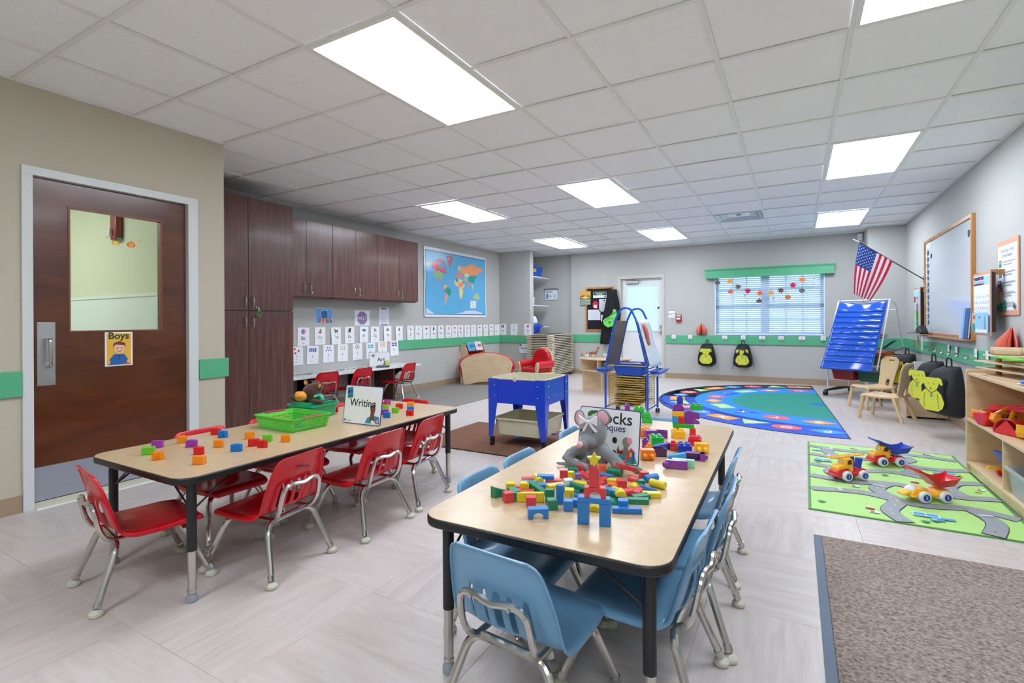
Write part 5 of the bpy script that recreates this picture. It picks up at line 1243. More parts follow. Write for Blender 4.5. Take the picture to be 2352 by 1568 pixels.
MB().grid(bf, 16, 12).build('drape', mat('blue_cloth', '#1743b8', 0.6), t, solid=0.02, smooth=80)
t = thing('wall_file', 'clear wall file holder with leaflets on the niche wall', 'wall file', (-4.62, 9.948, 1.69))
MB().cbox((0, -0.02, 0.11), (0.33, 0.035, 0.03)).build('clip_bar', mat('grey_bar', '#7f868c', 0.4), t, bev=0.005)
c = Card(0.29, 0.21, '#dfe6ec', 0.004); c.rect(-0.12, -0.08, -0.07, 0.03, '#4a8fc4'); c.rect(-0.13, 0.05, 0.03, 0.09, '#9fb8c4'); c.rect(-0.04, -0.05, 0.0, 0.0, '#9aa4ac'); c.rect(0.06, -0.07, 0.1, 0.02, '#b4bcc2')
c.build('pocket', (0, -0.02, -0.02), 0, t)
# stacked cots
M_cot = mat('cot_cream_plastic', '#cfc8b2', 0.5); M_mesh = mat('cot_mesh_dark', '#16140f', 0.9)
cw, cl, cr_ = 0.575, 1.08, 0.10
ppo = rrect(cw, cl, cr_, 6)
cot0 = None
for k in range(23):
    if cot0 is None:
        t = thing('stacking_cot', 'cot', 'cot'); b = MB(); n = len(ppo)
        pin = rrect(cw-0.09, cl-0.09, cr_*0.6, 6)
        vs = [(x, y, 0.0) for x, y in pin] + [(x, y, 0.0) for x, y in ppo] + [(x, y, 0.014) for x, y in ppo] + [(x, y, 0.017) for x, y in pin]
        fs = [(q*n+i, q*n+(i+1) % n, ((q+1) % 4)*n+(i+1) % n, ((q+1) % 4)*n+i) for q in range(4) for i in range(n)]
        b.add(vs, fs); b.build('frame', M_cot, t, smooth=30)
        MB().box(-cw/2+0.05, cw/2-0.05, -cl/2+0.05, cl/2-0.05, -0.014, 0.013).build('sleeping_mesh', M_mesh, t, smooth=0)
        for sx in (-1, 1):
            for sy in (-1, 1): MB().cbox((sx*(cw/2-0.062), sy*(cl/2-0.062), -0.007), (0.115, 0.115, 0.016)).build('corner_foot', M_cot, t, bev=0.01)
        cot0 = t; o = t
    else: o = copy_tree(cot0)
    place(o, 'cream cot in the tall stack behind the red armchair' if 0 < k < 22 else ('topmost cream cot of the stack in the niche' if k else 'lowest cream cot of the stack in the niche'), (-4.30, 9.20, 0.105+0.0328*k), 0, 'cream cots stacked in the niche')
    o.location.x += 0.004*math.sin(k*1.7); o.location.y += 0.003*math.cos(k*2.3)
t = thing('cot_trolley', 'low wheeled base under the cot stack', 'trolley', (-4.30, 9.20, 0))
MB().prism(rrect(cw-0.06, cl-0.06, 0.05), 0.065, 0.09, 'xy').build('deck', M_cot, t)
for sx in (-1, 1):
    for sy in (-1, 1):
        MB().cyl((sx*0.22-0.012, sy*0.50, 0.03), (sx*0.22+0.012, sy*0.50, 0.03), 0.03).build('caster', M_black, t); MB().cbox((sx*0.22, sy*0.50, 0.055), (0.036, 0.03, 0.03)).build('caster_fork', M_steel, t)

# ------------------------------------------------------------ right wall
t = thing('whiteboard', 'large whiteboard in an oak frame on the right wall', 'whiteboard', (XR, 7.075, 1.485), RW)
hw_, hh_ = 0.985, 0.585
for q in ((-hw_, hw_, hh_-0.035, hh_), (-hw_, hw_, -hh_, -hh_+0.035), (-hw_, -hw_+0.035, -hh_+0.035, hh_-0.035), (hw_-0.035, hw_, -hh_+0.035, hh_-0.035)):
    MB().box(q[0], q[1], -0.03, 0, q[2], q[3]).build('frame_rail', M_oak, t, bev=0.002, smooth=0)
MB().box(-hw_+0.03, hw_-0.03, -0.016, -0.004, -hh_+0.03, hh_-0.03).build('writing_surface', mat('whiteboard_gloss', '#d5dde2', 0.12), t, smooth=0)
MB().box(-hw_+0.02, hw_-0.02, -0.085, -0.028, -hh_-0.006, -hh_+0.008).build('marker_tray', M_oak, t, bev=0.002, smooth=0)
MB().cyl((-hw_+0.02, -0.031, 0.2), (-hw_+0.02, -0.034, 0.2), 0.008).build('screw_cap', M_white, t)
random.seed(5)
c = Card(0.22, 0.06, '#eceef2', 0.001); c.text('Helpers', 0, 0, 0.04, '#8a7a9a')
tag(c.build('heading_strip', (XR-0.018, 7.87, 2.00), RW), 'white heading strip at the top far corner of the whiteboard', 'card')
for k in range(12):
    y_, z_ = 7.945 - 0.0*k, 1.915 - k*0.077
    c = Card(0.17, 0.062, '#e6eaee', 0.0012, nx=2, nz=1, bend=lambda x, z: -0.012*max(0, x/0.085)); c.rect(-0.07, -0.022, -0.03, 0.024, ['#b5705c', '#6d8f8a', '#8a6a5c', '#8f97a8', '#a0544a'][k % 5]); c.rect(-0.01, -0.004, 0.06, 0.006, '#b9c2ca')
    tag(c.build('name_card', (XR-0.019, y_, z_), 0, rot=(0, R(random.uniform(-3, 3)), RW)), 'white picture name card in the column down the far edge of the whiteboard', 'card', 'name cards on the whiteboard')
for (y, z, s_, lb) in ((7.72, 1.86, 0.022, 'small dark magnet near the far top of the whiteboard'), (6.22, 1.91, 0.026, 'dark keyhole-shaped magnet near the near top corner of the whiteboard')):
    o = MB().cyl((0, 0, 0), (0, -0.006, 0), s_, seg=12); o.cbox((0, -0.004, -s_), (s_*1.2, 0.006, s_)); tag(o.build('magnet', ink('#3a3f44'), None, (XR-0.016, y, z), (0, 0, RW)), lb, 'magnet')
for k, (y, h_, col, lb) in enumerate(((6.335, 0.27, '#a9c3de', 'light blue binder standing on the whiteboard tray'), (6.255, 0.29, '#86a9d2', 'mid blue folder standing on the whiteboard tray'), (6.18, 0.29, '#2f5c92', 'dark blue folder at the near end of the whiteboard tray'))):
    t = thing('folder', lb, 'folder', (XR-0.045, y, 0.91), RW + R(3*k), 'folders standing on the whiteboard tray')
    MB().cbox((0, 0, h_/2), (0.085, 0.012, h_), rot=(-0.08, 0, 0)).build('cover', ink(col), t, bev=0.002)
    MB().cbox((0.01, 0.006, h_/2), (0.075, 0.008, h_*0.96), rot=(-0.08, 0, 0)).build('pages', ink('#d5dbe4'), t)
# calendar, story poster on standoffs, rules poster
def hung(name, lab, cat, y0, y1, z0, z1, draw, x=XR-0.10):
    t = thing(name, lab, cat, (x, (y0+y1)/2, (z0+z1)/2), RW); w_, h_ = y1-y0, z1-z0
    c = Card(w_, h_, '#d79a7c', 0.006); c.rect(-w_/2+0.012, -h_/2+0.012, w_/2-0.012, h_/2-0.022, '#dfe8f2'); draw(c, w_, h_); c.build('printed_panel', (0, 0, 0), 0, t)
    MB().box(-w_/2+0.03, w_/2-0.015, 0.010, 0.034, -h_/2+0.03, h_/2-0.01).build('shadow_pad', mat('shadow_dark', '#3b3836', 0.8), t, smooth=0)  # dark slab stands in for the shadow in the gap behind the panel
    MB().box(-w_/2+0.02, -w_/2+0.05, 0.006, 0.10, h_/2-0.03, h_/2+0.01).build('wall_bracket', M_oak, t, smooth=0); MB().box(w_/2-0.05, w_/2-0.02, 0.006, 0.10, h_/2-0.03, h_/2+0.01).build('wall_bracket', M_oak, t, smooth=0)
    return t
def dr_cal(c, w_, h_):
    c.rect(-w_/2+0.015, h_/2-0.10, w_*0.12, h_/2-0.03, '#24285c'); c.text('November', -w_*0.17, h_/2-0.065, 0.062, '#eef0f6', 0.01); c.rect(w_*0.13, h_/2-0.10, w_/2-0.015, h_/2-0.03, '#a8cfe8')
    c.rect(-w_/2+0.015, h_/2-0.315, w_/2-0.015, h_/2-0.105, '#e6eaf2')
    n = 1
    for r_ in range(5):
        for d in range(7):
            if (r_ == 0 and d < 6) or n > 30: continue
            c.text(str(n), -w_/2+0.045+d*(w_-0.08)/6, h_/2-0.15-r_*0.047, 0.030, '#4d5362', 0.005); n += 1
    c.rect(-w_/2+0.015, -h_/2+0.02, w_/2-0.015, -h_/2+0.185, '#8fc6e2'); c.poly([(-w_/2+0.015,-h_/2+0.02),(-w_/2+0.10,-h_/2+0.02),(-w_/2+0.09,-h_/2+0.09),(-w_/2+0.03,-h_/2+0.1)], '#2f8f8a')
    c.ell(-w_/2+0.065, -h_/2+0.125, 0.028, 0.03, '#e9b48c'); c.poly([(-w_/2+0.035,-h_/2+0.13),(-w_/2+0.05,-h_/2+0.17),(-w_/2+0.1,-h_/2+0.16),(-w_/2+0.095,-h_/2+0.14)], '#c9483a')
    c.poly([(0.10,-h_/2+0.05),(0.125,-h_/2+0.17),(0.15,-h_/2+0.05)], '#a887a0'); c.line([(-0.02,-h_/2+0.14),(0.0,-h_/2+0.155)], 0.012, '#3a6a86')
    for k in range(9): c.ell(-0.10+k*0.035, -h_/2+0.035, 0.02, 0.016, '#eef2f4' if k % 2 else '#dfe6ea', 10)
hung('november_calendar', 'wooden-edged November wall calendar beside the whiteboard', 'calendar', 5.30, 5.74, 0.963, 1.477, dr_cal)
def dr_flagboy(c, w_, h_):
    c.rect(-w_/2+0.015, -h_/2+0.02, w_/2-0.015, -0.02, '#a9cf86'); c.rect(-w_/2+0.015, -0.02, w_/2-0.015, h_/2-0.03, '#a4d4ea')
    c.rect(-0.16, 0.09, -0.06, 0.17, '#c8323c'); c.rect(-0.16, 0.13, -0.12, 0.17, '#2a3f8c'); c.line([(-0.165,-0.1),(-0.165,0.18)], 0.008, '#6a5040')
    c.ell(0.03, 0.11, 0.04, 0.045, '#e9b48c'); c.poly([(-0.01,0.12),(0.0,0.165),(0.06,0.165),(0.075,0.12),(0.03,0.14)], '#c8503a'); c.poly([(-0.03,-0.02),(-0.04,0.07),(0.1,0.07),(0.09,-0.02)], '#cf5a4a'); c.poly([(-0.02,-0.02),(0.085,-0.02),(0.09,-0.15),(-0.01,-0.15)], '#4a5a66'); c.ell(0.03,-0.185,0.07,0.035,'#2c6fc0')
hung('story_poster', 'poster of a child with a small flag at the far side of the whiteboard', 'poster', 8.11, 8.50, 0.955, 1.50, dr_flagboy, XR-0.06)
def pw_(c, w_, h_): pass
c = Card(0.455, 0.585, '#d9a084', 0.008); c.rect(-0.205, -0.255, 0.205, 0.255, '#e7ecf2'); c.text('November Rules', 0, 0.215, 0.045, '#4a5660', 0.0, 0.9); c.text('of the Room', 0, 0.175, 0.04, '#4a5660', 0.0)
for k, col in enumerate(('#2f8f84', '#7a7f88', '#3a4fae', '#7fa8b4')):
    z = 0.115-k*0.08; c.rect(-0.18, z-0.028, -0.12, z+0.028, col); c.ell(-0.15, z+0.01, 0.012, 0.012, '#eac7a6')
    c.rect(-0.09, z+0.006, 0.17, z+0.014, '#a3adb8'); c.rect(-0.09, z-0.016, 0.10, z-0.008, '#a3adb8')
c.rect(-0.05, -0.20, 0.16, -0.192, '#a3adb8'); c.rect(-0.05, -0.22, 0.12, -0.212, '#a3adb8')
c.poly([(-0.205,-0.255),(-0.02,-0.255),(0.0,-0.2),(-0.03,-0.17),(-0.1,-0.2),(-0.2,-0.19)], '#23897c'); c.poly([(-0.2,-0.20),(-0.14,-0.22),(-0.1,-0.15),(-0.14,-0.1),(-0.2,-0.1)], '#f0d890'); c.ell(-0.11,-0.13,0.045,0.05,'#e9c09a'); c.poly([(-0.16,-0.12),(-0.13,-0.07),(-0.07,-0.08),(-0.06,-0.12),(-0.11,-0.1)], '#d1503f'); c.ell(0.165,-0.225,0.02,0.022,'#4b5660')
tag(c.build('rules_poster', (XR-0.010, 5.275, 1.418), RW), 'tall wooden-edged November Rules of the Room poster on the right wall', 'poster')
# bracket arm with black cap and leaf ornament at the far end of the tray
t = thing('wall_clip_arm', 'metal clip arm with a black cap beside the far end of the whiteboard', 'clip', (XR-0.1, 7.72, 0.95), RW)
MB().tube([(-0.04, 0, 0.0), (-0.3, -0.02, -0.02), (-0.62, -0.05, -0.03)], 0.009, 6).build('arm', M_steel, t)
MB().prism([(-0.15, -0.02), (-0.10, 0.05), (0.0, 0.07), (0.13, 0.0), (0.13, -0.03)], -0.05, 0.03, 'xz').build('cap', M_black, t, bev=0.01)
t = thing('leaf_wreath', 'paper leaf ornament hanging below the black cap by the whiteboard', 'ornament', (XR-0.16, 7.66, 0.83), RW)
for k, col in enumerate(('#c0392b', '#2f8f84', '#e8c070', '#5a7a3a', '#d9704a')):
    c = Card(0.002, 0.002, col, 0.002); a_ = k*1.25; c.poly([(0.06*p+0.05*math.cos(a_), 0.06*q+0.045*math.sin(a_)) for p, q in leaf], col); c.build('paper_leaf', (0, -0.004*k, 0), 0, t)
c = Card(0.07, 0.16, '#e9e6e2', 0.001); c.build('paper_strip', (0.10, 0.02, -0.02), 0, t)
# flag
fl = thing('american_flag', 'small American flag on a thin black pole slanting out over the pocket chart', 'flag', (XR-0.02, 8.09, 1.598))
px0, pz0 = -0.02, 0.0
MB().tube([(0.0, 0, 0), (-0.726+0.045, 0, 0.53), ], 0.006, 8).build('flag_pole', M_black, fl)
MB().tube([(-0.675, 0, 0.527), (-0.746, 0, 0.572)], [0.0075, 0.006], 8).build('pole_tip', mat('pole_ivory', '#d9d6cc', 0.4), fl)
MB().cbox((0.008, 0, 0), (0.03, 0.05, 0.08)).build('pole_bracket', M_black, fl)
A_ = Vector((-0.679, 0, 0.511)); B_ = Vector((-0.322, 0, 0.251)); C2 = Vector((-0.745, 0, -0.16)); D_ = Vector((-0.562, 0, -0.255))
M_fl = {k: trans_mat('flag_' + k, v, 0.25, 0.6) for k, v in (('red', '#cc2038'), ('white', '#e6e2e8'), ('blue', '#1b3f8f'))}
def ffn(u, v):
    p = (A_*(1-u)+B_*u)*(1-v) + (C2*(1-u)+D_*u)*v
    p = p + Vector((0.035*math.sin(v*PI)*(u-0.5), -0.012-0.045*math.sin(u*PI*2.6+v*1.2)*v**0.6, 0))
    return (p.x, p.y, p.z)
for nm, cells in (('stripe_red', [i for i in range(13) if i % 2 == 0]), ('stripe_white', [i for i in range(13) if i % 2])):
    for i in cells:
        v0 = 0.42 if i < 7 else 0.0
        MB().grid(lambda a, b_, i=i, v0=v0: ffn((i+a)/13, v0+(1-v0)*b_), 2, 14).build('stripe', M_fl['red' if i % 2 == 0 else 'white'], fl, smooth=80)
MB().grid(lambda a, b_: ffn(a*7/13, 0.42*b_), 12, 10).build('canton', M_fl['blue'], fl, smooth=80)
sb = MB()
for r_ in range(9):
    for q in range(6 if r_ % 2 == 0 else 5):
        u = (r_+0.5)/9*7/13*0.96+0.01; v = ((q+0.5)/6 if r_ % 2 == 0 else (q+1)/6)*0.40+0.01
        p = Vector(ffn(u, v)); sb.add([(p.x+0.0105*(1 if k % 2 == 0 else 0.45)*math.cos(PI*k/5), p.y-0.0035, p.z+0.0125*(1 if k % 2 == 0 else 0.45)*math.sin(PI*k/5)) for k in range(10)], [tuple(range(10))])
so = sb.build('star', M_fl['white'], fl, smooth=0); so['kind'] = 'stuff'
# ------------------------------------------------------------ toy positions on the tables
WB = [
('cube','r',-0.827,1.433,35,0,'red cube at the left front of the block pile'),
('arch','g',-0.821,1.466,-55,0,'green arch block standing behind the left red cube'),
('plank_edge','y',-0.762,1.468,12,0,'long yellow block standing on edge at the left'),
('cube','r',-0.742,1.434,10,0,'red cube in front of the long yellow block'),
('arch','b',-0.68,1.358,18,0,'blue arch block alone at the front left'),
('cube','g',-0.673,1.444,25,0,'green cube behind the front blue arch'),
('cyl_up','b',-0.669,1.496,0,0,'tall blue cylinder standing left of the tower'),
('block_up','g',-0.704,1.494,5,0,'green block upright behind the green cube'),
('cube','b',-0.624,1.46,8,0,'blue cube left of the block tower'),
('cube_s','b',-0.612,1.499,0,0,'small blue cube beside the tower leg'),
('halfdisc','y',-0.551,1.5,0,0,'yellow half-round block seen through the tower gate'),
('plank','g',-0.459,1.616,8,0,'long green block lying right of the tower'),
('plank','b',-0.457,1.525,8,0,'long blue block lying at the front right'),
('plank_s','y',-0.424,1.7,8,0,'yellow block lying at the right of the pile'),
('cyl_x','y',-0.428,1.804,-30,0,'yellow cylinder lying at the right edge of the pile'),
('cyl_x','b',-0.467,1.863,40,0,'blue cylinder lying behind the yellow one'),
('cube','r',-0.495,1.87,20,0,'red cube at the back right of the pile'),
('plank','r',-0.561,1.865,40,0.03,'long red block lying tilted on top at the back'),
('halfdisc','r',-0.522,1.841,60,0,'rounded red block below the long red one'),
('halfdisc','g',-0.535,1.95,20,0,'green half-round block at the back right'),
('cube_s','g',-0.485,1.789,30,0,'small green block between red and yellow'),
('wedge','b',-0.449,1.762,20,0,'blue triangle block at the right'),
('halfdisc','y',-0.501,1.753,-15,0,'yellow half cylinder in the right of the pile'),
('cube','r',-0.538,1.736,15,0,'red cube behind the yellow half cylinder'),
('halfdisc','y',-0.542,1.685,25,0,'yellow half cylinder behind the green cube'),
('cyl_x','r',-0.504,1.656,40,0,'red cylinder leaning right of the tower'),
('plank_s','r',-0.474,1.704,75,0,'pinkish red block standing behind the long green block'),
('cube','g',-0.535,1.621,30,0.0,'green tilted cube right behind the tower'),
('halfdisc','g',-0.517,1.567,-10,0,'green half-round block right of the tower leg'),
('wedge','b',-0.577,1.699,0,0,'long blue wedge behind the tower'),
('plank_s','y',-0.573,1.777,-10,0.0,'yellow block behind the red cube'),
('plank_s','b',-0.627,1.822,-25,0,'blue block lying at the back centre'),
('cyl_x','g',-0.606,1.872,-25,0,'green cylinder lying at the back centre'),
('cube','o',-0.661,1.882,5,0,'orange cube behind the tower'),
('plank_s','r',-0.62,1.766,50,0,'red block leaning behind the tower'),
('plank_s','y',-0.67,1.689,-20,0,'yellow block left behind the tower'),
('cyl_up_s','p',-0.698,1.724,0,0,'purple cylinder left of the tower'),
('cyl_up_s','y',-0.729,1.732,0,0,'yellow cylinder beside the purple one'),
('cube','r',-0.767,1.753,12,0,'red cube at the back left of the pile'),
('plank_s','g',-0.77,1.835,-5,0,'thin green block at the back left'),
('cyl_x','r',-0.74,1.873,70,0,'red cylinder at the back under the mouse'),
('plank','r',-0.691,1.787,-55,0.0,'long red block leaning behind the tower'),
('cube','w',-0.706,1.653,25,0,'plain white cube in the middle of the pile'),
('plank_s','b',-0.674,1.64,10,0,'blue block right of the white cube'),
('arch','y',-0.726,1.586,40,0,'yellow arch block in the middle of the pile'),
('wedge_l','g',-0.774,1.559,-20,0,'big green wedge in the left of the pile'),
('arch','b',-0.8,1.661,10,0,'blue arch lying behind the green wedge'),
('plank_s','r',-0.771,1.669,10,0.0,'red block at the back left, by the blue arch'),
('cyl_x','y',-0.825,1.648,-60,0,'yellow cylinder leaning at the left back'),
('plank_s','r',-0.857,1.648,20,0,'red block at the far left back'),
('plank_s','b',-0.843,1.612,10,0,'blue block under the yellow cylinder'),
('plank_s','b',-0.776,1.611,10,0,'flat blue block behind the yellow arch'),
('cube','y',-0.826,1.548,10,0,'yellow cube at the left of the pile'),
('wedge','r',-0.867,1.555,30,0,'red triangle block at the left'),
('cube','y',-0.868,1.522,15,0,'yellow cube beside the red triangle'),
('wedge_l','g',-0.875,1.48,55,0,'green wedge at the far left end of the pile'),
('plank_s','r',-0.809,1.519,5,0,'red block lying behind the long yellow block'),
('plank_s','t',-0.678,1.612,-10,0,'teal block behind the tall blue cylinder'),
('cube','y',-0.662,1.558,5,0,'yellow cube with a green side left of the tower'),
('wedge','b',-0.631,1.569,10,0,'blue triangle block behind the tower leg'),]
MG = [
('b2','o',-0.678,2.587,10,0,'orange brick at the back by the sign'),
('b2x','p',-0.636,2.54,15,0,'purple brick lying by the orange one'),
('open','p',-0.594,2.589,-10,0,'hollow purple arch brick at the back'),
('b2','g',-0.586,2.449,10,0,'green brick with white top light'),
('b1','p',-0.617,2.359,0,0,'purple brick half behind the Blocks sign'),
('long','b',-0.545,2.363,12,0,'long dark blue sloped brick'),
('bump','o',-0.561,2.223,-30,0,'orange bumpy figure brick'),
('b2x','o',-0.555,2.155,10,0,'orange brick with round studs beside the sign'),
('open','d',-0.522,2.233,5,0,'dark purple hollow brick'),
('b1','r',-0.489,2.359,0,0,'small red brick beside the blue one'),
('b2','b',-0.437,2.343,2,0,'big royal blue brick with four studs'),
('b2','r',-0.418,2.502,-12,0,'red brick behind the big blue brick'),
('b2x','y',-0.37,2.379,3,0,'yellow brick with two round studs on its side'),
('b2','y',-0.52,2.629,8,0,'yellow stepped brick at the back'),
('openx','p',-0.375,2.252,-5,0,'hollow purple brick lying on its side'),
('long','c',-0.447,2.223,-3,0,'flat cyan brick behind the mint and purple bricks'),
('longx','m',-0.398,2.109,-3,0,'mint green long brick behind the purple one'),
('longx','p',-0.419,2.072,-3,0,'long purple brick with a ball end in front'),]
LB = [('g',-2.556,1.172,25),('p',-2.653,1.253,20),('o',-2.419,1.148,15),('o',-2.645,1.365,25),('p',-2.522,1.342,25),('r',-2.351,1.281,5),('o',-2.190,1.195,5),('r',-2.686,1.549,5),('b',-2.588,1.533,10),('o',-2.404,1.405,10),('b',-2.251,1.396,20),('o',-2.437,1.580,20),('r',-2.274,1.494,30),('g',-2.297,1.581,20),('r',-2.211,1.499,5),('o',-2.214,1.626,10),('r',-2.657,2.318,5),('p',-2.557,2.704,20),('r',-2.507,2.626,5),('g',-2.420,2.534,5),('p',-2.295,2.403,20),('b',-2.210,2.332,5),('r',-2.369,2.619,15),('g',-2.278,2.481,10),('o',-2.347,2.710,5),('b',-2.221,2.564,20),('r',-2.131,2.456,5),]
ZT = 0.505
# ------------------------------------------------------------ wooden blocks
WC = {'r': '#c9363a', 'g': '#137a56', 'b': '#1f74ba', 'y': '#d3bf1c', 'o': '#e8642c', 'p': '#7a55a6', 'w': '#dfe2e8', 't': '#1f8b80'}
CN = {'r': 'red', 'g': 'green', 'b': 'blue', 'y': 'yellow', 'o': 'orange', 'p': 'purple', 'w': 'white', 't': 'teal'}
def wmat(c): return mat('block_paint_' + CN[c], WC[c], 0.38, noise=(25, 0.05), coat=0.15)
U = 0.03
def arch_poly(w_, h_, r_): return [(-w_/2, 0), (-r_, 0)] + [(-r_*math.cos(PI*k/10), r_*math.sin(PI*k/10)) for k in range(1, 10)] + [(r_, 0), (w_/2, 0), (w_/2, h_), (-w_/2, h_)]
def block_mb(t):
    b = MB()
    if t == 'cube': b.box(-.0155, .0155, -.0155, .0155, 0, .031)
    elif t == 'cube_s': b.box(-.012, .012, -.012, .012, 0, .024)
    elif t == 'plank': b.box(-.045, .045, -.013, .013, 0, .016)
    elif t == 'plank_s': b.box(-.03, .03, -.014, .014, 0, .016)
    elif t == 'plank_edge': b.box(-.045, .045, -.008, .008, 0, .030)
    elif t == 'block_up': b.box(-.015, .015, -.009, .009, 0, .042)
    elif t == 'pillar': b.box(-.016, .016, -.016, .016, 0, .062)
    elif t == 'lintel': b.box(-.047, .047, -.015, .015, 0, .016)
    elif t == 'arch': b.prism(arch_poly(0.062, 0.030, 0.018), -.0145, .0145, 'xz')
    elif t == 'cyl_up': b.cyl((0, 0, 0), (0, 0, 0.062), 0.0125, seg=20)
    elif t == 'cyl_up_s': b.cyl((0, 0, 0), (0, 0, 0.034), 0.0125, seg=20)
    elif t == 'cyl_x': b.cyl((-.029, 0, 0.0135), (.029, 0, 0.0135), 0.0135, seg=20)
    elif t == 'halfdisc': b.prism([(.018*math.cos(PI*k/12), .018*math.sin(PI*k/12)) for k in range(13)], -.02, .02, 'xz')
    elif t == 'wedge': b.prism([(-.03, 0), (.03, 0), (-.03, .022)], -.013, .013, 'xz')
    elif t == 'wedge_l': b.prism([(-.042, 0), (.042, 0), (-.042, .036)], -.014, .014, 'xz')
    elif t == 'dome': b.prism([(-.015, 0), (.015, 0), (.015, .048)] + [(.015*math.cos(PI*k/10), .048+.014*math.sin(PI*k/10)) for k in range(1, 10)] + [(-.015, .048)], -.013, .013, 'xz')
    elif t == 'star': b.prism(star(.021, .011, 5, 0, .017), -.009, .009, 'xz')
    return b
BM = {}
def block(t, c, x, y, r, z, lab, wr=15, tilt=0.0, grp='wooden blocks in the pile on the table'):
    key = (t, c)
    if key not in BM: BM[key] = block_mb(t).mesh('wooden_block', wmat(c), 35)
    o = bpy.data.objects.new('wooden_block', BM[key]); COL.objects.link(o)
    o.location = (x, y, ZT+z+0.0004); o.rotation_euler = (0, -tilt, R(r+wr))
    md = o.modifiers.new('bevel', 'BEVEL'); md.width = 0.0014; md.segments = 2; md.limit_method = 'ANGLE'
    tag(o, lab, 'toy block', grp); return o
for t, c, x, y, r, z, lab in WB:
    if z: block(t, c, x, y, r, z, lab, tilt=-0.35)
    else: block(t, c, x, y, r, z, lab)
TX, TY, TR = -0.515, 1.3965, 13
TG = 'block tower with the star'
ca_, sa_ = math.cos(R(TR)), math.sin(R(TR))
block('pillar', 'b', TX-0.0315*ca_, TY-0.0315*sa_, TR, 0, 'left blue pillar of the block tower', 0, grp=TG)
block('pillar', 'b', TX+0.0315*ca_, TY+0.0315*sa_, TR, 0, 'right blue pillar of the block tower', 0, grp=TG)
block('lintel', 'b', TX, TY, TR, 0.0624, 'blue beam lying across the two pillars of the tower', 0, grp=TG)
block('arch', 'r', TX+0.003, TY, TR+4, 0.0788, 'red arch block on the blue beam of the tower', 0, grp=TG)
block('dome', 'r', TX+0.001, TY, TR-2, 0.1092, 'upright red round-topped block near the top of the tower', 0, grp=TG)
block('star', 'y', TX, TY, TR+6, 0.1710, 'yellow star block on top of the tower', 0, grp=TG)
block('cyl_up_s', 'r', -0.606, 1.965, 0, 0, 'dull red cylinder between the grey plush mouse and the Blocks sign', grp='wooden blocks in the pile on the table')
# second layer of the pile
for q in (('cube', 'g', -0.585, 1.575, 30, .031, 'green cube on top of the pile left of the tower'), ('plank_s', 'r', -0.60, 1.66, 65, .0165, 'red slab resting on the blue slab behind the tower'), ('halfdisc', 'y', -0.50, 1.60, 10, .0245, 'yellow half-round on top of the pile right of the tower'),
          ('plank_s', 'b', -0.54, 1.62, -20, .0165, 'blue slab resting on top of the middle of the pile'), ('wedge', 'g', -0.655, 1.62, 10, .0165, 'green wedge on top of the pile in the middle'), ('cube_s', 'r', -0.625, 1.72, 20, .0, 'small red block at the back under the mouse'),
          ('plank_s', 'o', -0.555, 1.73, 5, .0, 'orange slab at the back of the pile'), ('plank_s', 'g', -0.45, 1.66, 30, 0.0, 'green slab under the long red block'), ('cube', 'b', -0.475, 1.545, 5, 0.0, 'blue cube hidden right behind the tower')):
    block(*q)

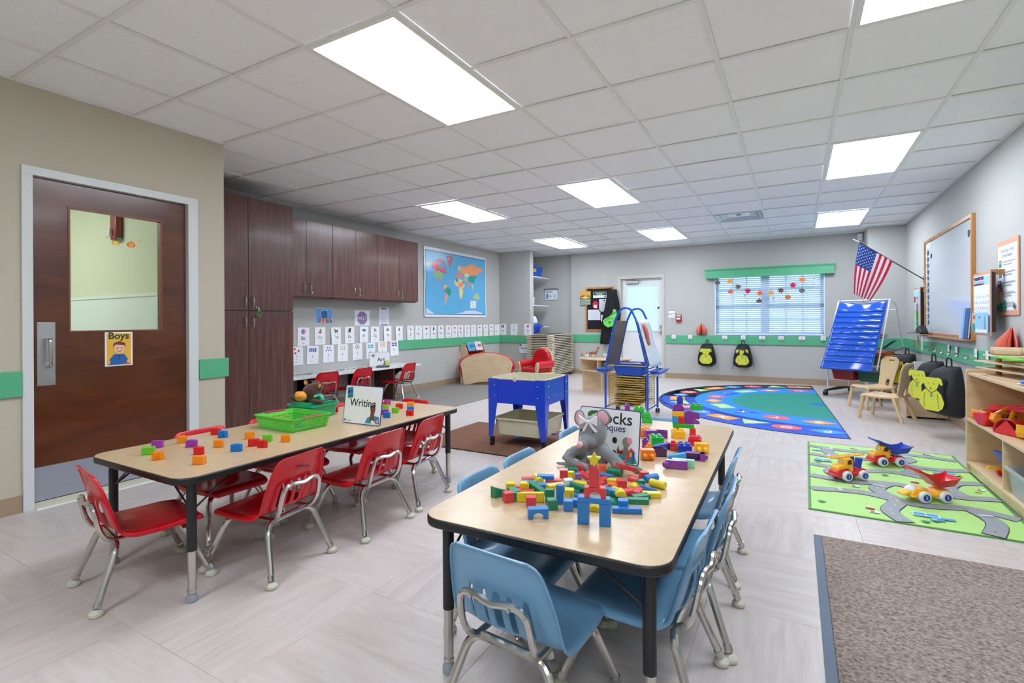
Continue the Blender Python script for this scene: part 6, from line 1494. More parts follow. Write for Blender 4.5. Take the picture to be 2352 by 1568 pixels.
# ------------------------------------------------------------ big plastic bricks
MC = {'r': '#d3202a', 'g': '#1fae3f', 'b': '#1b3bb0', 'y': '#f2b81c', 'o': '#f48a1e', 'p': '#7a2f93', 'd': '#4a1f52', 'c': '#2a9bd6', 'm': '#8fd8b8'}
def mmat(c): return mat('brick_plastic_' + c, MC[c], 0.22, coat=0.35)
def stud(b, x, y, z, r=0.0095, h=0.009): b.lathe([(r, z-0.001), (r, z+h*0.7), (r*0.8, z+h), (0.0001, z+h)], (x, y, 0), 12)
def brick_mb(t, u=0.029, h=0.036):
    b = MB()
    if t == 'b1': b.box(-u/2, u/2, -u/2, u/2, 0, h); stud(b, 0, 0, h, u*0.34)
    elif t == 'b2':
        b.box(-u, u, -u, u, 0, h)
        for x in (-u/2, u/2):
            for y in (-u/2, u/2): stud(b, x, y, h, u*0.34)
    elif t == 'b2x':      # lying on its side, studs towards the camera
        b.box(-u, u, -0.018, 0.018, 0, u*1.5)
        for x in (-u/2, u/2): b.ell((x, -0.022, u*0.6), (u*0.42, 0.012, u*0.42), 12, 8)
    elif t == 'b21':
        b.box(-u, u, -u/2, u/2, 0, h*0.75)
        for x in (-u/2, u/2): stud(b, x, 0, h*0.75, u*0.34)
    elif t == 'open':
        for q in ((-u, -u+.003, -u*.6, u*.6, 0, h), (u-.003, u, -u*.6, u*.6, 0, h), (-u, u, -u*.6, -u*.6+.003, 0, h), (-u, u, u*.6-.003, u*.6, 0, h), (-u, u, -u*.6, u*.6, 0, .003), (-.002, .002, -u*.6, u*.6, 0, h*.8)): b.box(*q)
    elif t == 'openx':
        w_, d_ = u*1.3, 0.032
        for q in ((-w_, w_, 0, .003, 0, d_), (-w_, w_, -0.03, 0.0, 0, .003), (-w_, w_, -.03, 0, d_-.003, d_), (-w_, -w_+.003, -.03, 0, 0, d_), (0, .003, -.03, 0, 0, d_), (w_-.02, w_, -.03, 0, 0, d_)): b.box(*q)
        b.ell((w_, -0.015, d_/2), (0.013, 0.012, 0.013), 14, 9)
    elif t == 'long': b.prism([(-u*1.3, 0), (u*1.3, 0), (u*1.3, h*.8), (-u*1.3, h*.35)], -u*.5, u*.5, 'xz'); 
    elif t == 'longx': b.box(-u*1.5, u*1.5, -.011, .011, 0, .032)
    elif t == 'longp': b.box(-u*1.4, u*1.5, -.011, .011, 0, .034); b.ell((-u*1.35, -.012, .016), (.014, .011, .014), 14, 9)
    elif t == 'bump': b.prism([(-u, 0), (u*1.1, 0), (u*1.1, h*.4), (u*.3, h*.8), (u*.2, h*1.2), (-u*.5, h*1.2), (-u, h*.6)], -u*.5, u*.5, 'xz'); b.ell((-u*.1, 0, h*1.25), (u*.36, u*.36, .012), 12, 8)
    elif t == 'slope': b.prism([(-u, 0), (u, 0), (u*.95, h*.5), (u*.5, h), (-u*.5, h), (-u*.95, h*.5)], -u*.5, u*.5, 'xz')
    elif t == 'jaw': b.prism([(-u*1.0, 0), (u*1.5, 0), (u*1.5, h*.35), (u*.6, h*.75), (u*1.5, h*.7), (u*1.5, h*1.6), (-u*.4, h*1.9), (-u*1.0, h*1.6)], -u*.5, u*.5, 'xz')
    elif t == 'flat4': b.box(-u*2, u*1.6, -u/2, u/2, 0, h*.62)
    return b
MM = {}
def brick(t, c, x, y, r, z, lab, grp='plastic building bricks on the table', wr=16):
    if t == 'longx' and c == 'p': t = 'longp'
    key = (t, c)
    if key not in MM: MM[key] = brick_mb(t).mesh('plastic_brick', mmat(c), 40)
    o = bpy.data.objects.new('plastic_brick', MM[key]); COL.objects.link(o); o.location = (x, y, ZT+z+0.0004); o.rotation_euler = (0, 0, R(r+wr))
    md = o.modifiers.new('bevel', 'BEVEL'); md.width = 0.0022; md.segments = 2; md.limit_method = 'ANGLE'; md.angle_limit = R(50)
    return tag(o, lab, 'toy brick', grp)
for q in MG: brick(*q)
tx, ty, tr = -0.515, 2.70, 16
TB = 'tall brick tower at the far end of the table'
def tw(dx, t, c, z, lab): brick(t, c, tx+dx*math.cos(R(tr)), ty+dx*math.sin(R(tr)), 0, z, lab, TB, tr)
tw(0.052, 'b1', 'r', 0.0, 'red bottom brick of the tall brick tower')
tw(-0.02, 'b1', 'r', 0.0, 'hidden lower red brick holding the tall tower')
tw(0.012, 'flat4', 'g', 0.037, 'long green brick near the bottom of the tall tower')
tw(-0.034, 'b1', 'c', 0.060, 'cyan brick on the left of the tall tower')
tw(-0.004, 'b1', 'r', 0.060, 'red brick in the middle of the tall tower')
tw(0.041, 'jaw', 'p', 0.060, 'large purple brick shaped like a jaw on the tall tower')
tw(-0.019, 'b21', 'y', 0.0965, 'yellow brick in the tall tower')
tw(-0.019, 'slope', 'p', 0.124, 'purple rounded brick near the top of the tall tower')
tw(-0.010, 'b1', 'b', 0.1605, 'blue brick at the very top of the tall tower')
tw(0.070, 'b21', 'g', 0.131, 'green brick sitting on the purple jaw brick')
for q in (('b21', 'g', -0.755, 2.93, 0, 0.0, 'green brick at the far table edge right of the Blocks sign'), ('b21', 'g', -0.765, 2.93, 0, 0.028, 'green brick stacked second at the far table edge'), ('b21', 'g', -0.80, 2.925, 0, 0.056, 'green brick peeking over the Blocks sign'),
          ('b1', 'p', -0.865, 2.91, 0, 0.060, 'purple brick peeking over the Blocks sign')): brick(*q)
brick('b21', 'g', -0.855, 2.91, 0, 0.0, 'green brick hidden behind the Blocks sign'); brick('b21', 'p', -0.855, 2.91, 0, 0.028, 'purple brick hidden behind the Blocks sign')

# ------------------------------------------------------------ letter blocks on the writing table
LC = {'g': '#6fd12e', 'p': '#a63bb4', 'o': '#f39a12', 'r': '#dd2226', 'b': '#1580d8'}
LN = {'g': 'green', 'p': 'purple', 'o': 'orange', 'r': 'red', 'b': 'blue'}
lshape = [[(-.024,-.012),(.024,-.012),(.024,.012),(.004,.006),(-.024,.012)], rrect(.046,.026,.012,4), [(-.024,-.014),(-.004,-.004),(.02,-.014),(.026,-.004),(.004,.012),(-.02,.012)], [(-.022,-.012),(.022,-.012),(.022,0),(.006,0),(.006,.014),(-.022,.014)],
          [(-.025,-.008),(-.008,-.014),(0,-.006),(.01,-.014),(.025,-.008),(.018,.012),(-.018,.012)], [(-.02,-.012),(.02,-.012),(.024,.012),(-.024,.012)]]
LBL = ['green letter block left of the orange one near the table corner', 'purple letter block nearest the far left table edge', 'large orange letter block nearest the table corner', 'orange letter block by the hidden chair back', 'purple letter block in the near middle', 'red letter block behind the front orange ring block',
       'orange ring-shaped block nearest the camera', 'red letter block at the far edge beside the blue one', 'blue star-like letter block at the far edge', 'orange letter block between the two blue ones', 'blue letter block alone in the near middle', 'orange letter block behind the red pair', 'red letter block in front of the basket corner',
       'green letter block before the light green basket', 'small red letter block nearest the aisle edge', 'orange letter block nearest the basket front corner', 'red letter block beside the dark green bin', 'purple letter block at the far side behind the Writing sign', 'red letter block hidden at the Writing sign edge, upper',
       'green letter block right at the Writing sign edge', 'purple letter block right at the Writing sign edge', 'blue letter block right of the Writing sign', 'red notched letter block in the far group', 'green letter block in the far group', 'orange letter block at the far right end', 'blue letter block behind the red ring block', 'red ring-shaped block at the far right']
for k, (c, x, y, r) in enumerate(LB):
    sh_ = lshape[(k*5) % 6]
    mm = trans_mat('letter_plastic_' + LN[c], LC[c], 0.25, 0.35)
    b = MB(); n = len(sh_)
    b.prism(sh_, 0, 0.034, 'xy')
    o = b.build('letter_block', mm, None, (x, y, ZT+0.0004), (0, 0, R(r + 22)), bev=0.002, seg=2)
    tag(o, LBL[k], 'letter block', 'plastic letter blocks on the writing table')
# ------------------------------------------------------------ signs on tables
def dr_writing(c):
    c.text('Writing', -0.002, 0.005, 0.062, '#1c2022', 0.012); c.poly([(-.13,.095),(-.085,.10),(-.078,.04),(-.12,.033)], '#1a86b0'); c.poly([(-.12,.045),(-.085,.052),(-.083,.04),(-.118,.034)], '#1f7a4a'); c.ell(-.113,.072,.008,.009,'#23306a'); c.ell(-.092,.075,.007,.008,'#8a2f4a')
    c.poly([(.03,-.10),(.045,-.07),(.08,-.055),(.13,-.06),(.135,-.10)], '#1f8fb4'); c.poly([(.062,-.085),(.068,-.04),(.06,-.01),(.072,.0),(.092,-.002),(.1,-.02),(.092,-.045),(.102,-.085)], '#6e432c'); c.poly([(.055,.005),(.065,-.012),(.095,-.01),(.102,.01),(.085,.0),(.072,0)], '#3a2519')
    c.poly([(.075,-.1),(.08,-.08),(.1,-.085),(.112,-.1)], '#e9eef2'); c.ell(.122,-.085,.008,.01,'#d88aa6'); c.ell(-.122,-.092,.006,.006,'#2c3338'); c.rect(-.112,-.096,-.07,-.093,'#9aa2a8')
stand_sign('writing_sign', 'white Writing sign with a blue border on the writing table', (-2.195, 2.118, ZT), R(3), 0.285, 0.222, dr_writing)
def dr_blocks(c):
    c.text('Blocks', 0.015, 0.072, 0.068, '#1c2022', 0.012); c.text('Bloques', 0.012, 0.028, 0.04, '#2a3f86', 0.01)
    c.poly([(-.10,.085),(-.08,.098),(-.06,.085),(-.06,.058),(-.08,.05),(-.10,.06)], '#2f6a2c'); c.poly([(-.08,.078),(-.06,.085),(-.06,.058),(-.08,.05)], '#c9d7b0')
    c.ell(0.03, -.018, .011, .013, '#14181c', 14); c.ell(0.03, -.072, .011, .014, '#14181c', 14)
    c.poly([(.04,-.085),(.06,-.07),(.12,-.075),(.132,-.10),(.09,-.105),(.05,-.10)], '#2aa0c0')
    c.rect(.043,-.07,.07,-.05,'#8a2f2a'); c.rect(.046,-.052,.05,-.04,'#1f4f7a'); c.rect(.052,-.056,.066,-.047,'#e9e3c0'); c.poly([(.07,-.085),(.072,-.04),(.088,-.03),(.094,-.06),(.088,-.09)], '#7b7874'); c.ell(.082,-.02,.017,.02,'#85817d'); c.ell(.095,-.012,.011,.012,'#e58aa0')
    c.rect(.09,-.095,.10,-.06,'#c8323a'); c.rect(.10,-.075,.108,-.06,'#e8c83a'); c.rect(.108,-.095,.12,-.055,'#2a54b0'); c.poly([(.09,-.058),(.105,-.04),(.122,-.056)], '#c8323a'); c.ell(.112,-.095,.01,.008,'#1f7a4a')
stand_sign('blocks_sign', 'white Blocks sign with a blue border behind the grey plush mouse', (-0.69, 2.045, ZT), R(-5), 0.275, 0.222, dr_blocks)
# ------------------------------------------------------------ plush mouse
M_gp = mat('grey_plush', '#83898d', 0.95, noise=(30, 0.06), bump=(220, 0.35), sheen=0.4); M_pk = mat('pink_plush', '#e7b3bd', 0.9, bump=(200, 0.2)); M_wr = mat('white_ribbon', '#e9e4ee', 0.5)
ms = thing('plush_mouse', 'grey plush mouse with pink ears and a white bow leaning on the Blocks sign', 'plush toy', (-0.715, 1.93, ZT), R(8))
b = MB()
b.ell((0.01, 0.02, 0.055), (0.060, 0.042, 0.060)); b.ell((0, 0.0, 0.145), (0.058, 0.050, 0.066)); b.ell((-0.012, -0.035, 0.115), (0.034, 0.034, 0.030)); b.ell((-0.025, -0.060, 0.105), (0.018, 0.02, 0.017))
for pts, rs in (([( -0.03, 0.0, 0.075), (-0.075, -0.02, 0.065), (-0.095, -0.035, 0.035), (-0.06, -0.05, 0.02), (-0.01, -0.055, 0.014)], [.022, .022, .02, .018, .014]), ([(0.03, 0, 0.075), (0.075, -0.015, 0.055), (0.11, -0.03, 0.028), (0.085, -0.045, 0.022)], [.024, .024, .024, .022]),
                ([(-0.05, 0.03, 0.03), (-0.105, 0.015, 0.05), (-0.12, -0.005, 0.02)], [.02, .018, .016])): b.tube(pts, rs, 10)
b.tube([(-0.03, -0.01, 0.02), (-0.09, -0.035, 0.012), (-0.15, -0.02, 0.010)], [.014, .011, .006], 8)
b.build('body', M_gp, ms, remesh=0.0045, smooth=80)
for s_, x, z, ry in ((-1, -0.056, 0.198, -0.5), (1, 0.042, 0.205, 0.25)):
    e = MB().ell((0, 0, 0), (0.032 if s_ > 0 else 0.022, 0.007, 0.034), 18, 12).build('ear', M_gp, ms, loc=(x, 0.0, z), rot=(0.1, 0, -0.3*s_))
    MB().ell((0, -0.005, 0), (0.025 if s_ > 0 else 0.016, 0.004, 0.027), 16, 10).build('ear_lining', M_pk, e)
MB().ell((0, 0, 0), (0.0125, 0.011, 0.0125), 14, 10).build('nose', M_pk, ms, loc=(-0.036, -0.078, 0.107))
for x in (-0.040, 0.012): 
    e = MB().ell((0, 0, 0), (0.0045, 0.004, 0.0065), 10, 8).build('eye', mat('eye_black', '#08090a', 0.1), ms, loc=(x, -0.046 if x > 0 else -0.036, 0.155))
MB().tube([(0.0, -0.066, 0.108), (0.002, -0.066, 0.096), (0.016, -0.060, 0.094), (0.020, -0.056, 0.104)], 0.0014, 5).build('mouth_stitch', M_black, ms)
for s_ in (-1, 1):
    f = MB(); f.add([(-0.010, -0.056, 0.196), (-0.010+s_*0.036, -0.05, 0.220), (-0.010+s_*0.036, -0.05, 0.178)], [(0, 1, 2)]); f.build('bow_loop', M_wr, ms, solid=0.008, smooth=0, bev=0.002)
    f = MB(); f.add([(-0.012, -0.056, 0.196), (-0.004, -0.056, 0.196), (-0.008+s_*0.026+0.012, -0.056, 0.158), (-0.008+s_*0.026, -0.056, 0.154)], [(0, 1, 2, 3)]); f.build('bow_tail', M_wr, ms, solid=0.003, smooth=0)
MB().ell((-0.010, -0.058, 0.196), (0.007, 0.006, 0.007), 10, 8).build('bow_knot', M_wr, ms)
# ------------------------------------------------------------ baskets on the writing table
M_lg = trans_mat('lime_basket_plastic', '#62d24a', 0.15, 0.35); M_dg = mat('green_bin_plastic', '#0f9b6a', 0.35, coat=0.2)
bs = thing('plastic_basket', 'light green perforated basket with magenta handles on the writing table', 'basket', (-2.505, 1.885, ZT+0.0005), R(-2))
bw, bd_, bh = 0.33, 0.245, 0.068
def side_wall(p0, p1, q0, q1, ncol, open_=None):
    """perforated wall between the bottom edge p0-p1 and the top edge q0-q1"""
    p0, p1, q0, q1 = map(Vector, (p0, p1, q0, q1)); b = MB()
    def pt(u, v): return (p0*(1-u)+p1*u)*(1-v) + (q0*(1-u)+q1*u)*v
    us = [0]; 
    for k in range(ncol): us += [(k+0.25)/ncol, (k+0.75)/ncol]
    us.append(1); vs_ = [0, 0.1, 0.24, 0.32, 0.46, 0.54, 0.68, 0.85, 1]
    vv = [pt(u, v) for v in vs_ for u in us]; n = len(us); fs = []
    for j in range(len(vs_)-1):
        for i in range(n-1):
            hole = (i % 2 == 1) and (j in (1, 3, 5))
            if not hole: fs.append((j*n+i, j*n+i+1, (j+1)*n+i+1, (j+1)*n+i))
    b.add(vv, fs); return b
a, c_ = bw/2, bd_/2; k_ = 0.90
cor0 = [(-a*k_, -c_*k_, 0.002), (a*k_, -c_*k_, 0.002), (a*k_, c_*k_, 0.002), (-a*k_, c_*k_, 0.002)]; cor1 = [(-a, -c_, bh), (a, -c_, bh), (a, c_, bh), (-a, c_, bh)]
for k in range(4):
    side_wall(cor0[k], cor0[(k+1) % 4], cor1[k], cor1[(k+1) % 4], 26 if k % 2 == 0 else 18).build('basket_side', M_lg, bs, solid=0.0022, smooth=0)
MB().box(-a*k_, a*k_, -c_*k_, c_*k_, 0, 0.003).build('basket_bottom', M_lg, bs, smooth=0)
f = MB(); ro = rrect(bw+0.022, bd_+0.022, 0.02, 4); ri = rrect(bw, bd_, 0.012, 4); n = len(ro)
f.add([(x, y, bh) for x, y in ri]+[(x, y, bh) for x, y in ro]+[(x, y, bh+.004) for x, y in ro]+[(x, y, bh+.004) for x, y in ri], [(q*n+i, q*n+(i+1) % n, ((q+1) % 4)*n+(i+1) % n, ((q+1) % 4)*n+i) for q in range(4) for i in range(n)])
f.build('rim', M_lg, bs)
for s_ in (-1, 1): MB().tube([(s_*(a+0.003), -0.062, bh+0.003), (s_*(a+0.003), 0.062, bh+0.003)], 0.0065, 10).build('handle_grip', mat('magenta_grip', '#b3215c', 0.35), bs)
for k, (x, y, z, c_n) in enumerate(((0.03, 0.02, 0.012, 'b'), (0.08, -0.03, 0.012, 'b'), (-0.02, 0.05, 0.012, 'b'), (0.10, 0.05, 0.012, 'p'))):
    o = MB().prism(lshape[k], 0, 0.012, 'xy').build('letter_block', trans_mat('letter_plastic_' + LN[c_n], LC[c_n], 0.25, 0.35), None, (-2.505+x, 1.885+y, ZT+0.0042), (0, 0, k), bev=0.002)
    tag(o, ['blue letter block lying in the light green basket, middle', 'blue letter block in the front of the light green basket', 'blue letter block in the back of the light green basket', 'purple letter block in the back corner of the light green basket'][k], 'letter block', 'letter blocks inside the basket')
gb = thing('green_bin', 'dark green plastic bin behind the light green basket, under the horse plush', 'bin', (-2.665, 2.155, ZT+0.0005), R(2))
tub(MB(), 0.215, 0.225, 0.084, 0.003, 0.88, rim=0.009).build('bin_shell', M_dg, gb)
MB().cbox((0.05, 0.0, 0.083), (0.02, 0.22, 0.006)).build('divider', M_dg, gb)
# horse plush
M_bp = mat('brown_plush', '#4a2b1c', 0.95, noise=(30, 0.12), bump=(220, 0.4), sheen=0.3); M_op = mat('orange_plush', '#e69a3a', 0.9, bump=(200, 0.2))
hp = thing('plush_horse', 'brown plush horse with an orange muzzle lying on the dark green bin', 'plush toy', (-2.675, 2.125, ZT+0.085), R(28))
b = MB(); b.ell((0.02, 0, 0.068), (0.056, 0.048, 0.056)); b.ell((0.045, 0.01, 0.095), (0.042, 0.04, 0.035)); b.ell((0.01, 0.02, 0.022), (0.07, 0.05, 0.022)); b.ell((-0.02, -0.01, 0.05), (0.035, 0.035, 0.03))
b.tube([(0.0, 0.0, 0.03), (-0.06, 0.0, 0.022), (-0.10, 0.01, 0.03)], [.018, .017, .018], 10); b.ell((-0.105, 0.01, 0.036), (0.02, 0.016, 0.015)); b.tube([(0.03, -0.02, 0.022), (0.08, -0.045, 0.014), (0.115, -0.06, 0.016)], [.018, .016, .017], 10)
b.build('body', M_bp, hp, remesh=0.0045, smooth=80)
b = MB(); b.ell((-0.028, -0.040, 0.048), (0.040, 0.034, 0.033)); b.ell((-0.046, -0.034, 0.056), (0.025, 0.026, 0.025)); b.build('muzzle', M_op, hp, remesh=0.0045, smooth=80)
for x, z, s_ in ((-0.012, 0.130, -1), (0.078, 0.110, 1)):
    e = MB().ell((0, 0, 0), (0.014, 0.012, 0.021), 12, 10).build('ear', M_bp, hp, loc=(x, -0.005, z), rot=(0, 0.25*s_, 0)); MB().ell((0, -0.009, -0.001), (0.008, 0.006, 0.014), 10, 8).build('ear_lining', M_op, e)
MB().ell((0, 0, 0), (0.0035, 0.003, 0.0035), 8, 6).build('eye', MATS['eye_black'], hp, loc=(0.038, -0.046, 0.082))
MB().tube([(-0.062, -0.062, 0.056), (-0.045, -0.074, 0.044), (-0.02, -0.074, 0.044), (-0.008, -0.070, 0.052)], 0.0014, 5).build('mouth_stitch', mat('stitch_brown', '#3a2010', 0.8), hp)
mn = MB(); random.seed(9)
for k in range(26): 
    x = 0.02+0.06*random.random(); mn.tube([(x, 0.0+0.02*random.random(), 0.118), (x+0.01*random.uniform(-1, 1), 0.01, 0.132), (x+0.02*random.uniform(-1, 1), 0.005, 0.143)], [.0016, .0012, .0004], 4)
o = mn.build('mane', mat('mane_tan', '#9a7a5c', 0.9), hp); o['kind'] = 'stuff'
MB().tube([(0.05, -0.03, 0.045), (0.085, -0.02, 0.05), (0.105, -0.035, 0.028), (0.10, -0.05, 0.012)], [.012, .016, .015, .010], 10).build('scarf', M_dg, hp)
# ------------------------------------------------------------ sand and water table
M_st = mat('sand_table_blue', '#0b3fc4', 0.25, coat=0.4, noise=(5, 0.08)); M_tub = mat('cream_tub_plastic', '#c9c6ac', 0.45)
st = thing('sand_table', 'blue metal sand and water table with a cream tub and lower tray on casters', 'sand table', (-2.105, 4.045, 0), R(2))
A2, HH = 0.272, 0.60
for k in range(4):
    a = PI/2*k; ca, sa = math.cos(a), math.sin(a)
    M4 = Matrix.Rotation(a, 4, 'Z')
    MB().box(-A2+0.004, A2-0.004, -A2+0.004, -A2+0.008, HH-0.215, HH-0.004).xf(M4).build('apron', M_st, st, smooth=0)
    # angled leg at corner: two tapered plates
    lg = MB()
    lg.prism([(-A2, HH), (-A2+0.088, HH), (-A2+0.088, HH-0.215), (-A2+0.040, 0.085), (-A2+0.004, 0.085)], -A2-0.001, -A2+0.004, 'xz')
    M5 = Matrix(((0, 1, 0, 0), (1, 0, 0, 0), (0, 0, 1, 0), (0, 0, 0, 1)))
    l2 = MB().prism([(-A2, HH), (-A2+0.088, HH), (-A2+0.088, HH-0.215), (-A2+0.040, 0.085), (-A2+0.004, 0.085)], -A2-0.001, -A2+0.004, 'xz').xf(M5)
    lg.add(l2.v, l2.f); lg.xf(M4)
    L_ = lg.build('leg', M_st, st, smooth=0, bev=0.0012)
    for z in (HH-0.055, HH-0.15):
        for (bx, by) in ((-A2+0.066, -A2-0.004), (-A2-0.004, -A2+0.066)):
            p = M4 @ Vector((bx, by, z)); MB().ell(p, (0.007, 0.007, 0.007), 10, 6).build('bolt', M_chrome, L_)
    p = M4 @ Vector((-A2+0.024, -A2+0.024, 0.024)); w2_ = MB().cyl((p.x-0.011, p.y, p.z), (p.x+0.011, p.y, p.z), 0.024).build('caster_wheel', M_black, L_)
    MB().cbox((p.x, p.y+0.004, 0.062), (0.034, 0.036, 0.05)).build('caster_fork', M_black, L_, bev=0.006)
tub(MB(), 2*A2-0.03, 2*A2-0.03, 0.20, 0.004, 0.93, rim=0.011).build('upper_tub', M_tub, st, loc=(0, 0, HH-0.197))
tub(MB(), 2*A2-0.06, 2*A2-0.06, 0.145, 0.004, 0.95, rim=0.012).build('lower_tub', M_tub, st, loc=(0, 0, 0.105))
f = MB().cbox((0, -A2+0.026, 0.243), (0.13, 0.03, 0.012)); f.build('pull_lip', M_tub, st, bev=0.005)
MB().cbox((0, 0, 0.10), (2*A2-0.02, 0.03, 0.01)).build('tray_rail', M_st, st); MB().cbox((0, 0.0, 0.10), (0.03, 2*A2-0.02, 0.01)).build('tray_rail', M_st, st)
MB().cyl((-0.01, -A2+0.001, HH), (-0.01, -A2-0.002, HH), 0.020).build('drain_notch', M_tub, st)
# ------------------------------------------------------------ easel with drying rack
M_eb = mat('easel_blue_tube', '#0f4fb4', 0.3, coat=0.3); M_yw = mat('yellow_wire', '#c9a93a', 0.35, metal=0.3)
ez = thing('painting_easel', 'blue tubular double easel with tub, paint trays and a drying rack', 'easel', (-1.686, 5.86, 0))
hx, hy = 0.243, 0.235
for k, sy in enumerate((-1, 1)):
    pts = [(-hx, sy*hy, 0.06), (-hx, sy*hy, 0.56), (-0.125, sy*hy, 1.10), (-0.055, sy*hy, 1.245), (0.055, sy*hy, 1.245), (0.125, sy*hy, 1.10), (hx, sy*hy, 0.56), (hx, sy*hy, 0.06)]
    MB().tube(fillet(pts, 0.065, 5), 0.0125, 10).build('frame_loop', M_eb, ez)
for sx in (-1, 1):
    MB().tube([(sx*hx, -hy, 0.10), (sx*hx, hy, 0.10)], 0.009, 8).build('base_bar', M_eb, ez)
    MB().tube([(sx*hx, -hy, 0.555), (sx*hx, hy, 0.555)], 0.008, 8).build('cross_bar', M_eb, ez)
    for sy in (-1, 1):
        MB().cyl((sx*hx-0.02, sy*hy, 0.027), (sx*hx-0.006, sy*hy, 0.027), 0.027).build('caster_wheel', M_black, ez); MB().cyl((sx*hx+0.006, sy*hy, 0.027), (sx*hx+0.02, sy*hy, 0.027), 0.027).build('caster_wheel', M_black, ez)
        f = MB()
        for z in (0.50, 0.545, 0.60, 0.7, 0.95): f.ell((sx*(hx+0.002-max(0, z-0.56)*0.22), sy*hy-0.013, z), (0.005, 0.003, 0.005), 8, 6)
        f.build('rivet', M_chrome, ez)['kind'] = 'stuff'
    # board between the loops
    x0, x1 = hx-0.005, 0.122
    pn = MB(); q = [(sx*(x0), -hy+0.01, 0.585), (sx*(x0), hy-0.01, 0.585), (sx*x1, hy-0.01, 1.10), (sx*x1, -hy+0.01, 1.10)]; pn.add(q, [(0, 1, 2, 3)])
    pn.build('chalk_panel' if sx < 0 else 'white_panel', mat('panel_brown', '#6d625b', 0.5, noise=(3, 0.15)) if sx < 0 else M_white, ez, solid=0.010, smooth=0)
    # paint tray
    tr_ = tub(MB(), 0.115, 2*hy-0.02, 0.035, 0.003, 0.85, rim=0.010).build('paint_tray', M_eb, ez, loc=(sx*(hx+0.075), 0, 0.50))
    MB().tube([(sx*hx, -hy, 0.50), (sx*(hx+0.09), -hy+0.02, 0.515)], 0.007, 6).build('tray_bracket', M_eb, tr_, loc=(-sx*(hx+0.075), 0, -0.50)); MB().tube([(sx*hx, hy, 0.50), (sx*(hx+0.09), hy-0.02, 0.515)], 0.007, 6).build('tray_bracket', M_eb, tr_, loc=(-sx*(hx+0.075), 0, -0.50))
    for y in (-0.16, -0.08, 0.0, 0.08, 0.16):
        MB().lathe([(0.026, -0.025), (0.03, 0.012)], (0, y, 0), 12).build('paint_cup', mat('clear_cup', '#c7d0d8', 0.25), tr_)
sheet = thing('paper_sheet', 'large white paper sheet clipped over the right side of the easel', 'paper', (-1.686, 5.86, 0))
def pf(u, v):
    x = 0.112+v*(hx-0.10)-0.0+0.012; return (x+0.016+0.006*math.sin(v*9)*u, -hy-0.012+0.52*u*(0.9+0.1*v), 1.115-v*0.545+0.004*math.sin(u*12))
MB().grid(pf, 8, 12).build('sheet', mat('paper_bluish', '#d3dde4', 0.8), sheet, solid=0.001, smooth=80)
o = MB().grid(lambda u, v: (0.152+0.065*v+0.018+0.01*math.sin(v*5), -0.16+0.11*u+0.05*v, 1.06-0.24*v), 4, 8).build('red_painting', ink('#d9573c', 0.6), None, (-1.686, 5.86, 0), solid=0.001)
tag(o, 'curled orange-red painting hanging on the white easel sheet', 'painting')
tubm = thing('blue_tub', 'deep blue tub hung between the easel frames', 'tub', (-1.672, 5.80, 0.475))
tub(MB(), 0.36, 0.30, 0.135, 0.004, 0.86, rim=0.010).build('tub_shell', mat('tub_blue', '#0b50bf', 0.35), tubm)
b = MB()
for k in range(7): b.cbox((-0.09+0.035*k, -0.03+0.02*(k % 3), 0.118+0.004*(k % 2)), (0.09, 0.05, 0.02), rot=(0.2*(k % 3-1), 0.2, k))
b.build('cloth_heap', ink('#cdb97a', 0.8), tubm, remesh=0.012)['kind'] = 'stuff'
MB().tube([(-0.215, -0.175, 0.112), (0.215, -0.175, 0.112)], 0.005, 8).build('rod', M_yw, tubm)
rk = thing('drying_rack', 'yellow wire paint drying rack under the easel, filled with art papers', 'drying rack', (-1.686, 5.86, 0))
random.seed(21)
for k in range(14):
    z = 0.115 + k*0.0262
    ax, ay = hx-0.03, hy-0.025
    loop = fillet([(-ax, -ay, z), (ax, -ay, z), (ax, ay, z), (-ax, ay, z), (-ax, -ay, z)], 0.03, 4)
    f = MB().tube(loop, 0.0032, 5)
    for y in (-0.12, -0.04, 0.04, 0.12): f.tube([(-ax, y, z), (ax, y, z)], 0.0018, 4)
    f.build('wire_shelf', M_yw, rk)
for sx in (-1, 1):
    for y in (-0.2, 0.2): MB().cyl((sx*(hx-0.03), y, 0.10), (sx*(hx-0.03), y, 0.46), 0.004, seg=6).build('rack_post', M_black, rk)
pc = ['#e0cfa4', '#cfc0a0', '#7c3a2c', '#ddd2bb', '#b8924e', '#e8e1d2', '#8a2f34', '#c9a86a', '#5c3a2c', '#d9c49a']
for k in range(34):
    z = 0.119 + (k % 14)*0.0262 + 0.0035*(k//14)
    w_, d_ = random.uniform(0.2, 0.36), random.uniform(0.24, 0.38)
    rz_, cx_, cy_ = random.uniform(-0.25, 0.25), random.uniform(-0.04, 0.04), random.uniform(-0.04, 0.04)
    am, ph = random.uniform(0.001, 0.006), random.uniform(0, 6)
    def sf(u, v): return ((u-0.5)*w_, (v-0.5)*d_, am*(1+math.sin(u*8+ph))*(1-v) )
    o = MB().grid(sf, 6, 3).build('art_paper', ink(pc[k % 10], 0.8), None, (-1.686+cx_, 5.86+cy_, z), (0, 0, rz_), solid=0.0012)
    tag(o, 'sheet of brown and cream artwork on the yellow wire drying rack', 'artwork', 'artworks on the drying rack')
